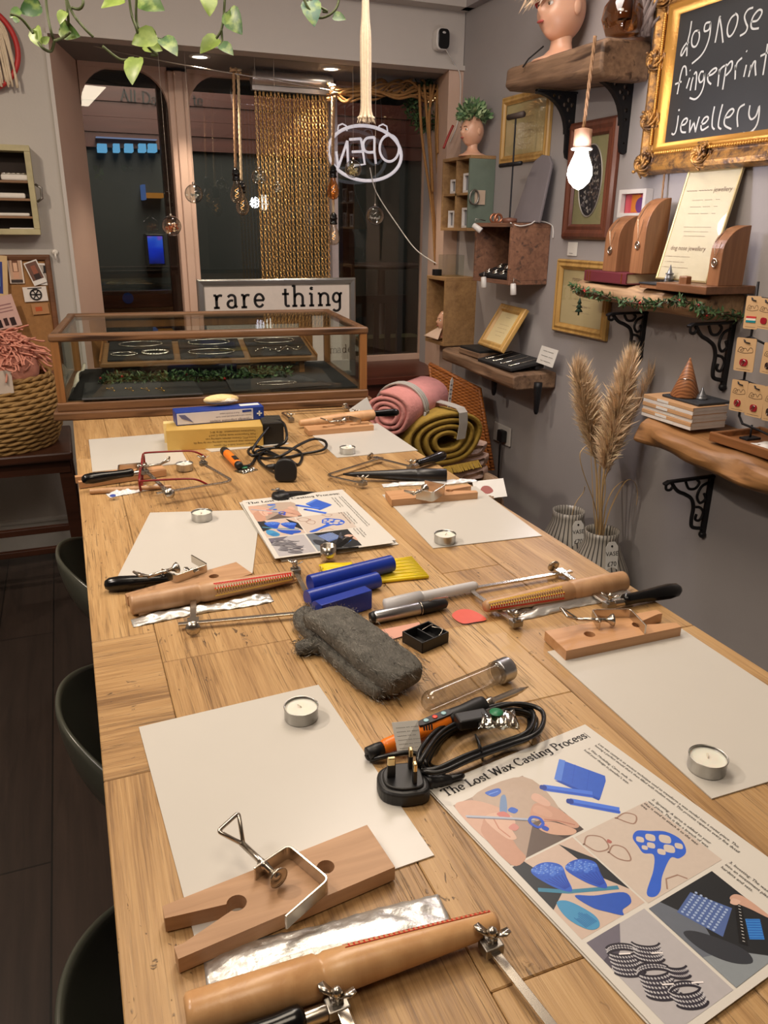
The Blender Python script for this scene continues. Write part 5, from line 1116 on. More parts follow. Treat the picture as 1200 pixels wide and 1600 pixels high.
def bauble(px,py,r,label,fill=None,Y=3.8,top=100):
    p=ony(px,py,Y); rr=r*(p-CAM).dot(FW)/F; t=thing('glass_bauble',label,'bauble',p-V((0,0,rr)),0,'clear glass baubles in the window'); MB().ball(p,rr,28,k=18).build('globe',bgl,t,True); MB().lathe([(.004,0),(.0055,.001),(.0055,.008),(.003,.010)],12,M.Translation(p+V((0,0,rr-.001)))).build('cap',silver,t,True)
    q=ony(px,top,Y); q.x=p.x; q.y=p.y; q.z=2.127; MB().tube([p+V((0,0,rr)),q],.0006,4).build('thread',plain('pale_thread',(180,170,160),.6),t)
    rg=random.Random(int(px)); b=MB()
    for k in range(46 if fill else 14):
        d=V((rg.gauss(0,1),rg.gauss(0,1),rg.gauss(0,.7))); d=d.normalized()*rr*.82*rg.uniform(.3,1); d.z=d.z*.7-rr*.2; s=V((rg.gauss(0,1),rg.gauss(0,1),rg.gauss(0,1))).normalized()*rr*(.3 if fill else .2); w=s.cross(V((0,1,.3))).normalized()*rr*.14
        if (d+s).length>rr*.9: s*=.4
        b.add([p+d,p+d+s*.5+w,p+d+s,p+d+s*.5-w],[(0,1,2,3)],None,rg.choice(fill or [(210,210,206),(160,166,160)]))
    b.build('dried_flowers' if fill else 'silver_flakes',vcol('dried_petals',.6),t)
bauble(303,303,14,'clear glass bauble with silver flakes before the window mullion')
bauble(268,353,15,'clear glass bauble with orange dried petals, lowest at the left',[(220,120,60),(240,170,110),(230,200,160),(180,80,40)])
bauble(552,264,13,'clear glass bauble with pale dried flowers over the neon sign',[(226,206,150),(200,180,120),(230,226,210)])
bauble(586,337,14,'clear frosted glass bauble below the neon sign')
bauble(405,277,12,'small faint glass bauble at the left edge of the chains',None,3.78)
bauble(434,294,7,'tiny glass bauble in front of the middle of the chains',None,3.78)
# hanging wire under the header with fairy lights
o=MB().tube(smooth_pts([ony(108,60,3.84),ony(180,80,3.84),ony(300,104,3.84),ony(395,120,3.84),ony(520,142,3.84)],8),.003,6).build('hanging_wire',plain('thin_steel_wire',(170,160,150),.3,.8),None,True); tag(o,'thin steel wire strung under the bay soffit','wire')
# ================= ROPE SWAG, STRANDS AND WREATH =================
t=thing('rope_swag','tangled brown rope swag draped over the right window with long hanging strands','rope garland',ony(620,150,3.95)); rs=random.Random(9); rb_=plain('brown_rope',(148,108,62),.85,0.,.25,90.,.003,150.)
for k in range(9):
    pts=[ony(515+rs.uniform(-5,5)+j*26,146+rs.uniform(-14,14)-(6 if 3<j<7 else 0)+8*math.sin(j*1.1+k),3.93+rs.uniform(-.04,.04)) for j in range(8)]; MB().tube(smooth_pts(pts,6),.0055+rs.uniform(0,.003),6).build('rope_strand',rb_,t,True)
for (xa,xb_,yb) in ((652,682,412),(663,684,414),(672,680,414),(684,688,405),(676,676,300),(692,690,250),(688,684,240),(700,692,270)):
    pts=[ony(xa+rs.uniform(-3,3),132,3.9),ony(xa+(xb_-xa)*.3+rs.uniform(-6,6),132+(yb-132)*.3,3.88),ony(xa+(xb_-xa)*.7+rs.uniform(-3,3),132+(yb-132)*.68,3.86),ony(xb_,yb,3.84)]; MB().tube(smooth_pts(pts,8),.007,6).build('rope_strand',rb_,t,True)
wc_=ony(668,166,3.97); pth=[wc_+V((.085*math.cos(a),.02*math.sin(3*a),.085*math.sin(a))) for a in [2*PI*k/12 for k in range(13)]]
gb,bb,P=leafy(pth,900,.018,.032,8); t=thing('leaf_wreath','dark green leaf wreath hanging behind the rope strands','wreath',wc_); MB().tube(P,.006,6).build('ring',plain('brown_twig',(70,50,34),.8),t,True); gb.build('leaves',vcol('leaf_colours',.6),t); b=MB()
for k in range(5): b.ball(wc_+V((R.uniform(-.03,.06),-.04,R.uniform(-.02,.04))),.006,8)
b.build('fairy_light',emit('fairy_lamp',(255,220,160),3),t)
# ================= MACRAME TASSEL =================
YM=2.3; p0=ony(571,-22,YM);p1=ony(572,186,YM); cream=plain('cream_cotton_cord',(214,196,170),.85,0.,.12,90.,.002,220.); t=thing('macrame_tassel','long cream macrame cord tassel hanging from the ceiling','tassel',p1)
for k in range(9):
    a=2*PI*k/9; rr=.011; MB().tube(smooth_pts([V((p0.x,p0.y,2.60)),p0+V((.4*rr*math.cos(a),.4*rr*math.sin(a),0)),p0*.6+p1*.4+V((rr*math.cos(a),rr*math.sin(a),0)),p1+V((rr*math.cos(a),rr*math.sin(a),.03)),p1+V((2.*rr*math.cos(a),2.*rr*math.sin(a),.0))],8),.0052,6).build('cord',cream,t,True)
b=MB()
for k in range(90): a=R.uniform(0,6.28); q=R.uniform(.3,1); b.tube([p1+V((.014*q*math.cos(a),.014*q*math.sin(a),.025)),p1+V((.026*q*math.cos(a),.026*q*math.sin(a),-.004-R.uniform(0,.008)))],.0009,4)
b.build('frayed_end',cream,t)
# ================= TRAILING PLANT =================
vm=plain('green_vine',(74,84,46),.6)
def leafmat():
    t=NT('pothos_leaf'); a=t.nd('ShaderNodeVertexColor'); a.layer_name='Col'; v=t.coord(); n=t.noise(v,60.,3); col=t.mix(t.ramp(n,[(.45,(0,0,0,1)),(.65,(.6,.6,.6,1))]),a.outputs[0],L((150,170,90))); t.bsdf(col,.4,0.,n,.001,.3); return t.m
lm=leafmat(); YV=1.75
t=thing('trailing_plant','trailing pothos vines with heart shaped leaves hanging into view at the top left','plant',ony(200,-60,YV)+V((0,0,.2)))
def VP(px,py,dy=0.): return ony(px,py,YV+dy)
for pts in ([(70,-20),(74,20),(80,50),(85,64)],[(85,64),(80,80),(68,76),(60,66)],[(85,64),(100,58),(110,50)],[(16,22),(32,28),(46,44),(52,52)],[(100,-20),(106,20),(107,40)],[(98,-20),(112,18),(130,42),(146,58)],[(112,12),(124,14),(130,4),(127,-20)],[(200,-20),(205,20),(213,44),(218,62)],[(214,-20),(213,30),(222,50),(240,58),(262,64)],[(222,62),(236,78),(246,86),(236,86)],[(160,72),(186,92),(202,94),(214,100)],[(352,-20),(350,20),(346,46),(338,60)],[(346,46),(347,62),(347,78)],[(470,-20),(480,10),(500,28),(525,14),(532,-20)],[(498,10),(512,18),(504,18)]):
    MB().tube(smooth_pts([VP(x,y,R.uniform(-.01,.01)) for x,y in pts],6),.0026,6).build('stem',vm,t,True)
leaves=[(46,14,34,200,0),(23,22,20,215,1),(60,60,32,-70,2),(97,28,22,-110,2),(110,50,34,-25,1),(175,6,38,200,2),(238,6,44,-28,1),(224,62,40,-160,2),(266,74,36,-50,0),(210,112,42,-100,2),(326,8,36,-85,2),(368,36,42,-60,0),(326,72,36,-140,2),(355,78,26,-40,0),(488,22,40,-80,3),(531,28,20,-15,0),(24,30,12,120,0),(240,74,30,-20,2),(72,62,14,40,1)]
for i,(px,py,sz,ang,cc) in enumerate(leaves):
    a=math.radians(ang); c=VP(px,py,R.uniform(-.03,.03)); s=sz*(c-CAM).dot(FW)/F; ax=RT*math.cos(a)+UP*math.sin(a); sd=(UP*math.cos(a)-RT*math.sin(a)); nz=-FW; tilt=R.uniform(-.5,.5); sd=(sd*math.cos(tilt)+nz*math.sin(tilt)); nn=ax.cross(sd)
    pr=[(-.5,0),(-.56,.14),(-.50,.30),(-.30,.40),(0,.36),(.25,.22),(.42,.08),(.5,0)]; b=MB(); col=[(58,92,50),(72,104,44),(112,134,58),(60,100,84)][cc]
    up_=[c+ax*s*x+sd*s*y+nn*s*(.14*y*2+ .05*math.cos(x*4)) for x,y in pr]; dn=[c+ax*s*x-sd*s*y+nn*s*(.14*y*2+.05*math.cos(x*4)) for x,y in pr]; mid=[c+ax*s*x*.98+nn*s*(.0+.05*math.cos(x*4)) for x,y in pr]
    vs=up_+mid+dn; n=len(pr); b.add(vs,[(k,k+1,n+k+1,n+k) for k in range(n-1)]+[(n+k,n+k+1,2*n+k+1,2*n+k) for k in range(n-1)],None,col); b.build('leaf',lm,t,True)
# ================= SOFFIT SPOTLIGHTS + CAMERA =================
for i,(px,py) in enumerate(((312,88),(517,107))):
    p=onz(px,py,2.123); t=thing('recessed_spotlight',['recessed soffit spotlight, left one above the mullion','recessed soffit spotlight, right one above the chain curtain rail end'][i],'spotlight',(p.x,p.y,2.123)); MB().lathe([(.046,.0),(.046,-.004),(.034,-.006),(.032,.0)],28,M.Translation((p.x,p.y,2.124)),cap=False).build('bezel',plain('white_bezel',(200,198,196),.4),t,True); MB().lathe([(.0001,0),(.033,0)],28,M.Translation((p.x,p.y,2.121))).build('lens',emit('spot_lens',(255,240,220),9),t); spot('soffit_spot',(p.x,p.y,2.11),(p.x,p.y-.02,0),26,(255,232,205),1.7,.03,.5)
YX=YH-.002; p=ony(685,64,YX); t=thing('security_camera','white security camera with black lens face on the header wall','camera',p); m=basis(p+V((0,-.05,0)),(1,0,0),(0,0,1)); rr=lambda w,h,k=.55:[(w*math.copysign(abs(math.cos(a))**k,math.cos(a)),h*math.copysign(abs(math.sin(a))**k,math.sin(a))) for a in [2*PI*i/28 for i in range(28)]]
MB().prism(rr(.032,.044),-.05,-.0,m).build('body',plain('white_camera_plastic',(210,206,202),.35),t,False,bevel=.006,seg=3,fixn=True); MB().prism(rr(.028,.040),-.001,.004,m@M.Translation((.003,0,0))).build('lens_face',handleblk,t,False,bevel=.002,fixn=True); MB().ball((.003,.024,.004),(.009,.005,.002),10,m).build('infrared_window',plain('pale_lens',(190,190,190),.2),t,True); MB().lathe([(.02,-.0),(.02,.012),(.008,.016),(.008,.03)],16,basis(p+V((-.012,-.0,0)),(1,0,0),(0,0,1))).build('mount',plain('white_camera_plastic',(210,206,202),.35),t,True)
o=MB().tube(smooth_pts([p+V((.02,-.04,-.04)),ony(712,104,YX-.01),ony(719,118,YX-.012),ony(719,160,YX-.014),ony(714,195,YX-.02),ony(703,222,YX-.03)],8),.0026,6).build('camera_cable',wc,None,True); tag(o,'white cable curling down from the security camera','cable')
o=MB().tube(smooth_pts([ony(693,232,3.6),ony(700,214,3.6),ony(708,196,3.6)],5),.006,8).build('red_clip',plain('red_plastic',(150,36,30),.4),None,True); tag(o,'small red plastic clip on the cable beside the window post','clip')
# ================= RIGHT WALL =================
iron_b=plain('black_cast_iron',(30,30,33),.5,.4,.15,80.,.0006,150.)
oldw=wood('weathered_beam',(146,116,90),(92,70,54),1,1.,.65,1.1,.0015,(58,40,28)); livew=wood('live_edge_oak',(178,130,82),(122,84,48),1,.8,.5,1.,.001,(84,56,32)); pale=wood('pale_shelf_log',(190,156,116),(136,106,78),1,1.2,.65,1.1,.0015,(70,50,36))
rg=random.Random(21)
def beam(name,tl,tr,br,bl,Xf,label,mat,Xb=XW-.001,wob=.004,bev=.008,rnd=0.,n=24,endrot=0.):
    """front face quad in pixels (far-top, near-top, near-bottom, far-bottom) on plane X=Xf, extruded to the wall"""
    A,B_,C,D=[onx(*p,Xf) for p in (tl,tr,br,bl)]; b=MB(); vs=[];fs=[]
    ph=[rg.uniform(0,6) for _ in range(8)]; K=12
    for i in range(n+1):
        t=i/n; T_=A*(1-t)+B_*t; Bm=D*(1-t)+C*t; y=T_.y*.5+Bm.y*.5; zt,zb=T_.z,Bm.z
        w=wob*(math.sin(t*9+ph[0])+.6*math.sin(t*21+ph[1])); w2=wob*(math.sin(t*8+ph[2])+.6*math.sin(t*17+ph[3])); h=zt-zb
        sec=[(Xb,zt),(Xb-.3*(Xb-Xf),zt),(Xf+.02+rnd*.03,zt+w*.3),(Xf+w+rnd*.012,zt-.12*h),(Xf+w*1.2,zt-.35*h),(Xf+w+w2*.6,zt-.6*h),(Xf+w2+rnd*.01,zb+.16*h),(Xf+.018+rnd*.03,zb+w2*.4),(Xb-.35*(Xb-Xf),zb+w2*.5),(Xb,zb)]
        K=len(sec)
        for x,z in sec: vs.append((x,y,z))
    for i in range(n):
        for j in range(K): fs.append((i*K+j,i*K+(j+1)%K,(i+1)*K+(j+1)%K,(i+1)*K+j))
    fs+=[tuple(range(K))[::-1],tuple(range(n*K,n*K+K))]
    b.add(vs,fs); o=b.build(name,mat,None,True,bevel=bev,fixn=True); autosm(o.data,.5); return tag(o_at(o),label,'shelf')
def onX(px,py,X): return onx(px,py,X)
# ---- brackets ----
def gothic(Y,ztop,dep,hgt,label):
    t=thing('shelf_bracket',label,'bracket',(XW,Y,ztop-hgt),0,'gothic cast iron brackets'); m=basis((XW,Y,ztop),(-1,0,0),(0,0,1)) # x out of wall, y up
    arcp=[]
    for k in range(11):
        a=PI/2*k/10; arcp.append((.03+(dep-.03)*(1-math.sin(a)) if False else dep-(dep-.034)*math.sin(a), -.012-(hgt*.62-.012)*(1-math.cos(a))))
    out=[(0,0),(dep,0),(dep,-.012)]+arcp[1:]+[(.032,-hgt*.88),(.026,-hgt*.97),(.012,-hgt),(0,-hgt*.97)]
    holes=[]
    def hole(cx,cy,r,n=10): holes.append([(cx+r*math.cos(-2*PI*i/n),cy+r*math.sin(-2*PI*i/n)) for i in range(n)])
    s=dep/.19
    for cx,cy,r in ((.036,-.030,.0095),(.054,-.046,.0095),(.018,-.046,.0095),(.036,-.062,.0095),(.036,-.046,.007),(.082,-.022,.009),(.108,-.018,.007),(.022,-.10,.008),(.02,-.128,.006),(.018,-.20,.004)): hole(cx*s,cy*hgt/.235,r*s) if cx<.03 or cx>0 else 0
    hs=[h for k,h in enumerate(holes) if k!=4]
    MB().prism_h(out,hs,-.006,.006,m).build('casting',iron_b,t,fixn=True)
    MB().strip([m@V((dep,-.004,0)),m@V((0,-.004,0))],.024,.006,(0,0,1)).build('top_flange',iron_b,t,fixn=True); ap=[m@V((x,y,0)) for x,y in arcp]; MB().strip(ap,.022,.005,(0,0,1) if False else (1,0,.3)).build('curved_flange',iron_b,t,fixn=True)
    MB().lathe([(.0075,0),(.0085,.004),(.004,.006)],12,m@TR(.013,-hgt*.93,.004)).build('screw',steel2,t,True); return t
def scroll(Y,ztop,dep,hgt,label,grp='scrolled iron brackets'):
    t=thing('shelf_bracket',label,'bracket',(XW,Y,ztop-hgt),0,grp); m=basis((XW,Y,ztop),(-1,0,0),(0,0,1)); s=dep/.17; v=hgt/.17
    def pth(L_): return [m@V((x*s,y*v,0)) for x,y in L_]
    MB().strip(pth([(.008,.0),(.008,-.17)]),.018,.012,(0,1,0)).build('upright',iron_b,t,bevel=.002,fixn=True); MB().strip(pth([(0,-.004),(.16,-.004),(.175,-.010)]),.018,.008,(0,0,1)).build('top_arm',iron_b,t,bevel=.002,fixn=True)
    q=[(p.x,p.y) for p in smooth_pts([(.15,-.008),(.125,-.032),(.095,-.045),(.07,-.06),(.058,-.085),(.058,-.12),(.05,-.142),(.012,-.150)],5)]; MB().tube(pth(q),.0062,8).build('outer_curve',iron_b,t,True)
    for L_ in ([(.10,-.01),(.085,-.03),(.062,-.032),(.05,-.018),(.06,-.008)],[(.016,-.02),(.04,-.03),(.05,-.055),(.036,-.075),(.018,-.066),(.026,-.05)],[(.05,-.085),(.03,-.09),(.018,-.105),(.028,-.125),(.044,-.12),(.042,-.106)],[(.14,-.012),(.15,-.026),(.165,-.024),(.168,-.012)]): MB().tube(pth([(p.x,p.y) for p in smooth_pts(L_,5)]),.0045,7).build('scroll',iron_b,t,True)
    MB().lathe([(.004,-.012),(.011,-.006),(.012,.002),(.007,.010),(.002,.012)],14,basis(m@V((.01,-.168*v,0)),(0,1,0),(1,0,0))).build('finial',iron_b,t,True)
    return t
# ---- top beam with doll head and bottle ----
tbm=beam('timber_shelf',(790,106),(941,57),(941,120),(789,142),1.66,'chunky rough timber shelf at the top, beside the chalkboard',oldw,bev=.012)
def zat(px,py,X): return onx(px,py,X).z
zt0=zat(941,120,1.66)
gothic(2.747,ZT+1.0,.17,.23,'black gothic pierced bracket, left one under the top timber shelf'); gothic(2.42,ZT+1.0,.17,.235,'black gothic pierced bracket, right one beside the chalkboard')
# ---- doll head builder ----
def doll(name,label,base,yaw,h,hair=None,cat='doll head',bust=True):
    """base point of the neck/bust, face along +x after yaw; h = head height"""
    sk=plain('porcelain_skin',(216,168,140),.35,0.,.04,25.,0,Subsurface_Weight=.1); t=thing(name,label,cat,base,yaw); w=wm(t); r=h/2; c=V((0,0,h*.80)); b=MB()
    def fn(u,v):
        a=2*PI*u; th=PI*v; d=V((math.sin(th)*math.cos(a),math.sin(th)*math.sin(a),-math.cos(th))); q=V((d.x*.86,d.y*.76,d.z*1.0))
        g=lambda y,z,sy,sz:math.exp(-((d.y-y)/sy)**2-((d.z-z)/sz)**2) if d.x>0 else 0
        f=.17*g(0,-.12,.13,.14)+.05*g(0,.05,.12,.2)+.07*g(0,-.42,.2,.07)+.06*g(0,-.54,.18,.06)+.10*g(0,-.80,.3,.14)+.05*g(.42,-.30,.28,.22)+.05*g(-.42,-.30,.28,.22)-.07*g(.34,.06,.17,.10)-.07*g(-.34,.06,.17,.10)+.04*g(.34,.24,.2,.06)+.04*g(-.34,.24,.2,.06)
        jaw=1-.16*max(0,-d.z-.2)
        q=V((q.x+f,q.y*jaw,q.z)); return w@(c+q*r)
    b.grid(fn,48,32); 
    b.lathe([(r*.40,h*.5),(r*.36,h*.30),(r*.40,h*.20),(r*.62,h*.10),(r*.98,h*.03),(r*1.0,0)] if bust else [(r*.38,h*.72),(r*.34,h*.3),(r*.42,0)],24,w@M.Translation((-r*.08,0,0))); b.build('head',sk,t,True,weld=True)
    for s in(-1,1):
        e=c+V((r*.715,s*r*.27,r*.06)); MB().ball(e,(r*.08,r*.13,r*.085),14,w).build('eye',plain('eye_white',(230,226,220),.2),t,True); MB().ball(e+V((r*.055,0,0)),(r*.04,r*.062,r*.062),12,w).build('iris',plain('dark_iris',(50,36,28),.2),t,True)
        MB().tube([w@(c+V((r*(.90-.12*abs(k-2)/2 if False else .88-.03*abs(k)),s*r*(.14+.08*k),r*(.24+.02*math.sin(k))))) for k in range(4)],r*.022,6).build('eyebrow',plain('brown_brow',(110,74,50),.7),t,True)
        MB().ball(c+V((-r*.05,s*r*.76,-r*.05)),(r*.16,r*.07,r*.24),14,w).build('ear',sk,t,True)
    MB().ball(c+V((r*.90,0,-r*.45)),(r*.07,r*.17,r*.05),14,w).build('lips',plain('rose_lips',(176,84,78),.35),t,True)
    return t,w,c,r
p=onx(868,88,1.74); zs=onx(868,80,1.74).z
t,w,c,r=doll('porcelain_doll','porcelain doll head with feathery flower crown on the top timber shelf',onx(872,92,1.75)-V((0,0,.012)),PI+.12,.205)
b=MB(); rr=random.Random(3)
for k in range(420):
    a=rr.uniform(-2.2,2.2)+PI*0; d=V((math.cos(a)*.6+.2,math.sin(a),rr.uniform(-.2,.9))).normalized(); s=c+V((d.x*r*.85,d.y*r*.8,r*.75+d.z*r*.2)); e=s+V((d.x,d.y,d.z*.6+rr.uniform(-.5,.3)))*r*rr.uniform(.3,.75); sd=V((rr.gauss(0,1),rr.gauss(0,1),rr.gauss(0,1))).normalized()*r*.05
    b.add([s-sd,s+sd,e],[(0,1,2)],w,rr.choice([(230,206,170),(214,190,160),(236,222,200),(206,170,140)]))
b.build('feather_crown',vcol('dried_petals',.6),t); b=MB()
for (dx,dy) in ((.55,.55),(.2,-.75),(.7,-.1),(-.2,.8)):
    for k in range(9):
        a=k*2.4; q=c+V((dx*r+.018*math.cos(a)*(.3+k*.08),dy*r+.018*math.sin(a)*(.3+k*.08),r*.85+.012*math.cos(k))); b.ball(q,(.016,.016,.008),8,w)
fr=MB()
for k in range(260):
    q=c+V((r*rr.uniform(.62,.98),r*rr.gauss(.05,.34),r*rr.uniform(.30,.62))); d=V((rr.uniform(.3,1.),rr.gauss(0,.6),rr.gauss(-.35,.5))).normalized(); e=q+d*r*rr.uniform(.25,.6); sd=V((rr.gauss(0,1),rr.gauss(0,1),rr.gauss(0,1))).normalized()*r*.05; fr.add([q-sd,q+sd,e],[(0,1,2)],w,rr.choice([(230,206,170),(214,190,160),(236,222,200),(206,170,140)]))
fr.build('feather_fringe',vcol('dried_petals',.6),t)
for (dx,dy,dz) in ((.92,.12,.42),(.30,-.86,.36),(.80,-.5,.5)):
    for k in range(9):
        a=k*2.4; b.ball(c+V((dx*r+.012*math.cos(a)*(.3+k*.08),dy*r+.012*math.sin(a)*(.3+k*.08),r*dz+.014*math.cos(k))),(.014,.014,.009),8,w)
b.build('red_flower',plain('red_silk',(206,36,50),.6),t,True)
MB().tube([w@V((r*.2,-.6*r,.06)),w@V((r*.6,-r*.9,.02)),w@V((r*.9,-r*.8,-.01))],.003,6).build('ribbon',blk,t)
# glass bottle with dried stems
p=onx(973,58,1.76); zs=p.z; t=thing('glass_bottle','round brown glass bottle with dried stems on the top timber shelf','bottle',p); k=.072
gbm=bulbglass('brown_bottle_glass',(190,150,110)); MB().lathe([(.02,0),(k*.75,.004),(k,.05),(k*.92,.085),(k*.5,.125),(k*.36,.15),(k*.36,.26)],28,M.Translation(p)).build('bottle',gbm,t,True); MB().lathe([(k*.30,.05),(k*.31,.24),(k*.30,.26)],16,M.Translation(p),cap=False).build('neck_wrap',plain('twine_wrap',(120,96,72),.85),t,True)
b=MB()
for j in range(18): a=R.uniform(0,6.3); b.tube([p+V((0,0,.02)),p+V((.018*math.cos(a),.018*math.sin(a),.2)),p+V((.05*math.cos(a),.05*math.sin(a),.34+R.uniform(0,.1)))],.0022,5)
b.build('dried_stem',plain('dried_stem',(120,84,56),.8),t)
t=thing('dried_branches','grey dried branches against the wall behind the glass bottle','branches',onx(1000,60,1.82)); b=MB()
for j in range(26): s=onx(1000+R.uniform(-8,14),56,1.80); e=onx(1005+R.uniform(-22,30),R.uniform(-40,30),1.80+R.uniform(-.04,.02)); b.tube([s,(s+e)/2+V((0,R.uniform(-.01,.01),0)),e],[.006,.008,.003],6)
b.build('branch',plain('grey_branch',(124,112,108),.8),t,True)
# ---- chalkboard in ornate gold frame ----
goldf=NT('antique_gold_leaf'); v=goldf.coord(); n=goldf.noise(v,26.,4,.7); n2=goldf.noise(v,120.,3,.6); goldf.bsdf(goldf.mix(goldf.ramp(n,[(.42,(0,0,0,1)),(.62,(1,1,1,1))]),L((186,138,74)),L((92,70,56))),.42,.5,n2,.002,.8); goldf=goldf.m
gilt=NT('bright_gilt'); v=gilt.coord(); n2=gilt.noise(v,160.,3,.6); gilt.bsdf(L((204,150,72)),.36,.6,n2,.001,.6); gilt=gilt.m
yi0=onx(1038,225,XW-.02).y; zb=onx(1038,225,XW-.02).z; ztop=onx(1062,21,XW-.02).z; Hh=ztop-zb; Wd=.62
fo=.088
M_=basis((XW-.015,yi0-Wd/2,(zb+ztop)/2),(0,-1,0),(0,0,1)) # local x -> -Y (towards viewer), z -> -X
bb_=thing('chalkboard','chalkboard in ornate gold frame chalked dog nose fingerprint jewellery','chalkboard',mat4=M_)
MB().box((0,0,.0),(Wd+.02,Hh+.02,.012),M_).build('slate',plain('chalkboard_black',(40,42,44),.6,0.,.15,6.),bb_)
MB().frame(Wd+2*fo,Hh+2*fo,[(0,-.01),(0,.012),(.010,.034),(.024,.040),(.040,.030),(.050,.026),(.058,.030),(.066,.026)],M_).build('outer_moulding',goldf,bb_,True,bevel=.001); MB().frame(Wd+2*(fo-.062),Hh+2*(fo-.062),[(0,.02),(.002,.030),(.010,.033),(.018,.024),(.026,.014),(.030,.004)],M_).build('inner_moulding',gilt,bb_,True)
def ornament(x,y,sc,seed,nm):
    r_=random.Random(seed); b=MB()
    for k in range(7):
        a=k*.9+seed; b.tube([M_@V((x+sc*(.2+.11*j)*math.cos(a+j*.55),y+sc*(.2+.11*j)*math.sin(a+j*.55),.040+.012*math.sin(j*.8))) for j in range(8)],[sc*(.16-.013*j) for j in range(8)],7)
    for k in range(10): b.ball((x+r_.uniform(-1,1)*sc*.8,y+r_.uniform(-.9,.9)*sc*.7,.045),(sc*.16,sc*.12,sc*.14),8,M_)
    b.build(nm,goldf,bb_,True)
for sx in(-1,1):
    for sy in(-1,1): ornament(sx*(Wd/2+fo*.62),sy*(Hh/2+fo*.62),.045,2+sx+sy*3,'corner_ornament')
for x,y in ((0-.11,-(Hh/2+fo*.55)),(.18,-(Hh/2+fo*.6)),(-(Wd/2+fo*.6),.06),(-(Wd/2+fo*.55),-.11),(0,Hh/2+fo*.6),(Wd/2+fo*.6,0)): ornament(x,y,.042,int(x*100)+11,'centre_ornament')
b=MB()
for k in range(64):
    for (x,y) in ((-Wd/2-.028,-Hh/2+Hh*k/63),(-Wd/2+Wd*k/63,-Hh/2-.028)): b.ball((x,y,.036),(.006,.0055,.005),6,M_)
b.build('beading',gilt,bb_,True)
ch=MB(); chw=.0052
def chalk(L_,w=chw,n=4):
    P=[]
    for x,y in L_:
        q=M_.inverted()@onp(1000+x/5.925,y/5.925,M_@V((0,0,.0068)),V((1,0,0))); P.append((q.x,q.y))
    P=[(p.x,p.y) for p in smooth_pts(P,n)] if len(P)>2 else P
    ribbon(ch,P,w,M_@M.Translation((0,0,.0068)))
for s in ([(478,195),(462,300),(440,400),(432,520)],[(452,395),(430,400),(395,450),(378,500),(390,510),(440,420)],
 [(548,285),(510,290),(484,340),(478,400),(492,432),(520,425),(545,370),(550,310),(535,282)],
 [(652,205),(612,215),(596,255),(600,290),(640,270),(655,205),(645,330),(610,440),(560,520),(480,590)],
 [(695,395),(715,290),(735,165),(745,160)],[(738,165),(755,270),(768,395)],
 [(885,130),(845,165),(815,230),(808,300),(825,338),(860,310),(895,230),(905,150),(880,125)],
 [(1048,70),(1000,90),(968,150),(980,210),(995,250),(975,300),(925,332)],
 [(1030,200),(1085,190),(1125,130),(1125,95),(1095,95),(1050,150),(1028,220),(1040,265),(1100,262)],
 [(430,700),(425,625),(400,620),(375,700),(360,790),(345,872)],[(325,780),(385,755)],
 [(460,720),(445,770),(430,820)],[(462,648),(466,654)],
 [(500,690),(480,760),(465,838)],[(490,715),(515,668),(525,700),(512,835)],
 [(590,665),(565,665),(545,715),(555,762),(585,740),(597,680),(592,780),(560,870),(510,918),(460,905)],
 [(622,700),(665,690),(708,650),(700,630),(665,650),(630,700),(630,750),(658,780)],
 [(735,640),(728,720),(720,800)],[(732,690),(745,640),(785,605)],
 [(800,590),(785,700),(765,830)],[(795,620),(840,570),(855,580),(845,640),(805,690),(785,700)],
 [(885,600),(882,680),(880,735)],[(884,650),(900,580),(945,535)],
 [(985,600),(972,660),(960,712)],[(985,470),(990,478)],
 [(1030,600),(1020,650),(1005,712)],[(1022,650),(1050,580),(1068,570),(1066,620),(1072,700)],
 [(1182,405),(1160,560),(1138,695)],[(1115,520),(1195,480)],
 [(355,1070),(345,1150),(330,1220),(310,1245),(292,1235)],[(355,1020),(368,1018)],
 [(378,1160),(415,1150),(438,1115),(430,1095),(400,1115),(378,1170),(385,1220),(425,1225)],
 [(465,1110),(460,1180),(458,1228)],[(460,1220),(495,1140),(500,1130),(512,1220)],[(512,1225),(530,1150),(550,1080)],
 [(562,1150),(600,1140),(632,1100),(620,1080),(590,1100),(565,1160),(575,1205),(635,1170)],
 [(690,985),(672,1080),(668,1170),(690,1198)],[(765,965),(738,1070),(725,1170),(752,1195)],
 [(785,1090),(830,1080),(868,1030),(855,1008),(820,1030),(785,1095),(785,1160),(845,1195)],
 [(905,1175),(900,1080),(920,1000),(970,965)],
 [(1018,975),(1008,1060),(1030,1105),(1075,1070),(1105,980),(1095,1110),(1060,1190),(1000,1235),(955,1230)]): chalk(s)
ch.build('chalk_lettering',plain('white_chalk',(186,188,186),.8),bb_,label='white hand chalked letters')
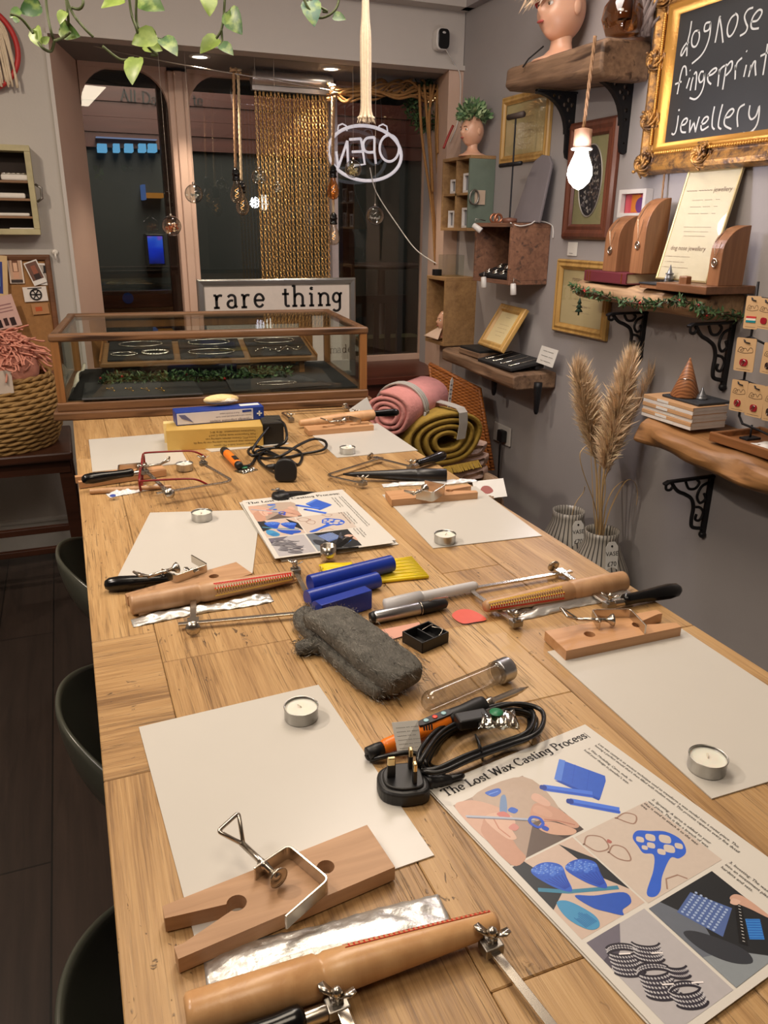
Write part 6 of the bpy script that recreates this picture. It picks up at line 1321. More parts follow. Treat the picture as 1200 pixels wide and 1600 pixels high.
# ---- generic wall frame ----
parch=plain('parchment_print',(206,190,146),.55,0.,.05,20.)
def wallframe(name,label,y0,y1,z0,z1,prof,mat,mw,lines,X=XW-.002,tilt=0.,glz=True,pmat=None,cat='picture frame'):
    m=basis((X,(y0+y1)/2,(z0+z1)/2+0),(0,-1,0),(0,0,1)); m=m@M.Rotation(tilt,4,'X'); W,H=abs(y1-y0),abs(z1-z0); t=thing(name,label,cat,mat4=m)
    MB().frame(W,H,prof,m).box((0,0,.001),(W-.004,H-.004,.002),m).build('frame',mat,t,False,bevel=.0015); ins=prof[-1][0]; zl=max(.004,prof[-1][1]-.003)
    MB().box((0,0,zl-.001),(W-2*ins+.004,H-2*ins+.004,.002),m).build('print',pmat or parch,t); b=MB()
    iw,ih=W-2*ins,H-2*ins
    for (s,x,y,sz) in lines: text(b,s,sz*ih,m@TR(x*iw,y*ih,zl+.0005),align='CENTER')
    if lines: b.build('lettering',plain('brown_print',(120,90,80),.5),t)
    if glz: MB().box((0,0,zl+.003),(iw+.002,ih+.002,.001),m).build('glass',glass('picture_glass',(248,248,246),.35,0.,.0),t)
    return t,m,zl,iw,ih
gf=wood('gold_frame',(196,158,92),(150,112,58),1,1.,.35); gfp=[(0,0),(0,.012),(.006,.018),(.014,.016),(.022,.020),(.030,.012),(.034,.010)]
wallframe('picture_frame','gold framed text print under the top timber shelf, behind the metal stand',3.27,2.892,ZT+.782,ZT+1.045,gfp,gf,0,[('~ ~~~ ~~ ~~~~ ~~ ~~~',0,.32-.13*k,.06) for k in range(6)])
wallframe('picture_frame','gold framed parchment print behind the garland shelf end',2.75,2.405,ZT+.134,ZT+.413,[(0,0),(0,.014),(.006,.022),(.014,.018),(.024,.022),(.034,.012),(.038,.010)],gf,0,[('roma~~~',-.1,.30,.12),('~~~ ~~~~ ~~ ~~~~~',0,-.04,.06),('~~~~ live & love ~~',0,-.17,.07),('~~ ~~~ ~~~~~ ~~~~',0,-.28,.06)])
mah=wood('mahogany_frame',(116,66,48),(78,44,34),1,1.,.3)
t,m,zl,iw,ih=wallframe('picture_frame','dark mahogany frame with oval mount of dark pressed flowers behind the lit bulb',2.742,2.448,ZT+.487,ZT+.893,[(0,0),(0,.012),(.010,.022),(.022,.024),(.034,.016),(.046,.020),(.054,.010)],mah,0,[],pmat=plain('sage_mount',(150,146,112),.6))
el=[(iw*.36*math.cos(a),ih*.40*math.sin(a)) for a in [2*PI*i/40 for i in range(40)]]; MB().prism(el,zl+.0002,zl+.001,m).build('dark_oval',plain('dark_velvet_blue',(44,42,50),.7),t,fixn=True); b=MB()
b.tube([m@V((x*1.03,y*1.03,zl+.001)) for x,y in el],.003,6,True)
b.build('oval_bevel',plain('silver_mount_edge',(180,176,170),.4,.6),t,True); b=MB(); r_=random.Random(2)
for k in range(110):
    a=r_.uniform(0,6.28); q=math.sqrt(r_.random())*.9; x,y=iw*.36*q*math.cos(a),ih*.40*q*math.sin(a); s=r_.uniform(.004,.009)
    b.poly([(x+s*math.cos(i*PI/3)*(1 if i%2 else .5),y+s*math.sin(i*PI/3)*(1 if i%2 else .5),zl+.0016+.00001*k) for i in range(6)],m,r_.choice([(140,136,140),(96,92,100),(170,164,160),(120,104,98)]))
b.build('pressed_flowers',vcol('dried_petals',.6),t)
# small white box frame with bright print
t,m,zl,iw,ih=wallframe('box_frame','small white box frame with pink and orange print behind the wooden stands',onx(972,300,1.83).y,onx(1014,300,1.83).y,onx(972,340,1.83).z,onx(972,297,1.83).z,[(0,0),(0,.03),(.014,.03),(.014,.012)],plain('white_frame_paint',(214,210,208),.4),0,[],pmat=plain('pink_print',(226,90,110),.5))
MB().box((-.0,.0,zl+.001),(iw*.4,ih*.9,.001),m).build('orange_panel',plain('orange_print',(232,140,60),.5),t); MB().lathe([(.0001,0),(iw*.22,0.)],16,m@TR(iw*.22,-ih*.1,zl+.002)).build('dark_motif',plain('violet_print',(120,70,140),.5),t)
# card tag
a_=onx(888,378,XW-.003);c_=onx(901,400,XW-.003); m=basis(((XW-.003),(a_.y+c_.y)/2,(a_.z+c_.z)/2),(0,-1,0),(0,0,1)); o=MB().box((0,0,0),(abs(a_.y-c_.y),abs(a_.z-c_.z),.001),m).build('price_tag',plain('white_label_card',(220,218,212),.5),None); tag(o,'small white price tag hanging under the mahogany frame','tag'); b=MB(); text(b,'~~',.02,m@TR(-.018,-.022,.001)); b.build('price',ink,o)
# ---- lit pendant bulb ----
XB=1.50; s=onx(908,232,XB); top=onx(930,56,XB)
t=thing('lit_pendant_bulb','glowing filament bulb hanging on rope from the timber shelf','pendant light',s); b=MB(); twist(b,V((top.x,top.y,top.z)),onx(912,200,XB),.005); b.build('rope',rope,t,True)
e=onx(912,200,XB); f=onx(908,231,XB); f=V((e.x,e.y,f.z)); MB().lathe([(.010,0),(.026,-.004),(.027,-(e.z-f.z)),(.02,-(e.z-f.z)-.002)],20,M.Translation(e)).build('wooden_socket',wood('pink_beech',(190,150,124),(160,122,98),2,1.,.5),t,True)
MB().lathe([(.03,.0),(.033,-.003),(.030,-.007),(.02,-.007)],20,M.Translation(f)).build('collar',plain('pale_collar',(220,216,210),.4),t,True)
fb=emit('hot_bulb',(255,248,236),14); MB().lathe([(.018,-.006),(.022,-.02),(.036,-.055),(.038,-.075),(.030,-.096),(.014,-.112),(.0005,-.118)],24,M.Translation(f),cap=False).build('bulb',fb,t,True)
point('bulb_light',f+V((-.06,-.06,-.06)),5.5,(246,240,255),.04)
# ---- garland shelf and its things ----
gsX=1.685
gs=beam('log_shelf',(892,436),(1099,462),(1091,503),(895,466),gsX,'rough log shelf wrapped with a leafy garland under the chalkboard',pale,wob=.008,bev=.01,rnd=1.)
scroll(2.21,onx(1010,487,XW-.01).z+.0,.16,onx(1010,487,XW-.01).z-onx(1002,558,XW-.01).z,'black scrolled bracket, left one under the log shelf'); scroll(1.815,onx(1150,502,XW-.01).z,.17,onx(1150,502,XW-.01).z-onx(1132,607,XW-.01).z,'black scrolled bracket, right one under the log shelf beside the earring cards')
pth=[onx(x,y,gsX-.02) for x,y in ((893,450),(915,455),(940,462),(970,470),(1000,474),(1030,474),(1060,470),(1090,478),(1100,490))]+[V((1.74,onx(1100,490,gsX).y-.02,onx(1130,490,1.74).z)),V((1.80,onx(1100,490,gsX).y-.03,onx(1150,495,1.80).z))]
gb,bb,P=leafy(pth,620,.0065,.019,13,8); t=thing('leaf_garland','green leafy garland with red berries along the front of the log shelf','garland',pth[0]); MB().tube(P,.003,6).build('stem',plain('brown_twig',(70,50,34),.8),t,True); gb.build('leaves',vcol('leaf_colours',.6),t); bb.build('berries',plain('red_berry',(160,30,28),.3),t,True)
p=onx(905,478,gsX-.02); t=thing('tree_ornament','tiny green tree charm hanging from the log shelf end','ornament',p); b=MB()
for k in range(3): b.lathe([(.014-.003*k,-.02+.014*k),(.0005,.0+.014*k)],12,M.Translation(p))
b.lathe([(.003,-.032),(.003,-.02)],8,M.Translation(p)).build('tree',plain('dark_green_felt',(36,58,40),.8),t,True); MB().tube([p+V((0,0,.024)),p+V((.0,0,.05))],.0008,5).build('loop',steel2,t)
zS=onx(1000,452,gsX).z; zS=(onx(892,436,gsX).z+onx(1099,462,gsX).z)/2+.002
def shz(y): 
    a,b_=onx(892,436,gsX),onx(1099,462,gsX); q=(a.y-y)/(a.y-b_.y); return a.z*(1-q)+b_.z*q+.001
def bxyz(name,x0,x1,y0,y1,z0,z1,mat,label,cat,par=None,bev=.002,group=None):
    o=MB().box(((x0+x1)/2,(y0+y1)/2,(z0+z1)/2),(abs(x1-x0),abs(y1-y0),abs(z1-z0))).build(name,mat,par,bevel=bev)
    if par is None: tag(o_at(o),label,cat,group)
    return o
# maroon book
ya=onx(913,432,1.69).y; yb=onx(978,438,1.69).y; z0=shz((ya+yb)/2); z1=z0+.036
bk=thing('book','thick maroon cloth bound book lying under the wooden stands on the log shelf','book',(1.75,(ya+yb)/2,z0)); mar=plain('maroon_cloth',(100,36,44),.6)
b=MB().box((1.76,(ya+yb)/2,z0+.002),(.14,ya-yb,.004)).box((1.76,(ya+yb)/2,z1-.002),(.14,ya-yb,.004)); b.build('cover',mar,bk,bevel=.001); MB().box((1.692,(ya+yb)/2,(z0+z1)/2),(.008,ya-yb,z1-z0)).build('spine',mar,bk,bevel=.003); MB().box((1.762,(ya+yb)/2,(z0+z1)/2),(.13,ya-yb-.006,z1-z0-.008)).build('pages',plain('cream_pages',(196,184,156),.7),bk)
for y in (ya-.02,ya-.035,yb+.02): MB().box((1.687,y,(z0+z1)/2),(.003,.002,z1-z0-.004)).build('gilt_band',gold,bk)
# curved necklace stands
wst=wood('warm_stand_wood',(158,110,74),(116,76,48),2,1.2,.4)
def stand(pb,pt,ptop,X0,X1,label,z0,pend=True):
    """front bottom px pb (left), bottom right px pt on near edge; ptop: top px"""
    ya=onx(pb[0],pb[1],X0).y; yb=onx(pt[0],pt[1],X0).y; zt=onx(*ptop,X1).z; h=zt-z0; d=X1-X0; t=thing('necklace_stand',label,'necklace stand',((X0+X1)/2,(ya+yb)/2,z0),0,'curved wooden necklace stands')
    prof=[(0,0),(d,0),(d,h)]+[(d*(1-math.sin(a)*.0)-d*(1-math.cos(a)),h*.52+h*.48*(math.sin(PI/2-a) if 0 else math.cos(a))) for a in []]
    q=[(d*.92,h)]+[(d*(1-math.sin(a)),h*.55+h*.45*math.cos(a)) for a in [PI/2*k/10 for k in range(1,11)]]
    prof=[(0,0),(d,0),(d,h)]+q
    m=basis((X0,ya,z0),(1,0,0),(0,0,1)); MB().prism(prof,0,ya-yb,m).build('block',wst,t,bevel=.0015,fixn=True)
    if pend:
        ym=(ya+yb)/2; MB().tube([(X0-.001+.012*0,ym+.014,z0+h*.72),(X0-.003,ym,z0+h*.42),(X0-.001,ym-.014,z0+h*.72)],.0009,5).tube([(X0+.002,ym+.014,z0+h*.72),(X0+d*.4,ym+.012,z0+h*.95)],.0009,5).build('chain',silver,t); c=V((X0-.004,ym,z0+h*.38)); MB().tube([c+V((0,.009*math.cos(a),.011*math.sin(a))) for a in [2*PI*k/16 for k in range(16)]],.0022,6,True).ball(c,(.002,.004,.005),8).build('pendant',silver,t,True)
    return t
stand((942,412),(962,414),(986,337),1.71,1.79,'shorter curved wooden necklace stand on the maroon book',z1)
stand((984,414),(1003,417),(1030,310),1.715,1.80,'taller curved wooden necklace stand, right behind the short one on the maroon book',z1)
# slate with little cones
ya=onx(1000,440,1.69).y;yb=onx(1058,440,1.69).y; z0=shz((ya+yb)/2); t=thing('slate_plinth','small two layer slate and wood plinth on the log shelf','plinth',(1.75,(ya+yb)/2,z0)); MB().box((1.75,(ya+yb)/2,z0+.006),(.12,ya-yb,.012)).build('wood_base',wst,t,bevel=.001); MB().box((1.75,(ya+yb)/2,z0+.0145),(.126,ya-yb+.004,.005)).build('slate_top',plain('dark_slate',(48,50,54),.6),t,bevel=.001); zp=z0+.017
pew=plain('pewter_ring_cone',(120,122,126),.35,.7)
for i,(dx,dy,h) in enumerate(((.0,.01,.055),(-.03,-.012,.03))):
    o=MB().lathe([(.013*h/.05,0),(.011*h/.05,h*.3),(.0005,h)],16,TR(1.74+dx,(ya+yb)/2+dy,zp)).lathe([(.010*h/.05,h*.45),(.012*h/.05,h*.5),(.010*h/.05,h*.55)],14,TR(1.74+dx,(ya+yb)/2+dy,zp)).build('ring_cone',pew,None,True); tag(o_at(o),['taller pewter ring cone on the slate plinth of the log shelf','shorter pewter ring cone on the slate plinth of the log shelf'][i],'ring cone')
# wooden base board, stand, hexagonal box
ya=onx(1026,447,1.665).y; yb=onx(1104,458,1.665).y; z0=shz(yb)+.004; bxyz('base_board',1.662,1.842,yb,ya,z0,z0+.022,wood('walnut_board',(134,90,58),(92,58,36),1,1.,.45),'dark walnut board at the near end of the log shelf','board')
ztp=z0+.022; stand((1104,440),(1122,444),(1160,352),1.71,1.80,'curved wooden necklace stand on the walnut board before the leaning print',ztp)
p=onx(1070,441,1.70); o=MB().lathe([(.018,0),(.018,.018),(.016,.021),(.002,.022)],6,TR(p.x,p.y,ztp)).build('trinket_box',wst,None); tag(o_at(o),'small hexagonal wooden trinket box on the walnut board','box')
# leaning acrylic/gold framed price list
pts=[onx(1045,440,1.775),onx(1130,440,1.775)]; P0=onx(1046,441,1.76);P1=onx(1112,446,1.76);P3=onx(1078,268,1.835);P2=onx(1164,265,1.835); P0.z=ztp;P1=V((P1.x,P2.y,ztp)); P0=V((P0.x,P3.y,ztp)); h=P3.z-P0.z
m=basis(P0,P1-P0,P3-P0); W=(P1-P0).length;H=(P3-P0).length; t=thing('leaning_print','slim gold framed price list leaning on the wall behind the wooden stand','print',mat4=m); MB().frame(W,H,[(0,0),(0,.007),(.003,.008),(.006,.006),(.006,.004)],m@TR(W/2,H/2,0)).build('frame',plain('pale_gold_metal',(206,188,140),.3,.8),t); MB().box((W/2,H/2,.002),(W-.008,H-.008,.003),m).build('print',plain('cream_print',(222,212,186),.4),t); b=MB()
for (s,x,y,sz) in (('~~~~ ~~~~~ jewellery',.5,.80,.075),('~~~~~~  ~~~~    ~~',.5,.72,.05),('~~~~~~  ~~~~    ~~',.5,.66,.05),('~~~~~~  ~~~~    ~~',.5,.60,.05),('~~~~~~ ~~~~~ ~~~~~',.5,.48,.045),('~~~~~ ~~~~ ~~~~~',.5,.44,.045),('~~ ~~~~~ ~~~~~',.5,.40,.045),('dog nose jewellery',.45,.28,.075),('- ~~~ ~~~~ ~~~~~',.3,.21,.05),('- ~~~ ~~~~ ~~',.27,.16,.05),('- ~~~ ~~~~ ~~~~~~',.31,.11,.05)): text(b,s,sz*H*.8,m@TR(W*x,H*y,.0042),align='CENTER')
b.build('lettering',plain('brown_print',(120,90,80),.5),t); MB().box((W/2,H/2,.0055),(W-.01,H-.01,.001),m).build('glass',glass('picture_glass',(248,248,246),.35,0.,.0),t)
o=MB(); twist(o,onx(1042,236,1.832),onx(1034,312,1.825),.003); o=o.build('twisted_string',rope,None,True); tag(o,'thin twisted cord hanging below the chalkboard frame','cord')
# ---- lower live edge shelf ----
lX=1.60
ls=beam('live_edge_shelf',(985,654),(1235,750),(1235,800),(990,695),lX,'thick live edge oak shelf at the right holding books and earring cards',livew,wob=.012,bev=.014,rnd=1.,n=30)
pb=onx(1112,742,XW-.01); scroll(pb.y,pb.z,.19,pb.z-onx(1105,840,XW-.01).z,'black scrolled bracket under the live edge shelf',None)
a0,b0=onx(985,654,lX),onx(1235,750,lX)
def lz(y): q=(a0.y-y)/(a0.y-b0.y); return a0.z*(1-q)+b0.z*q+.003
ya=onx(1002,655,1.65).y; yb=onx(1078,680,1.65).y; z0=lz((ya+yb)/2)+.006; zt_=onx(1078,636,1.65).z; nb=6; hb=(zt_-z0)/nb; xr=1.65+.13
kraft=plain('kraft_cover',(196,154,112),.6); whc=plain('white_cover',(220,214,208),.5); pgs=plain('white_pages',(206,200,196),.7)
for k in range(nb):
    zz=z0+k*hb; dx=R.uniform(-.002,.002); t=thing('book','x','book',(1.715,(ya+yb)/2,zz),0,'stacked softback books'); ord_=['bottom','second from the bottom','third from the bottom','fourth from the bottom','fifth from the bottom','top'][k]; kr=k in(1,3,5)
    t['label']='%s softback book in the stack, %s one under the wooden cone'%('kraft spined' if kr else 'white spined',ord_)
    MB().box((xr/2+1.65/2+dx+.001,(ya+yb)/2,zz+hb*.5),(.126,ya-yb-.002,hb*.84)).build('pages',pgs,t); q=kraft if kr else whc; MB().box((1.65+dx,(ya+yb)/2,zz+hb*.5),(.003,ya-yb,hb*.95)).build('spine',q,t,bevel=.0008); MB().box((1.715+dx,(ya+yb)/2,zz+hb*.96),(.131,ya-yb,hb*.07)).build('cover',q,t)
    MB().box((1.6482+dx,(ya*.5+yb*.5)+(.02 if k%2 else -.01),zz+hb*.5),(.001,.05,hb*.7)).build('spine_label',plain('white_label_card',(220,218,212),.5),t)
zk=z0+nb*hb+.001; ym=ya-.02; xm_=1.74; o=bxyz('slate_tile',1.675,1.80,yb+.01,ya-.05,zk,zk+.007,plain('dark_slate',(48,50,54),.6),'dark slate tile on top of the book stack','tile')
p=onx(1070,628,1.715); pz=zk+.0075; hc=onx(1079,559,1.715).z-pz; pc=V((1.715,onx(1071,612,1.715).y,pz)); tt=thing('ring_cone','turned wooden display cone with a silver chain on the slate tile','cone',pc); 
def cone_wood():
    t=NT('ringed_cone_wood'); v=t.coord((1,1,1)); n=t.noise(v,9.,3,.5,1.); wv=t.nd('ShaderNodeTexWave',i0=v); wv.wave_type='BANDS'; wv.bands_direction='DIAGONAL'; wv.inputs['Scale'].default_value=42; wv.inputs['Distortion'].default_value=6; wv.inputs['Detail'].default_value=1; wv.inputs['Detail Scale'].default_value=.6
    t.bsdf(t.mix(wv.outputs[1],L((128,80,50)),L((176,118,76))),.45); return t.m
MB().lathe([(.040,0),(.043,.004),(.0015,hc),(.0004,hc)],40,M.Translation(pc)).build('cone',cone_wood(),tt,True); kk=.44; MB().tube([pc+V((.043*(1-kk)*1.05*math.cos(a),.043*(1-kk)*1.05*math.sin(a),hc*kk+.006*math.sin(a*2))) for a in [2*PI*i/28 for i in range(28)]],.0011,5,True).build('chain',silver,tt,True)
pp=V((1.735,onx(1096,622,1.735).y,pz)); o=MB().lathe([(.018,0),(.016,.004),(.004,.026),(.0008,.036)],20,M.Translation(pp)).lathe([(.0125,.008),(.0140,.010),(.0125,.012)],20,M.Translation(pp)).build('ring_cone',pew,None,True); tag(o_at(o),'small grey metal ring cone beside the wooden display cone','cone')
# wooden tray + earring card rack
ya=onx(1106,678,1.64).y; yb=ya-.36; z0=lz(ya-.06)+.004; wal=wood('acacia_tray',(156,104,62),(104,66,38),1,1.,.4)
t=thing('wooden_tray','shallow acacia tray under the earring card rack on the live edge shelf','tray',(1.74,ya-.18,z0)); b=MB(); Tm=basis((1.64,ya,z0),(0,-1,0),(1,0,0),(0,0,1)) if False else None
x0,x1=1.645,1.835
b.box(((x0+x1)/2,(ya+yb)/2,z0+.005),(x1-x0-.024,ya-yb-.024,.008)).build('tray_floor',wal,t); 
for (c,d) in (((x0+.006,(ya+yb)/2,z0+.013),(.012,ya-yb,.026)),((x1-.006,(ya+yb)/2,z0+.013),(.012,ya-yb,.026)),(((x0+x1)/2,ya-.006,z0+.0125),(x1-x0-.024,.012,.025)),(((x0+x1)/2,yb+.006,z0+.0125),(x1-x0-.024,.012,.025))): MB().box(c,d).build('rim',wal,t,bevel=.003)
o=MB().grid(lambda u,v:(1.68+.10*v,ya-.10-.12*u,z0+.010+.006*math.sin(u*17)*math.sin(v*13)+.003*R.random()),16,12).build('tissue_paper',plain('white_tissue',(226,222,216),.7),None,True,solid=.0006); tag(o,'crumpled white tissue paper in the acacia tray','paper')
ys=onx(1172,690,1.74).y
rk=thing('earring_rack','black iron tree shaped rack hung with earring cards','rack',(1.74,ys,z0+.008)); 
def W(px,py,X=1.74): return onx(px,py,X)
MB().tube([W(1185,440),W(1176,510),W(1163,590),W(1155,650),W(1160,662),W(1185,672),W(1215,686)],.0035,8).build('upright',iron_b,rk,True); 
for L_ in ([(1172,684),(1175,664)],[(1168,462),(1182,464),(1215,470)],[(1160,530),(1172,526),(1200,540)],[(1150,595),(1162,594),(1190,605)]): MB().tube([W(*p) for p in L_],.003,7).build('arm',iron_b,rk,True)
foot=W(1172,684); MB().box((1.74,foot.y,z0+.012),(.05,.03,.006)).build('foot',iron_b,rk,bevel=.001); MB().tube([(1.74,foot.y,z0+.014),W(1172,684)],.0035,7).build('upright',iron_b,rk)
kc=plain('kraft_card',(196,160,116),.6)
def ecard(q,X,label,deco):
    P=[onx(x,y,X) for x,y in q]; x=(P[1]-P[0]); y=(P[0]-P[3]); W_=x.length;H=y.length; m=basis(P[3],x,y); t=thing('earring_card',label,'earring card',P[3],0,'kraft earring cards on the rack')
    out=blob([(0.004,0),(W_-.004,0),(W_,.004),(W_,H-.004),(W_-.004,H),(.004,H),(0,H-.004),(0,.004)],2) if False else [(.003,0),(W_-.003,0),(W_,.003),(W_,H-.003),(W_-.003,H),(.003,H),(0,H-.003),(0,.003)]
    MB().prism(out,0,.0012,m).build('card',kc,t,fixn=True); lg=MB()
    z=.0016
    loop_=[(p.x,p.y) for p in smooth_pts([(W_*.12,H*.58),(W_*.2,H*.70),(W_*.3,H*.72),(W_*.42,H*.66),(W_*.36,H*.60),(W_*.24,H*.63),(W_*.5,H*.70),(W_*.62,H*.62),(W_*.72,H*.72),(W_*.84,H*.70),(W_*.88,H*.60),(W_*.72,H*.57),(W_*.5,H*.55),(W_*.3,H*.56),(W_*.12,H*.58)],5)]; ribbon(lg,loop_,W_*.02,m@TR(0,0,z)); ribbon(lg,[(W_*.15,H*.06),(W_*.85,H*.06)],W_*.012,m@TR(0,0,z)); lg.build('printed_script',plain('brown_black_print',(60,44,34),.5),t)
    if deco=='flag':
        for k,c in enumerate(((190,60,60),(224,216,200),(30,128,136))): MB().box((W_*.5,H*(.36-.065*k),.002),(W_*.66,H*.062,.0016),m).build('enamel_stripe',plain('enamel_%d'%k,c,.3),t)
    elif deco: 
        c=(150,30,44) if deco!='dark' else (44,30,30); bl_=blob([(W_*(.5+.2*math.cos(a))*1.0,H*(.27+.13*math.sin(a)*(1+.2*math.cos(2*a)))) for a in [2*PI*k/9 for k in range(9)]],3); MB().prism(bl_,.001,.0035,m).build('enamel_pin',plain('enamel_'+deco,c,.25),t,fixn=True)
        if deco!='heart': 
            b=MB(); b.tube([m@V((W_*(.5+.12*math.cos(a*1.6)*(1-a*.1)),H*(.27+.08*math.sin(a*1.9)),.0042)) for a in [k*.4 for k in range(14)]],.0008,5); b.build('silver_swirl',silver,t,True)
    MB().tube([m@V((W_*.4,H*.95,.004)),m@V((W_*.5,H*.88,.004)),m@V((W_*.72,H*.86,.004))],.0016,6).tube([m@V((W_*.42,H*.98,-.004)),m@V((W_*.44,H*.88,.004))],.0018,6).build('hook',iron_b,t,True)
ecard([(1167,462),(1190,463),(1184,516),(1161,513)],1.69,'kraft earring card with striped flag enamel pin, top left of the rack','flag')
ecard([(1188,465),(1212,468),(1206,524),(1180,512)],1.675,'kraft earring card with red heart, cut off by the edge, top of the rack','heart')
ecard([(1154,527),(1185,530),(1176,582),(1146,578)],1.70,'kraft earring card with red silver pin, alone in the middle row of the rack','red')
ecard([(1190,534),(1214,538),(1208,590),(1187,582)],1.685,'kraft earring card with dark pin, cut off by the photo edge in the middle row','dark')
ecard([(1144,592),(1169,596),(1161,646),(1139,640)],1.70,'kraft earring card with oval red pin, bottom left of the rack','oval')
ecard([(1170,598),(1197,603),(1190,656),(1163,648)],1.68,'kraft earring card with round red swirl pin, bottom middle of the rack','swirl')
ecard([(1197,603),(1218,606),(1212,660),(1190,656)],1.672,'kraft earring card at the bottom right, cut off by the photo edge','dark')
# ---- vases with pampas grass ----
def vasemat():
    t=NT('striped_grey_ceramic'); v=t.coord(); sx=t.nd('ShaderNodeSeparateXYZ',i0=v); an=t.math('ARCTAN2',sx.outputs[1],sx.outputs[0]); f=t.math('FRACT',t.math('MULTIPLY',an,30/(2*PI))); st=t.ramp(f,[(.0,(1,1,1,1)),(.66,(1,1,1,1)),(.72,(0,0,0,1)),(.94,(0,0,0,1)),(1,(1,1,1,1))])
    t.bsdf(t.mix(st,L((70,68,66)),L((166,160,150))),.28); return t.m
vmz=vasemat()
def vase(px,py,Y,label,tagtxt,rim=.062,hz=None):
    p=ony(px,py,Y); h=p.z; t=thing('floor_vase',label,'vase',(p.x,p.y,0)); pr=[(.085,0),(.11,.01),(.125,.10),(.122,.2),(.105,.28),(.078,.34),(.062,.38),(rim-.002,h-.02),(rim,h),(rim-.006,h),(rim-.008,h-.02),(.055,.38),(.06,.3)]
    MB().lathe([(a,z) for a,z in pr],48,TR(p.x,p.y,0)).build('vase',vmz,t,True); 
    d=(V((CAM.x,CAM.y,0))-V((p.x,p.y,0))).normalized(); ang=math.atan2(d.y,d.x)+.55; dd=V((math.cos(ang),math.sin(ang),0)); q=V((p.x,p.y,h-.055))+dd*(.078); up=V((0,0,1))-dd*.18; x=V((0,0,1)).cross(dd); x.normalize(); m=basis(q,x,up)
    o=thing('price_tag',tagtxt[0],'tag',q); MB().prism([(-.024,-.075),(.024,-.075),(.024,.02),(.012,.038),(-.012,.038),(-.024,.02)],0,.0012,m).build('card',plain('white_label_card',(220,218,212),.5),o,fixn=True); b=MB(); text(b,tagtxt[1],.022,m@TR(0,-.012,.002),align='CENTER'); text(b,tagtxt[2],.024,m@TR(0,-.050,.002),align='CENTER'); b.build('lettering',ink,o); MB().tube([m@V((0,.03,.001)),V((p.x,p.y,h-.01))+dd*.064],.0012,5).build('string',plain('pale_thread',(180,170,160),.6),o); MB().lathe([(.004,0),(.004,.001)],10,m@TR(0,.022,.0012)).build('eyelet',ink,o)
    return p,h
pv1,h1=vase(889,797,2.35,'grey ribbed floor vase with dark stripes, left one behind the table',('white arched price tag on the left striped vase','VASE','£70'))
pv2,h2=vase(941,828,2.12,'grey ribbed floor vase with dark stripes, right one holding the pampas grass',('white arched price tag on the right striped vase','VASE','£70'))
pam=vcol('pampas_plume',.85); stm=plain('straw_stem',(196,164,116),.8); base=V((pv2.x,pv2.y,.12))
t=thing('pampas_grass','tall dried pampas grass plumes standing in the right striped vase','dried grass',base)
def plume(base,A,B,r,n,seed,col):
    r_=random.Random(seed); b=MB(); d=B-A
    for k in range(n):
        q=r_.random()**.8; p=A+d*q; rad=r*math.sin(PI*min(1,.12+q*.86))**.7; a=r_.uniform(0,6.28); o=V((math.cos(a),math.sin(a),0)); l=rad*r_.uniform(.45,1.3); wob=V((r_.gauss(0,.006),r_.gauss(0,.006),0)); tip=p+o*l*.85+wob*2+V((0,0,.02+.06*r_.random())); mid=p+o*l*.35+wob+V((0,0,.015)); s=o.cross(V((0,0,1)))*.0007; kf=r_.uniform(.8,1.12); c=[max(0,min(255,int(v*kf))) for v in col]
        b.add([p-s,p+s,mid+s,tip,mid-s],[(0,1,2,3,4)],None,tuple(c))
    return b
for i,(pa,pb,Y,r,n,col) in enumerate((((930,718),(902,580),2.16,.050,5200,(240,212,176)),((944,735),(985,566),2.08,.056,6400,(246,216,180)),((938,730),(950,640),2.2,.034,2000,(214,188,152)),((946,745),(1018,586),2.14,.018,800,(232,202,166)))):
    A=ony(*pa,Y);B=ony(*pb,Y); plume(base,A,B,r,n,40+i,col).build('plume',pam,t); MB().tube(smooth_pts([base,V((pv2.x+(A.x-pv2.x)*.4,pv2.y+(A.y-pv2.y)*.4,h2+.0)),A,A*.3+B*.7],6),.003,6).build('stem',stm,t,True)
for (L_) in ([(932,800),(912,740),(906,712),(912,700),(918,696)],[(945,800),(955,770),(968,755),(975,752)],[(950,805),(975,755),(990,752),(996,770),(994,790)],[(928,800),(925,740),(922,700)],[(936,800),(934,750),(938,720)],[(940,802),(946,760),(940,700),(950,650)]):
    P=[V((pv2.x,pv2.y,h2-.1))]+[ony(x,y,2.1) for x,y in L_]; b=MB(); P=smooth_pts(P,5); n=len(P); b.sweep(P,[(-1,-.15),(1,-.15),(1,.15),(-1,.15)],scale=[.0035*(1-.7*k/n) for k in range(n)]); b.build('leaf_blade',stm,t)
o=MB().tube(smooth_pts([V((pv1.x,pv1.y,h1-.2)),V((pv1.x+.02,pv1.y,h1)),ony(911,770,2.35),ony(914,760,2.33)],5),.0015,5).build('dry_stalk',stm,None); tag(o,'single thin dry stalk in the left striped vase','stalk')
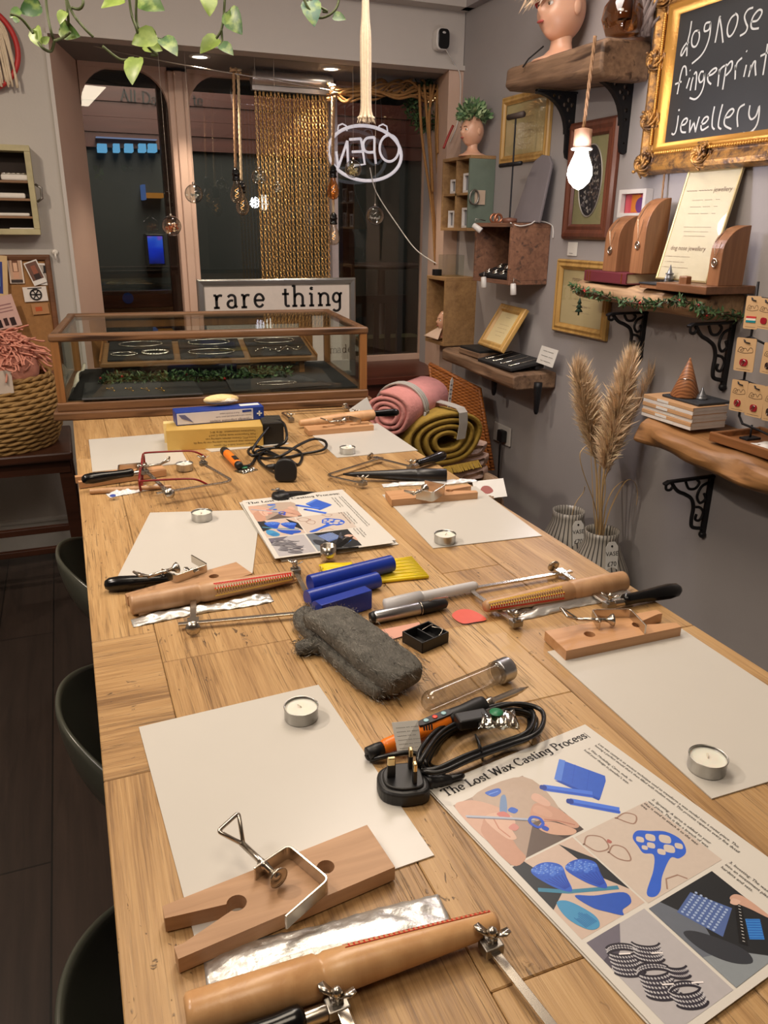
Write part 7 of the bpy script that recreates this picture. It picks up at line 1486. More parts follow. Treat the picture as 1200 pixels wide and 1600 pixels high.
# ---- ring shelf (middle) ----
rX=1.645; rs_=beam('plank_shelf',(690,543),(802,586),(802,612),(690,563),rX,'reclaimed plank shelf with ring display, below the crates',oldw,wob=.004,bev=.006)
ra_,rb_2=onx(690,543,rX),onx(802,586,rX); 
def rz(y): q=(ra_.y-y)/(ra_.y-rb_2.y); return ra_.z*(1-q)+rb_2.z*q+.002
for i,(px,py,px2,py2) in enumerate(((840,612,841,646),(772,603,773,616))):
    X=1.74; p=onx(px,py,X); z=rz(p.y)-.05; t=tag(MB().lathe([(.006,-.11),(.010,-.1),(.017,0.),(.017,.02)],12,TR(X,p.y,z)).build('shelf_peg',iron_b,None,True),['black tapered peg foot under the near end of the plank shelf','black tapered peg foot under the middle of the plank shelf'][i],'bracket')
def rbox(px0,py0,px1,X0,X1,h,name,mat,label,cat,dz=0.):
    y0=onx(px0,py0,X0).y;y1=onx(px1,py0,X0).y; z=rz((y0+y1)/2)+dz+.002; return bxyz(name,X0,X1,y1,y0,z,z+h,mat,label,cat,bev=.002),y0,y1,z+h
o,y0,y1,zt_=rbox(717,548,748,1.66,1.79,.022,'wood_block',oldw,'low wooden block holding the black box on the plank shelf','block'); bxyz('ring_box',1.665,1.79,y1,y0,zt_,zt_+.012,plain('black_card',(26,26,28),.5),'flat black ring box left of the gold frame on the plank shelf','box')
# tilted bracelet board
y0=onx(748,562,1.66).y;y1=onx(800,578,1.66).y; zA=rz((y0+y1)/2)+.003; m=basis((1.655,y0,zA),(0,-1,0),(1,0,.16)); W_=y0-y1; t=thing('bracelet_board','sloping black board with four silver bangles on the plank shelf','display board',mat4=m); MB().box((W_/2,.085,-.0),(W_,.17,.012),m@TR(0,0,.002)).box((W_/2,.14,-.012),(W_-.01,.04,.02),m).build('board',velvet,t,bevel=.002)
for k in range(4):
    x=W_*(.16+.23*k); q=MB().tube([m@V((x,.02,.010)),m@V((x,.15,.010))],.0024,8).ball((x,.018,.011),.0045,8,m).build('silver_bangle',silver,None,True); tag(q,'silver bangle on the sloping board, %s from the window side'%['first','second','third','fourth'][k],'bangle','bangles on the sloping board')
# sign card
P0=onx(838,566,1.78);P1=onx(858,573,1.78);P2=onx(869,548,1.80);P3=onx(848,540,1.80); m=basis(P0,P1-P0,P3-P0); W_,H=(P1-P0).length*1.25,(P3-P0).length; t=thing('handwritten_card','white handwritten card leaning at the near end of the plank shelf','card',mat4=m); MB().box((W_/2,H/2,0),(W_,H,.002),m).build('card',plain('white_label_card',(220,218,212),.5),t); b=MB()
for k,s in enumerate(('~~~ ~~~~','~~~~~ ~~~','~~ ~~~~~')): text(b,s,H*.24,m@TR(W_*.5,H*(.70-.28*k),.002),align='CENTER')
b.build('lettering',ink,t)
# leaning gold frame
P0=onx(749,539,1.70);P1=onx(786,552,1.70);P3=onx(771,477,1.80);P2=onx(812,488,1.80); m=basis(P0,P1-P0,P3-P0); m3=m.to_3x3(); W_=(P1-P0).length; H=(P3-P0).length; t=thing('framed_note','small gold frame with a printed note leaning on the plank shelf','picture frame',mat4=m); c=m@TR(W_/2,H/2,0)
MB().frame(W_,H,[(0,-.004),(0,.012),(.006,.016),(.014,.014),(.024,.016),(.030,.006),(.032,.004)],c).box((0,0,-.002),(W_-.004,H-.004,.004),c).build('frame',gf,t,bevel=.001); MB().box((0,0,.003),(W_-.06,H-.06,.002),c).build('print',parch,t); b=MB()
for k,s in enumerate(('~~~~~','','~~~~ ~~ ~~~~','~~~~~ ~~~ ~~','~~~ ~~~~~ ~~','~~ ~~~~')): text(b,s,H*.06,c@TR(0,H*(.22-.085*k),.0045),align='CENTER')
b.build('lettering',plain('brown_print',(120,90,80),.5),t)
# ---- crates ----
def crate(name,Xf,Xb,y0,y1,z0,z1,th,mat,label,back=None,shelves=(),divs=(),inside=None,cat='crate'):
    t=thing(name,label,cat,((Xf+Xb)/2,(y0+y1)/2,z0)); ym=(y0+y1)/2
    for (c,d,nm) in ((((Xf+Xb)/2,ym,z0+th/2),(Xb-Xf,y1-y0,th),'bottom_board'),(((Xf+Xb)/2,ym,z1-th/2),(Xb-Xf,y1-y0,th),'top_board'),(((Xf+Xb)/2,y0+th/2,(z0+z1)/2),(Xb-Xf,th,z1-z0-2*th),'near_side'),(((Xf+Xb)/2,y1-th/2,(z0+z1)/2),(Xb-Xf,th,z1-z0-2*th),'far_side'),((Xb-.005,ym,(z0+z1)/2),(.008,y1-y0-2*th,z1-z0-2*th),'back_board')):
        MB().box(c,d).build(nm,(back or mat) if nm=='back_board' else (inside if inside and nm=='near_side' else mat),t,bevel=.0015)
    for z in shelves: MB().box(((Xf+Xb)/2,ym,z),(Xb-Xf-.008,y1-y0-2*th,th*.7)).build('shelf',mat if not inside else mat,t)
    for y in divs: MB().box(((Xf+Xb)/2,y,(z0+z1)/2),(Xb-Xf-.008,th*.7,z1-z0-2*th)).build('divider',mat,t)
    return t
cw=wood('crate_pine',(172,136,90),(128,96,62),1,1.,.6,1.,.001); cw2=wood('reddish_crate',(150,108,84),(104,72,56),1,1.2,.6,1.1,.001,(84,62,52)); green=plain('sage_crate_paint',(104,118,106),.6,0.,.2,14.,.001,90.)
p=onx(776,240,XW); Yn=p.y; Xf=Yn*(ray(733,300).x/ray(733,300).y); Yf=Xf/(ray(690,300).x/ray(690,300).y); z1=onx(733,242,Xf).z; z0=onx(731,361,Xf).z; Yf=min(Yf,3.66)
t=crate('cubby_shelf',Xf,XW-.002,Yn,Yf,z0,z1,.014,cw,'four hole cubby shelf with a sage green side by the window post',inside=green,shelves=((z0+z1)/2,),divs=((Yn+Yf)/2,),cat='shelf'); ym=(Yn+Yf)/2
rgp=onx(752,310,Xf+.1); MB().tube([V((1.74,Yn-.012+.0,z0+(z1-z0)*.45))+V((.0+.022*math.cos(a),-.004,.03*math.sin(a))) for a in [2*PI*k/20 for k in range(20)]],.004,6,True).build('ring_handle',steel2,t,True); MB().box((1.775,Yn-.004,z0+(z1-z0)*.45),(.05,.006,.06)).build('handle_plate',plain('pale_wood_plate',(190,170,150),.6),t)
for i,(yy,zz,h) in enumerate(((Yn+(Yf-Yn)*.70,z0+.014,.075),(Yn+(Yf-Yn)*.2,z0+.014,.085),(Yn+(Yf-Yn)*.66,(z0+z1)/2+.006,.06),(Yn+(Yf-Yn)*.2,(z0+z1)/2+.006,.08))):
    X=Xf+.03; o=thing('mini_frame',['white mini frame in the lower left cubby hole','white mini frame in the lower right cubby hole','white mini frame in the upper left cubby hole','white mini frame in the upper right cubby hole'][i],'picture frame',(X,yy,zz),0,'mini frames in the cubby shelf'); m=basis((X,yy,zz+h/2),(0,-1,0),(0,0,1)); MB().frame(.06,h,[(0,0),(0,.018),(.009,.018),(.009,.006)],m).build('frame',plain('white_frame_paint',(214,210,208),.4),o); MB().box((0,0,.004),(.044,h-.016,.002),m).build('picture',plain('grey_picture',(130,132,138),.5),o)
# doll head planter on top
dp=V((1.76,Yn+.07,z1)); t,w,c,r=doll('doll_head_planter','doll head planter with leafy succulent hair on the cubby shelf',dp,PI+.2,.125,cat='planter'); rr=random.Random(8); b=MB()
for k in range(420):
    d=V((rr.gauss(0,1),rr.gauss(0,1),abs(rr.gauss(0,1)))).normalized(); s=c+V((0,0,r*.75))+d*r*rr.uniform(.4,1.15); e=d+V((rr.gauss(0,.5),rr.gauss(0,.5),rr.gauss(0,.5))); e.normalize(); sd=e.cross(V((rr.gauss(0,1),rr.gauss(0,1),rr.gauss(0,1)))).normalized(); l=r*.45
    b.add([s,s+e*l*.5+sd*l*.25,s+e*l,s+e*l*.5-sd*l*.25],[(0,1,2,3)],w,rr.choice([(128,160,112),(96,132,88),(164,186,140),(70,100,70)]))
b.build('succulent_leaves',vcol('leaf_colours',.6),t)
# middle crate
p=onx(862,350,XW); Yn=p.y; Xf=Yn*(ray(798,390).x/ray(798,390).y); Yf=Xf/(ray(741,390).x/ray(741,390).y); z1=onx(797,348,Xf).z; z0=onx(797,446,Xf).z
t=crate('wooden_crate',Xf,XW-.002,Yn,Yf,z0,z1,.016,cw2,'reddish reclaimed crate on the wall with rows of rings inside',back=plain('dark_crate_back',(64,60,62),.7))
m=basis((Xf+.02,Yf-.03,z0+.02),(0,-1,0),(1,0,.35)); wt=Yf-Yn-.05; q=thing('ring_tray','black ring display ramp inside the reddish crate','display board',mat4=m); MB().box((wt/2,.06,.006),(wt,.13,.012),m).build('ramp',velvet,q,bevel=.002); MB().box((wt/2,.12,-.02),(wt,.01,.05),m).build('back_support',velvet,q)
for j in range(2):
    for i in range(4):
        x=wt*(.13+.24*i);y=.03+.06*j; b=MB().box((x,y,.0125),(.026,.035,.004),m).tube([m@V((x+.009*math.cos(a),y+.012*math.sin(a),.018)) for a in [2*PI*k/16 for k in range(16)]],.003,6,True); tag(b.build('ring',silver,None,True),'silver ring on the black ramp, %s of the %s row'%(['first','second','third','fourth'][i],['front','back'][j]),'ring','rings on the crate ramp')
zc1=z1
# things on the crate: slate slab, T-stand, ring rolls
gsl=plain('grey_slate_slab',(120,114,118),.7,0.,.15,8.); a=onx(802,345,1.72); P=[(0,0),(.30*.5,0),(.15,.22),(.13,.27),(.09,.285),(.05,.275),(.025,.23)]
ya,yb=onx(803,340,1.78).y,onx(846,340,1.78).y; zt_=onx(825,243,1.80).z; H=zt_-zc1; W_=ya-yb; m=basis((1.78,ya,zc1),(0,-1,0),(.18,0,1)); o=MB().prism([(0,0),(W_,0),(W_*1.0,H*.85),(W_*.85,H*.97),(W_*.6,H),(W_*.38,H*.92),(W_*.26,H*.7),(W_*.12,H*.3)],0,.012,m).build('slate_slab',gsl,None,bevel=.003,fixn=True); tag(o_at(o),'tall grey slate slab leaning on the wall above the reddish crate','slate')
p=onx(797,331,1.70); p=V((1.70,p.y,zc1)); tz=onx(802,182,1.70).z; t=thing('t_bar_stand','tall thin dark metal T bar jewellery stand on the reddish crate','jewellery stand',p); MB().lathe([(.03,0),(.03,.016),(.004,.02)],18,M.Translation(p)).build('base',plain('brown_base',(110,70,54),.5),t,True); MB().tube([p+V((0,0,.01)),V((p.x,p.y,tz))],.0035,8).build('pole',iron_b,t); MB().tube([V((p.x,p.y+.055,tz)),V((p.x,p.y-.055,tz))],.011,12).build('upper_bar',plain('dark_roll',(70,58,52),.6),t,True); zz=onx(790,258,1.70).z; MB().tube([V((p.x,p.y+.10,zz)),V((p.x,p.y-.06,zz))],.008,10).build('lower_bar',iron_b,t,True)
for i,dy in enumerate((.11,.075)): q=V((1.69,p.y+dy,zc1)); o=MB().tube([q+V((.016*math.cos(a),0,.017+.016*math.sin(a))) for a in [2*PI*k/20 for k in range(20)]],.005,8,True).build('bangle',plain('copper_bangle',(190,130,100),.3,.8),None,True); tag(o,['copper bangle standing furthest left on the reddish crate','copper bangle standing beside the T bar stand base'][i],'bangle')
# white cable and clip lamps
o=MB().tube(smooth_pts([onx(797,348,Xf-.004),onx(812,353,Xf+.03),V((Xf+.08,Yn-.003,onx(830,350,1.72).z)),V((1.78,Yn-.003,onx(850,345,1.78).z)),onx(862,352,1.845),onx(864,372,1.845)],8),.0026,6).build('lamp_cable',wc,None,True); tag(o,'white cable draped over the near side of the reddish crate','cable')
def clip(px,py,X,d,label):
    p=onx(px,py,X); t=thing('spot_lamp',label,'lamp',p,0,'small white clip spot lamps'); x=V(d).normalized(); y=x.cross(V((0,1,0.2))).normalized(); m=basis(p,y,x.cross(y).normalized(),x); MB().lathe([(.008,-.03),(.011,-.028),(.013,.012),(.0115,.014)],16,m).build('barrel',plain('white_lamp',(214,212,208),.35),t,True); MB().lathe([(.0001,.0125),(.011,.0125)],14,m).build('lens',emit('lamp_lens',(255,236,206),4),t); MB().tube([p+x*-.02,p+x*-.02+V((.0,0,.03)),p+V((.03,.0,.034))],.0018,6).build('arm',steel2,t,True); return t
clip(748,358,Xf-.012,(.55,-.5,-.5),'white clip spot lamp at the upper left corner of the reddish crate'); clip(756,444,1.66,(.1,0,-1),'white clip spot lamp under the far end of the reddish crate'); clip(802,455,1.68,(.1,0,-1),'white clip spot lamp under the near end of the reddish crate')
spot('shelf_spot',onx(803,462,1.69),onx(790,540,1.72),.8,(255,240,220),1.6,.02)
# tall lower crate
Yn=3.45; Xf=Yn*(ray(695,480).x/ray(695,480).y); z1=onx(697,434,Xf).z; z0=onx(692,541,Xf).z; Xb=Yn*(ray(750,480).x/ray(750,480).y); Yf=3.665
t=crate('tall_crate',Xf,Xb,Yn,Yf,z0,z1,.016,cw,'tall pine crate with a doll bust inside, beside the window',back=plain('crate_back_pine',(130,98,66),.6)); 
d_,w,c,r=doll('doll_bust','small doll bust with a draped collar inside the tall pine crate',V((Xf+.06,(Yn+Yf)/2-.0,z0+.03)),PI,.10,cat='doll head'); b=MB().grid(lambda u,v:w@V((.05+.05*u-.02,(v-.5)*.12*(.4+u),.045-.045*u)),8,8); b.build('collar',plain('pale_collar_cloth',(206,180,160),.7),d_,True,solid=.001)
MB().ball(c+V((-.01,0,r*.35)),(r*.85,r*.80,r*.75),16,w).build('hair',plain('brown_hair',(84,60,44),.7),d_,True)
o=bxyz('glass_box',Xf+.03,Xf+.12,3.5,3.6,z1,z1+.10,glass('case_glass',(240,243,240),1.2,0.,.05),'clear glass display box on the tall pine crate','box',bev=.001)
o=bxyz('black_adapter',1.70,1.735,3.60,3.64,z1,z1+.03,blk,'small black plug adapter at the foot of the rope strands','adapter')
# ---- wicker lid, blankets, socket ----
def wicker():
    t=NT('orange_wicker'); v=t.coord((1,1,1)); sx=t.nd('ShaderNodeSeparateXYZ',i0=v); w1=t.math('SINE',t.math('MULTIPLY',sx.outputs[2],420.)); w2=t.math('SINE',t.math('MULTIPLY',sx.outputs[1],160.)); f=t.math('MULTIPLY_ADD',t.math('MULTIPLY',w1,w2),.5,.5); n=t.noise(v,25.,3)
    t.bsdf(t.mix(t.math('MULTIPLY_ADD',f,.6,t.math('MULTIPLY',n,.4)),L((92,48,18)),L((184,110,46))),.5,0.,f,.003,.8); return t.m
wk=wicker(); Pw=[onx(672,569,1.60),onx(749,608,1.72),onx(770,735,1.74),onx(690,735,1.62)]; t=thing('wicker_hamper','open wicker hamper lid standing upright behind the rolled blankets','hamper',(1.68,3.1,0)); m=basis(Pw[0],Pw[1]-Pw[0],Pw[0]-Pw[3]); 
b=MB(); q=[Pw[0],Pw[1],Pw[2],Pw[3]]; b.grid(lambda u,v:(q[0]*(1-u)+q[1]*u)*(1-v)+(q[3]*(1-u)+q[2]*u)*v,20,16).build('lid',wk,t,True,solid=.014); MB().tube([q[0],q[1],q[2]],.011,8).build('lid_rim',wk,t,True); MB().tube([q[0],q[3]],.010,8).build('lid_rim',wk,t,True)
hb_=MB(); zb_=.0; hx=[(1.02,3.28),(1.02,2.45),(1.38,2.50),(1.46,3.28)]; hb_.prism(hx,0,.62).build('hamper_body',wk,t,bevel=.01)
a=onx(703,600,1.60); mtag=basis(onx(704,612,1.585),onx(709,612,1.61)-onx(704,612,1.585),(0,0,1)); o=MB().prism([(-.014,-.09),(.014,-.09),(.014,.05),(.0,.065),(-.014,.05)],0,.001,mtag).build('paper_tag',plain('white_label_card',(220,218,212),.5),None,fixn=True); tag(o,'long white paper tag hanging on the wicker lid','tag'); b=MB()
for k in range(6): b.box((0,.03-.02*k,.0015),(.018,.006,.0004),mtag)
b.build('print',plain('grey_print',(110,110,116),.5),o)
sgb=plain('pale_seagrass',(150,124,98),.8,0.,.25,70.,.002,150.)
mus=plain('mustard_wool',(150,122,46),.9,0.,.22,60.,.003,120.); pinkw=plain('pink_check_wool',(196,132,128),.9,0.,.15,60.,.003,120.); beigew=plain('beige_wool',(176,148,132),.9,0.,.12,60.,.003,120.)
# mustard roll: spiral facing the camera
Cn=onz(700,688,.80); ex=V((.97,.22,0)).normalized(); m=basis(Cn,ex,(0,0,1)); zax=V((m[0][2],m[1][2],m[2][2])); 
Ym=(Cn-V((0,0,Cn.z)))
t=thing('rolled_blanket','mustard wool blanket folded into a thick roll with grey paper band','blanket',Cn)
def spiral(n,rx,ry,th,turns):
    o=[]
    for k in range(n+1):
        a=2*PI*turns*k/n; q=.22+.78*k/n; o.append((rx*q*math.cos(a)*(1+.06*math.sin(3*a)),ry*q*math.sin(a)*(1+.08*math.cos(2*a))))
    return o
sp=spiral(150,.155,.098,.01,3.6); ln=.26
b=MB(); n=len(sp)
vs=[m@V((x,y,s)) for s in (0,-ln*.03,-ln*.97,-ln) for x,y in [(px*(1 if s in(-ln*.03,-ln*.97) else .985),py*(1 if s in(-ln*.03,-ln*.97) else .985)) for px,py in sp]]
fs=[(r_*n+i,r_*n+i+1,(r_+1)*n+i+1,(r_+1)*n+i) for r_ in range(3) for i in range(n-1)]; b.add(vs,fs); b.build('wool',mus,t,True,solid=.014)
MB().tube([m@V((.168*math.cos(a),.128*math.sin(a),-.07)) for a in [2*PI*k/32 for k in range(32)]],.006,6,True) 
bd=MB(); pts=[m@V((.175*math.cos(a),.135*math.sin(a),-.03)) for a in [math.radians(d) for d in range(30,150,8)]]
bp=[(.045,.0,.010),(.052,.05,.011),(.05,.086,.010),(.046,.098,-.002),(.036,.104,-.05),(.026,.106,-.10)]
bd.add([m@V((x+s*.017,y+(.0015 if k>2 else 0),z)) for k,(x,y,z) in enumerate(bp) for s in(-1,1)],[(2*i,2*i+1,2*i+3,2*i+2) for i in range(5)]); bd.build('paper_band',plain('grey_paper_band',(160,156,150),.6),t,solid=.002)
fr=MB()
for k in range(60): x=-.02+.0025*k; fr.tube([m@V((x,-.085,.004)),m@V((x+R.uniform(-.004,.004),-.105,.015+R.uniform(0,.012)))],.0022,4)
fr.build('fringe',mus,t)
Cp=onx(604,648,.875); mp=basis(Cp,(.66,-.75,0),(0,0,1)); t=thing('rolled_blanket','pink checked wool blanket roll beside the display case','blanket',Cp); sp=spiral(110,.078,.072,.01,3.3); b=MB(); n=len(sp); vs=[mp@V((x,y,s)) for s in (0,-.30) for x,y in sp]; b.add(vs,[(i,i+1,n+i+1,n+i) for i in range(n-1)]); b.build('wool',pinkw,t,True,solid=.012); MB().tube([mp@V((.087*math.cos(a),.081*math.sin(a),-.12+.012*j)) for j in range(3) for a in [2*PI*k/28 for k in range(29)]],.004,6).build('paper_band',plain('grey_paper_band',(160,156,150),.6),t,True)
o=MB().box((0,0,0),(.08,.05,.001),basis(Cp+V((-.10,-.05,.03)),(.8,.4,.3),(0,.3,1))).build('paper_label',plain('white_label_card',(220,218,212),.5),t)
def softroll(name,path,r,mat,label,z):
    t=thing(name,label,'blanket',path[0]); P=smooth_pts(path,6); n=len(P); rr=[r*min(1,.55+.5*math.sin(PI*min(k,n-1-k)/(n-1))*1.5) for k in range(n)]; rr=[r*(.72 if k in(0,n-1) else 1) for k in range(n)]; MB().tube(P,rr,18).build('wool',mat,t,True,sub=1); return t
t=thing('folded_throw','beige wool throw folded in thick layers below the mustard roll','throw',(onz(735,735,.66).x,onz(735,735,.66).y,.62)); fc=onz(735,738,.66); fm=basis((fc.x,fc.y,.622),(.93,.36,0),(0,0,1))
for k,(dx,w_,h_,y0) in enumerate(((0,.20,.05,0),(.005,.19,.045,.05),(-.004,.18,.05,.095))):
    pr=[(dx+math.copysign(abs(math.cos(a))**.7,math.cos(a))*w_/2,y0+h_/2+math.copysign(abs(math.sin(a))**.8,math.sin(a))*h_/2+.006*math.sin(a*3+k)) for a in [2*PI*i/36 for i in range(36)]]
    MB().sweep([fm@V((0,0,s_)) for s_ in (.0,-.01,-.03,-.10,-.17)],[(0,0)]*3) if False else None
    b=MB(); n=len(pr); vs=[fm@V((dx+(x-dx)*sc,y0+h_/2+(y-y0-h_/2)*sc,s_)) for s_,sc in ((.012,.55),(.006,.85),(-.004,.98),(-.06,1.),(-.16,1.)) for x,y in pr]; fs=[tuple(range(n))]+[(r_*n+i,r_*n+(i+1)%n,(r_+1)*n+(i+1)%n,(r_+1)*n+i) for r_ in range(4) for i in range(n)]; b.add(vs,fs).build('wool_layer',beigew,t,True)
bxc=onz(760,770,.62); o=MB().box((bxc.x,bxc.y,.33),(.30,.36,.62)).build('storage_box',wood('dim_storage_box',(96,76,60),(70,54,42),2,1.,.7),None,bevel=.01) if False else None
pc=onz(765,764,.66); bq=V((pc.x-.10,pc.y+.16,0)); wb=thing('woven_basket','pale beige woven basket in the gap between table and wall','basket',bq); MB().lathe([(.15,0),(.19,.3),(.205,.60),(.205,.645),(.19,.645),(.185,.62),(.0005,.62)],32,M.Translation(bq)).build('woven_side',sgb,wb,True)
for k in range(4): MB().tube([bq+V(((.207)*math.cos(a),(.207)*math.sin(a),.635-.05*k)) for a in [2*PI*i/40 for i in range(40)]],.010,6,True).build('rope_rim',sgb,wb,True)
m=basis(pc,(.9,-.3,.1),(.2,.75,.6)); t=thing('postcard','white postcard with red motif tucked between table and wall','card',pc); MB().box((0,0,0),(.10,.07,.001),m).build('card',plain('white_label_card',(220,218,212),.5),t); MB().prism(blob([(-.03,-.005),(-.02,.012),(.0,.01),(.01,-.01),(-.01,-.018)],3),.0008,.0012,m).build('motif',plain('red_brown_motif',(150,70,60),.5),t,fixn=True)
p=onx(786,678,XW-.004); t=thing('wall_socket','white double wall socket low on the right wall behind the blankets','socket',p); m=basis(p,(0,-1,0),(0,0,1)); MB().box((0,0,.004),(.15,.088,.010),m).build('faceplate',plain('white_socket',(206,202,198),.35),t,bevel=.003); t=thing('wall_plug','black plug with cable in the wall socket','plug',p); MB().box((.03,-.0,.024),(.05,.055,.028),m).build('body',blk,t,bevel=.006); MB().tube(smooth_pts([m@V((.03,-.03,.03)),m@V((.03,-.12,.03)),m@V((.02,-.3,.02))],6),.004,6).build('cable',cab,t,True)
# ================= LEFT SIDE =================
YL=YH-.004
def LY(px,py,Y=YL): return ony(px,py,Y)
# wall box with shelves
Yf=YH-.10; a=LY(-70,222,Yf);c=LY(49,222,Yf); zt=a.z; zb=LY(60,367,Yf).z; xr=LY(55,300,Yf).x; xl=a.x; dist=plain('distressed_cream_paint',(176,166,128),.7,0.,.3,22.,.001,80.); dkb=plain('dark_box_back',(40,30,24),.8)
t=thing('wall_box','distressed cream box shelf with dark inside on the wall at the left','shelf',((xl+xr)/2,YH-.05,zb)); th=.022
for (c_,d_) in ((((xl+xr)/2,YH-.05,zt-th/2),(xr-xl,.10,th)),(((xl+xr)/2,YH-.05,zb+th/2),(xr-xl,.10,th)),((xl+th/2,YH-.05,(zb+zt)/2),(th,.10,zt-zb-2*th)),((xr-th/2,YH-.05,(zb+zt)/2),(th,.10,zt-zb-2*th))): MB().box(c_,d_).build('board',dist,t,bevel=.002)
MB().box(((xl+xr)/2,YH-.008,(zb+zt)/2),(xr-xl-.01,.01,zt-zb-.01)).build('back_board',dkb,t)
hh=(zt-zb); shz_=[zt-hh*f for f in (.40,.60,.80)]
for z in shz_: MB().box(((xl+xr)/2,YH-.05,z),(xr-xl-2*th,.085,.008)).build('shelf',wood('thin_shelf_wood',(150,112,78),(110,80,54),0,1.,.6),t)
MB().tube([(xr+.002,YH-.06,zb+hh*.38),(xr+.022,YH-.06,zb+hh*.42),(xr+.022,YH-.06,zb+hh*.54),(xr+.002,YH-.06,zb+hh*.58)],.005,8).build('side_handle',steel2,t,True)
wp=plain('white_porcelain',(220,214,204),.3)
for i,(z,px,w,h) in enumerate(((shz_[0]+.004,22,.10,.022),(shz_[1]+.004,0,.16,.020),(shz_[2]+.004,5,.15,.012),(zb+th,22,.09,.004))):
    x=LY(px,260).x; o=MB().box((x,YH-.055,z+h/2),(w,.07,h)).build('white_tray',wp,None,bevel=min(.006,h*.4)); tag(o_at(o),'white porcelain dish on the %s of the wall box'%['top shelf','middle shelf','lower shelf','floor'][i],'dish')
b=MB(); x=LY(22,260).x
for k in range(5): b.tube([(x-.04+.018*k+.008*math.cos(a),YH-.06+.008*math.sin(a),shz_[0]+.030) for a in [2*PI*j/12 for j in range(12)]],.003,6,True)
tag(b.build('ring_pile',silver,None,True),'small heap of silver rings on the top dish of the wall box','rings',None,'stuff')
# red hoop wall hanging
p=LY(-38,72,YH-.03); t=thing('macrame_hoop','red hoop macrame wall hanging cut off by the left edge','wall hanging',p); rr=60*(p-CAM).dot(FW)/F; MB().tube([p+V((rr*math.cos(a),0,rr*math.sin(a))) for a in [2*PI*k/48 for k in range(48)]],.010,8,True).build('hoop',plain('red_hoop',(186,46,44),.5),t,True); b=MB()
for k in range(16): x=p.x+rr*(.25+.045*k); b.tube(smooth_pts([V((x-.06,p.y-.01,p.z+rr*.7)),V((x-.02,p.y-.014,p.z+.05)),V((x+R.uniform(-.01,.01),p.y-.012,p.z-rr*.75-R.uniform(0,.03)))],5),.004,5)
b.build('cords',cream,t,True)
# pin board with cards
cork=plain('cork',(156,112,66),.85,0.,.25,60.,.001,200.); zt=LY(60,398,YH-.02).z; xr=LY(83,440,YH-.02).x; xl=xr-.7; zb=zt-.5; t=thing('pin_board','cork pin board in dark wooden frame covered in snapshots at the left','pin board',((xl+xr)/2,YH-.02,zb)); m=basis(((xl+xr)/2,YH-.006,(zt+zb)/2),(1,0,0),(0,0,1)); MB().frame(xr-xl,zt-zb,[(0,0),(0,.018),(.006,.022),(.020,.020),(.024,.012)],m).build('frame',wood('brown_board_frame',(128,84,52),(92,58,36),0,1.,.5),t,bevel=.001); MB().box((0,0,.004),(xr-xl-.04,zt-zb-.04,.008),m).build('cork_panel',cork,t)
YB_=YH-.022
def pcard(name,q,label,cat,base,items,Y=YB_):
    P=[LY(x,y,Y) for x,y in q]; x=P[1]-P[0]; y=P[0]-P[3]; W_,H=x.length,y.length; m=basis(P[3],x,y); t=thing(name,label,cat,P[3]); MB().box((W_/2,H/2,0),(W_,H,.0012),m).build('card',plain('card_%d_%d_%d'%base,base,.45),t); b=MB()
    for k,(x0,y0,x1,y1,c) in enumerate(items): b.poly([(x0*W_,y0*H,.001+.0002*k),(x1*W_,y0*H,.001+.0002*k),(x1*W_,y1*H,.001+.0002*k),(x0*W_,y1*H,.001+.0002*k)],m,c)
    b.build('printed_picture',vcol(),t)
pcard('snapshot',[(13,405),(36,405),(40,441),(16,443)],'white card with a brown haired figure drawing on the pin board','photo',(222,206,190),[(.1,.12,.9,.97,(196,160,134)),(.3,.45,.7,.95,(110,70,48)),(.36,.5,.64,.85,(222,180,150)),(.3,.2,.7,.48,(206,158,130)),(.1,.03,.9,.16,(60,50,46))])
pcard('snapshot',[(36,412),(56,405),(73,437),(54,447)],'tilted white bordered snapshot of a dark figure on the pin board','photo',(228,224,218),[(.08,.2,.92,.95,(110,78,66)),(.35,.25,.7,.8,(150,90,70)),(.3,.2,.75,.45,(60,46,44))],YB_-.004)
pcard('snapshot',[(56,411),(80,412),(79,447),(58,445)],'upright dark snapshot partly behind the tilted one on the pin board','photo',(222,218,212),[(.08,.2,.92,.92,(170,160,150)),(.5,.55,.9,.9,(40,38,40)),(.1,.2,.5,.6,(90,80,76))],YB_+.003)
pcard('business_card',[(35,449),(72,447),(76,472),(39,472)],'white card with a round black wheel emblem on the pin board','card',(226,218,210),[(.2,.86,.8,.93,(70,60,60))])
cc=LY(56,460,YB_-.004); o=[x for x in COL.objects if x.name.startswith('business_card')][0]; mm_=basis(cc,(1,0,0),(0,0,1)); b=MB(); 
b.tube([mm_@V((.021*math.cos(a),.021*math.sin(a),0)) for a in [2*PI*k/24 for k in range(24)]],.003,6,True)
for k in range(6): b.tube([mm_@V((0,0,0)),mm_@V((.02*math.cos(k*PI/3),.02*math.sin(k*PI/3),0))],.0022,5)
b.build('wheel_emblem',ink,o)
pcard('kraft_note',[(50,475),(76,473),(78,490),(52,492)],'brown kraft note with orange print low on the pin board','note',(176,128,84),[(.2,.3,.6,.7,(190,90,50))])
pcard('framed_picture',[(-30,396),(10,400),(20,458),(-26,466)],'blue picture in a speckled cream frame at the far left','picture frame',(206,176,130),[(.0,.14,.80,.86,(54,64,128)),(.3,.3,.7,.6,(90,140,190))],YB_-.02)
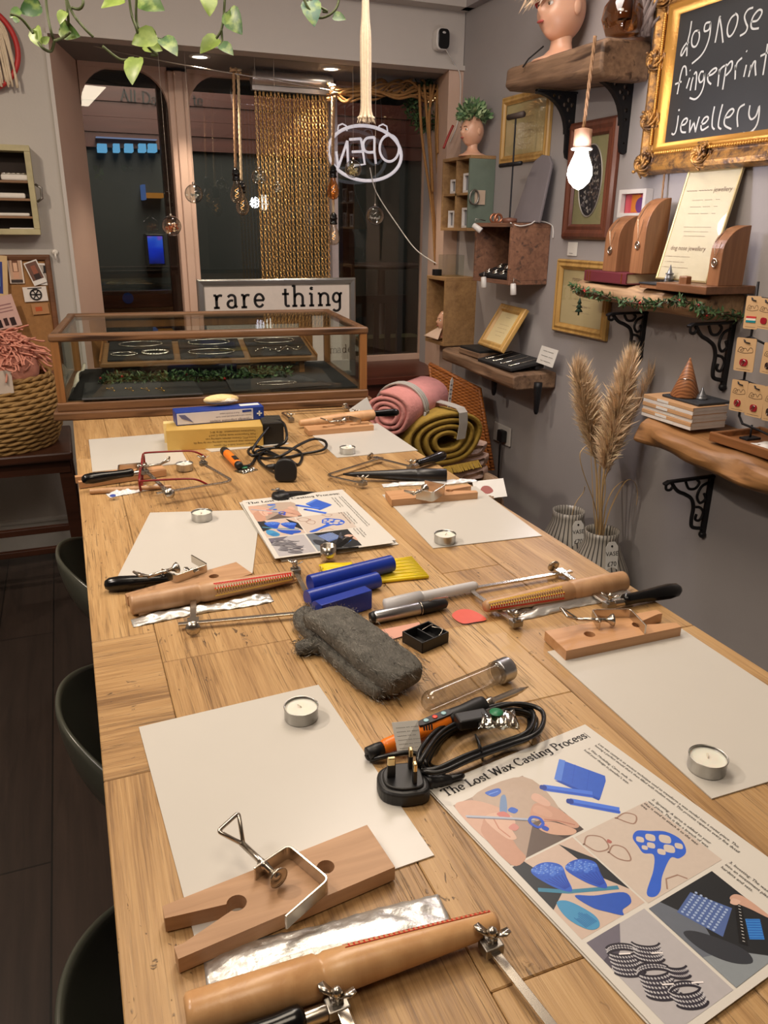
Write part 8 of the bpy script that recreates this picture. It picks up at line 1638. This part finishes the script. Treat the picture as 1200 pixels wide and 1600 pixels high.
pcard('leaflet',[(-30,470),(26,458),(43,494),(-20,520)],'pale pink leaflet with dark figures propped above the pink throw','leaflet',(206,170,160),[(.0,.7,.9,.74,(150,110,110)),(.1,.6,.9,.63,(150,110,110)),(.1,.5,.9,.53,(150,110,110)),(.35,.05,.48,.3,(40,30,34)),(.55,.08,.66,.32,(60,40,40)),(.72,.05,.86,.3,(50,36,36))],YB_-.07)
p=LY(86,394,YL); t=thing('wall_hook','small white wall hook beside the pin board corner','hook',p); MB().lathe([(.012,0),(.012,.006),(.006,.008)],14,basis(p,(1,0,0),(0,0,1))).build('plate',wp,t,True); MB().tube(smooth_pts([p+V((0,-.006,0)),p+V((0,-.022,-.012)),p+V((0,-.016,-.028))],5),.0045,8).build('hook_arm',wp,t,True)
# dark wooden chair under the basket
dkw=wood('dark_mahogany',(70,38,24),(44,24,16),0,1.,.35); Yc=3.15; zc=ony(60,708,Yc).z; xr=ony(113,705,Yc).x; t=thing('wooden_bench','dark mahogany bench seat carrying the basket at the left','bench',(xr-.28,Yc+.2,0)); x0=xr-.56
MB().box(((x0+xr)/2,Yc+.21,zc-.018),(xr-x0,.46,.036)).build('seat',dkw,t,bevel=.008); MB().box(((x0+xr)/2,Yc+.02,zc-.06),(xr-x0-.03,.03,.055)).build('apron',dkw,t)
for x in (x0+.04,xr-.035):
    for y in (Yc+.03,Yc+.40): MB().sweep([(x,y,zc-.036),(x+(.02 if x>x0+.1 else -.02),y,0)],[(-.024,-.02),(.024,-.02),(.024,.02),(-.024,.02)],(0,1,0)).build('leg',dkw,t,bevel=.003,fixn=True)
for z in (.20,.29): MB().box(((x0+xr)/2,Yc+.03,z),(xr-x0-.08,.024,.026)).build('stretcher',dkw,t,bevel=.003)
# basket
def seagrass():
    t=NT('seagrass_rope'); v=t.coord(); n=t.noise(t.coord((30,30,8)),1.,3,.6); n2=t.noise(v,5.,2); t.bsdf(t.mix(t.math('MULTIPLY_ADD',n,.7,t.math('MULTIPLY',n2,.3)),L((92,66,34)),L((188,148,88))),.7,0.,n,.003,.8); return t.m
sg=seagrass(); cx=ony(100,690,Yc+.20).x-.235; bc=V((cx,Yc+.20,zc)); zr=ony(70,588,Yc+.05).z; hb=zr-zc; t=thing('seagrass_basket','large round seagrass rope basket on the dark bench','basket',bc); b=MB(); nr=15
for k in range(nr):
    f=k/(nr-1); r=.19+.055*math.sin(PI*min(1,.1+f*.75)) ; z=zc+hb*(k+.5)/nr; rad=hb/nr*.56; n=84
    for ph in (0,PI): b.tube([bc+V((((r+rad*.35*math.cos(i*.9+ph+k))*math.cos(2*PI*i/n)),((r+rad*.35*math.cos(i*.9+ph+k))*math.sin(2*PI*i/n)),z-zc+rad*.35*math.sin(i*.9+ph+k))) for i in range(n)],rad*.72,6,True)
b.build('woven_wall',sg,t,True); MB().lathe([(.0001,.006),(.19,.006)],32,M.Translation(bc)).build('base',sg,t)
# pink throw in the basket
pk=plain('dusty_pink_throw',(206,140,120),.9,0.,.15,40.,.003,160.); pc_=bc+V((.0,-.03,hb)); t=thing('pink_throw','dusty pink fringed throw heaped in the basket','throw',pc_); MB().ball(pc_+V((0,0,.02)),(.185,.185,.13),24).build('folded_wool',pk,t,True); b=MB(); rr=random.Random(6)
for k in range(420):
    a=rr.uniform(-2.9,.3); q=math.sqrt(rr.random()); e=V((math.cos(a)*q*.17,math.sin(a)*q*.17,.13*math.sqrt(max(0,1-q*q))+.035)); s=pc_+e; P=[s]
    d=V((rr.gauss(0,1),rr.gauss(0,1)-.3,0)).normalized()
    for j in range(4): d=(d+V((rr.gauss(0,.45),rr.gauss(0,.45),rr.gauss(0,.2)-.16))).normalized(); P.append(P[-1]+d*.024)
    b.tube(smooth_pts(P,3),.0036,5)
b.build('fringe',pk,t,True); o=MB().box((0,0,0),(.05,.085,.002),basis(pc_+V((.07,-.20,.0)),(1,.25,0),(0,-.1,1))).build('woven_label',plain('pale_woven_label',(206,190,176),.7),t)
# bar stools
shell=plain('olive_grey_shell',(66,68,60),.28,0.,.08,8.); leg=plain('black_stool_metal',(24,24,24),.4,.5)
def stool(yc,label):
    t=thing('bar_stool',label,'bar stool',(.14,yc,0),0,'shell bar stools along the left side'); b=MB(); o=V((.14,yc,.0))
    def fn(u,v):
        s=(u-.5)*2; w=.215*(1-.25*max(0,v-.55))
        if v<.6: x=.20-.36*(v/.6); z=.585-.02*math.sin(PI*v/.6)
        else: q=(v-.6)/.4; x=-.16-.065*math.sin(q*PI/2); z=.585+.165*q**1.25
        up=.10*abs(s)**2.6*(.3+.9*min(1,v*1.3)) if v<.6 else .10*abs(s)**2.6*(1-.9*(v-.6)/.4)-.07*abs(s)**2.5*((v-.6)/.4)
        x2=x+.10*abs(s)**2.2*max(0,(v-.35))/.65
        return o+V((x2,s*w,z+up))
    b.grid(fn,28,28).build('shell_seat',shell,t,True,solid=.010,sub=1)
    for sx in(-1,1):
        for sy in(-1,1): MB().tube([o+V((sx*.09,sy*.09,.575)),o+V((sx*.19,sy*.19,.0))],.012,10).build('leg',leg,t,True)
    fr=[o+V((sx*.162,sy*.162,.16)) for sx,sy in((-1,-1),(1,-1),(1,1),(-1,1))]; MB().tube(fr,.009,8,True).build('footrest',leg,t,True)
    MB().lathe([(.11,.565),(.10,.58),(.02,.582)],20,M.Translation((.14,yc,0))).build('mount',leg,t,True)
stool(1.76,'olive grey shell bar stool farthest along the left side of the table'); stool(1.13,'olive grey shell bar stool in the middle of the left side'); stool(.58,'olive grey shell bar stool nearest the camera on the left side')
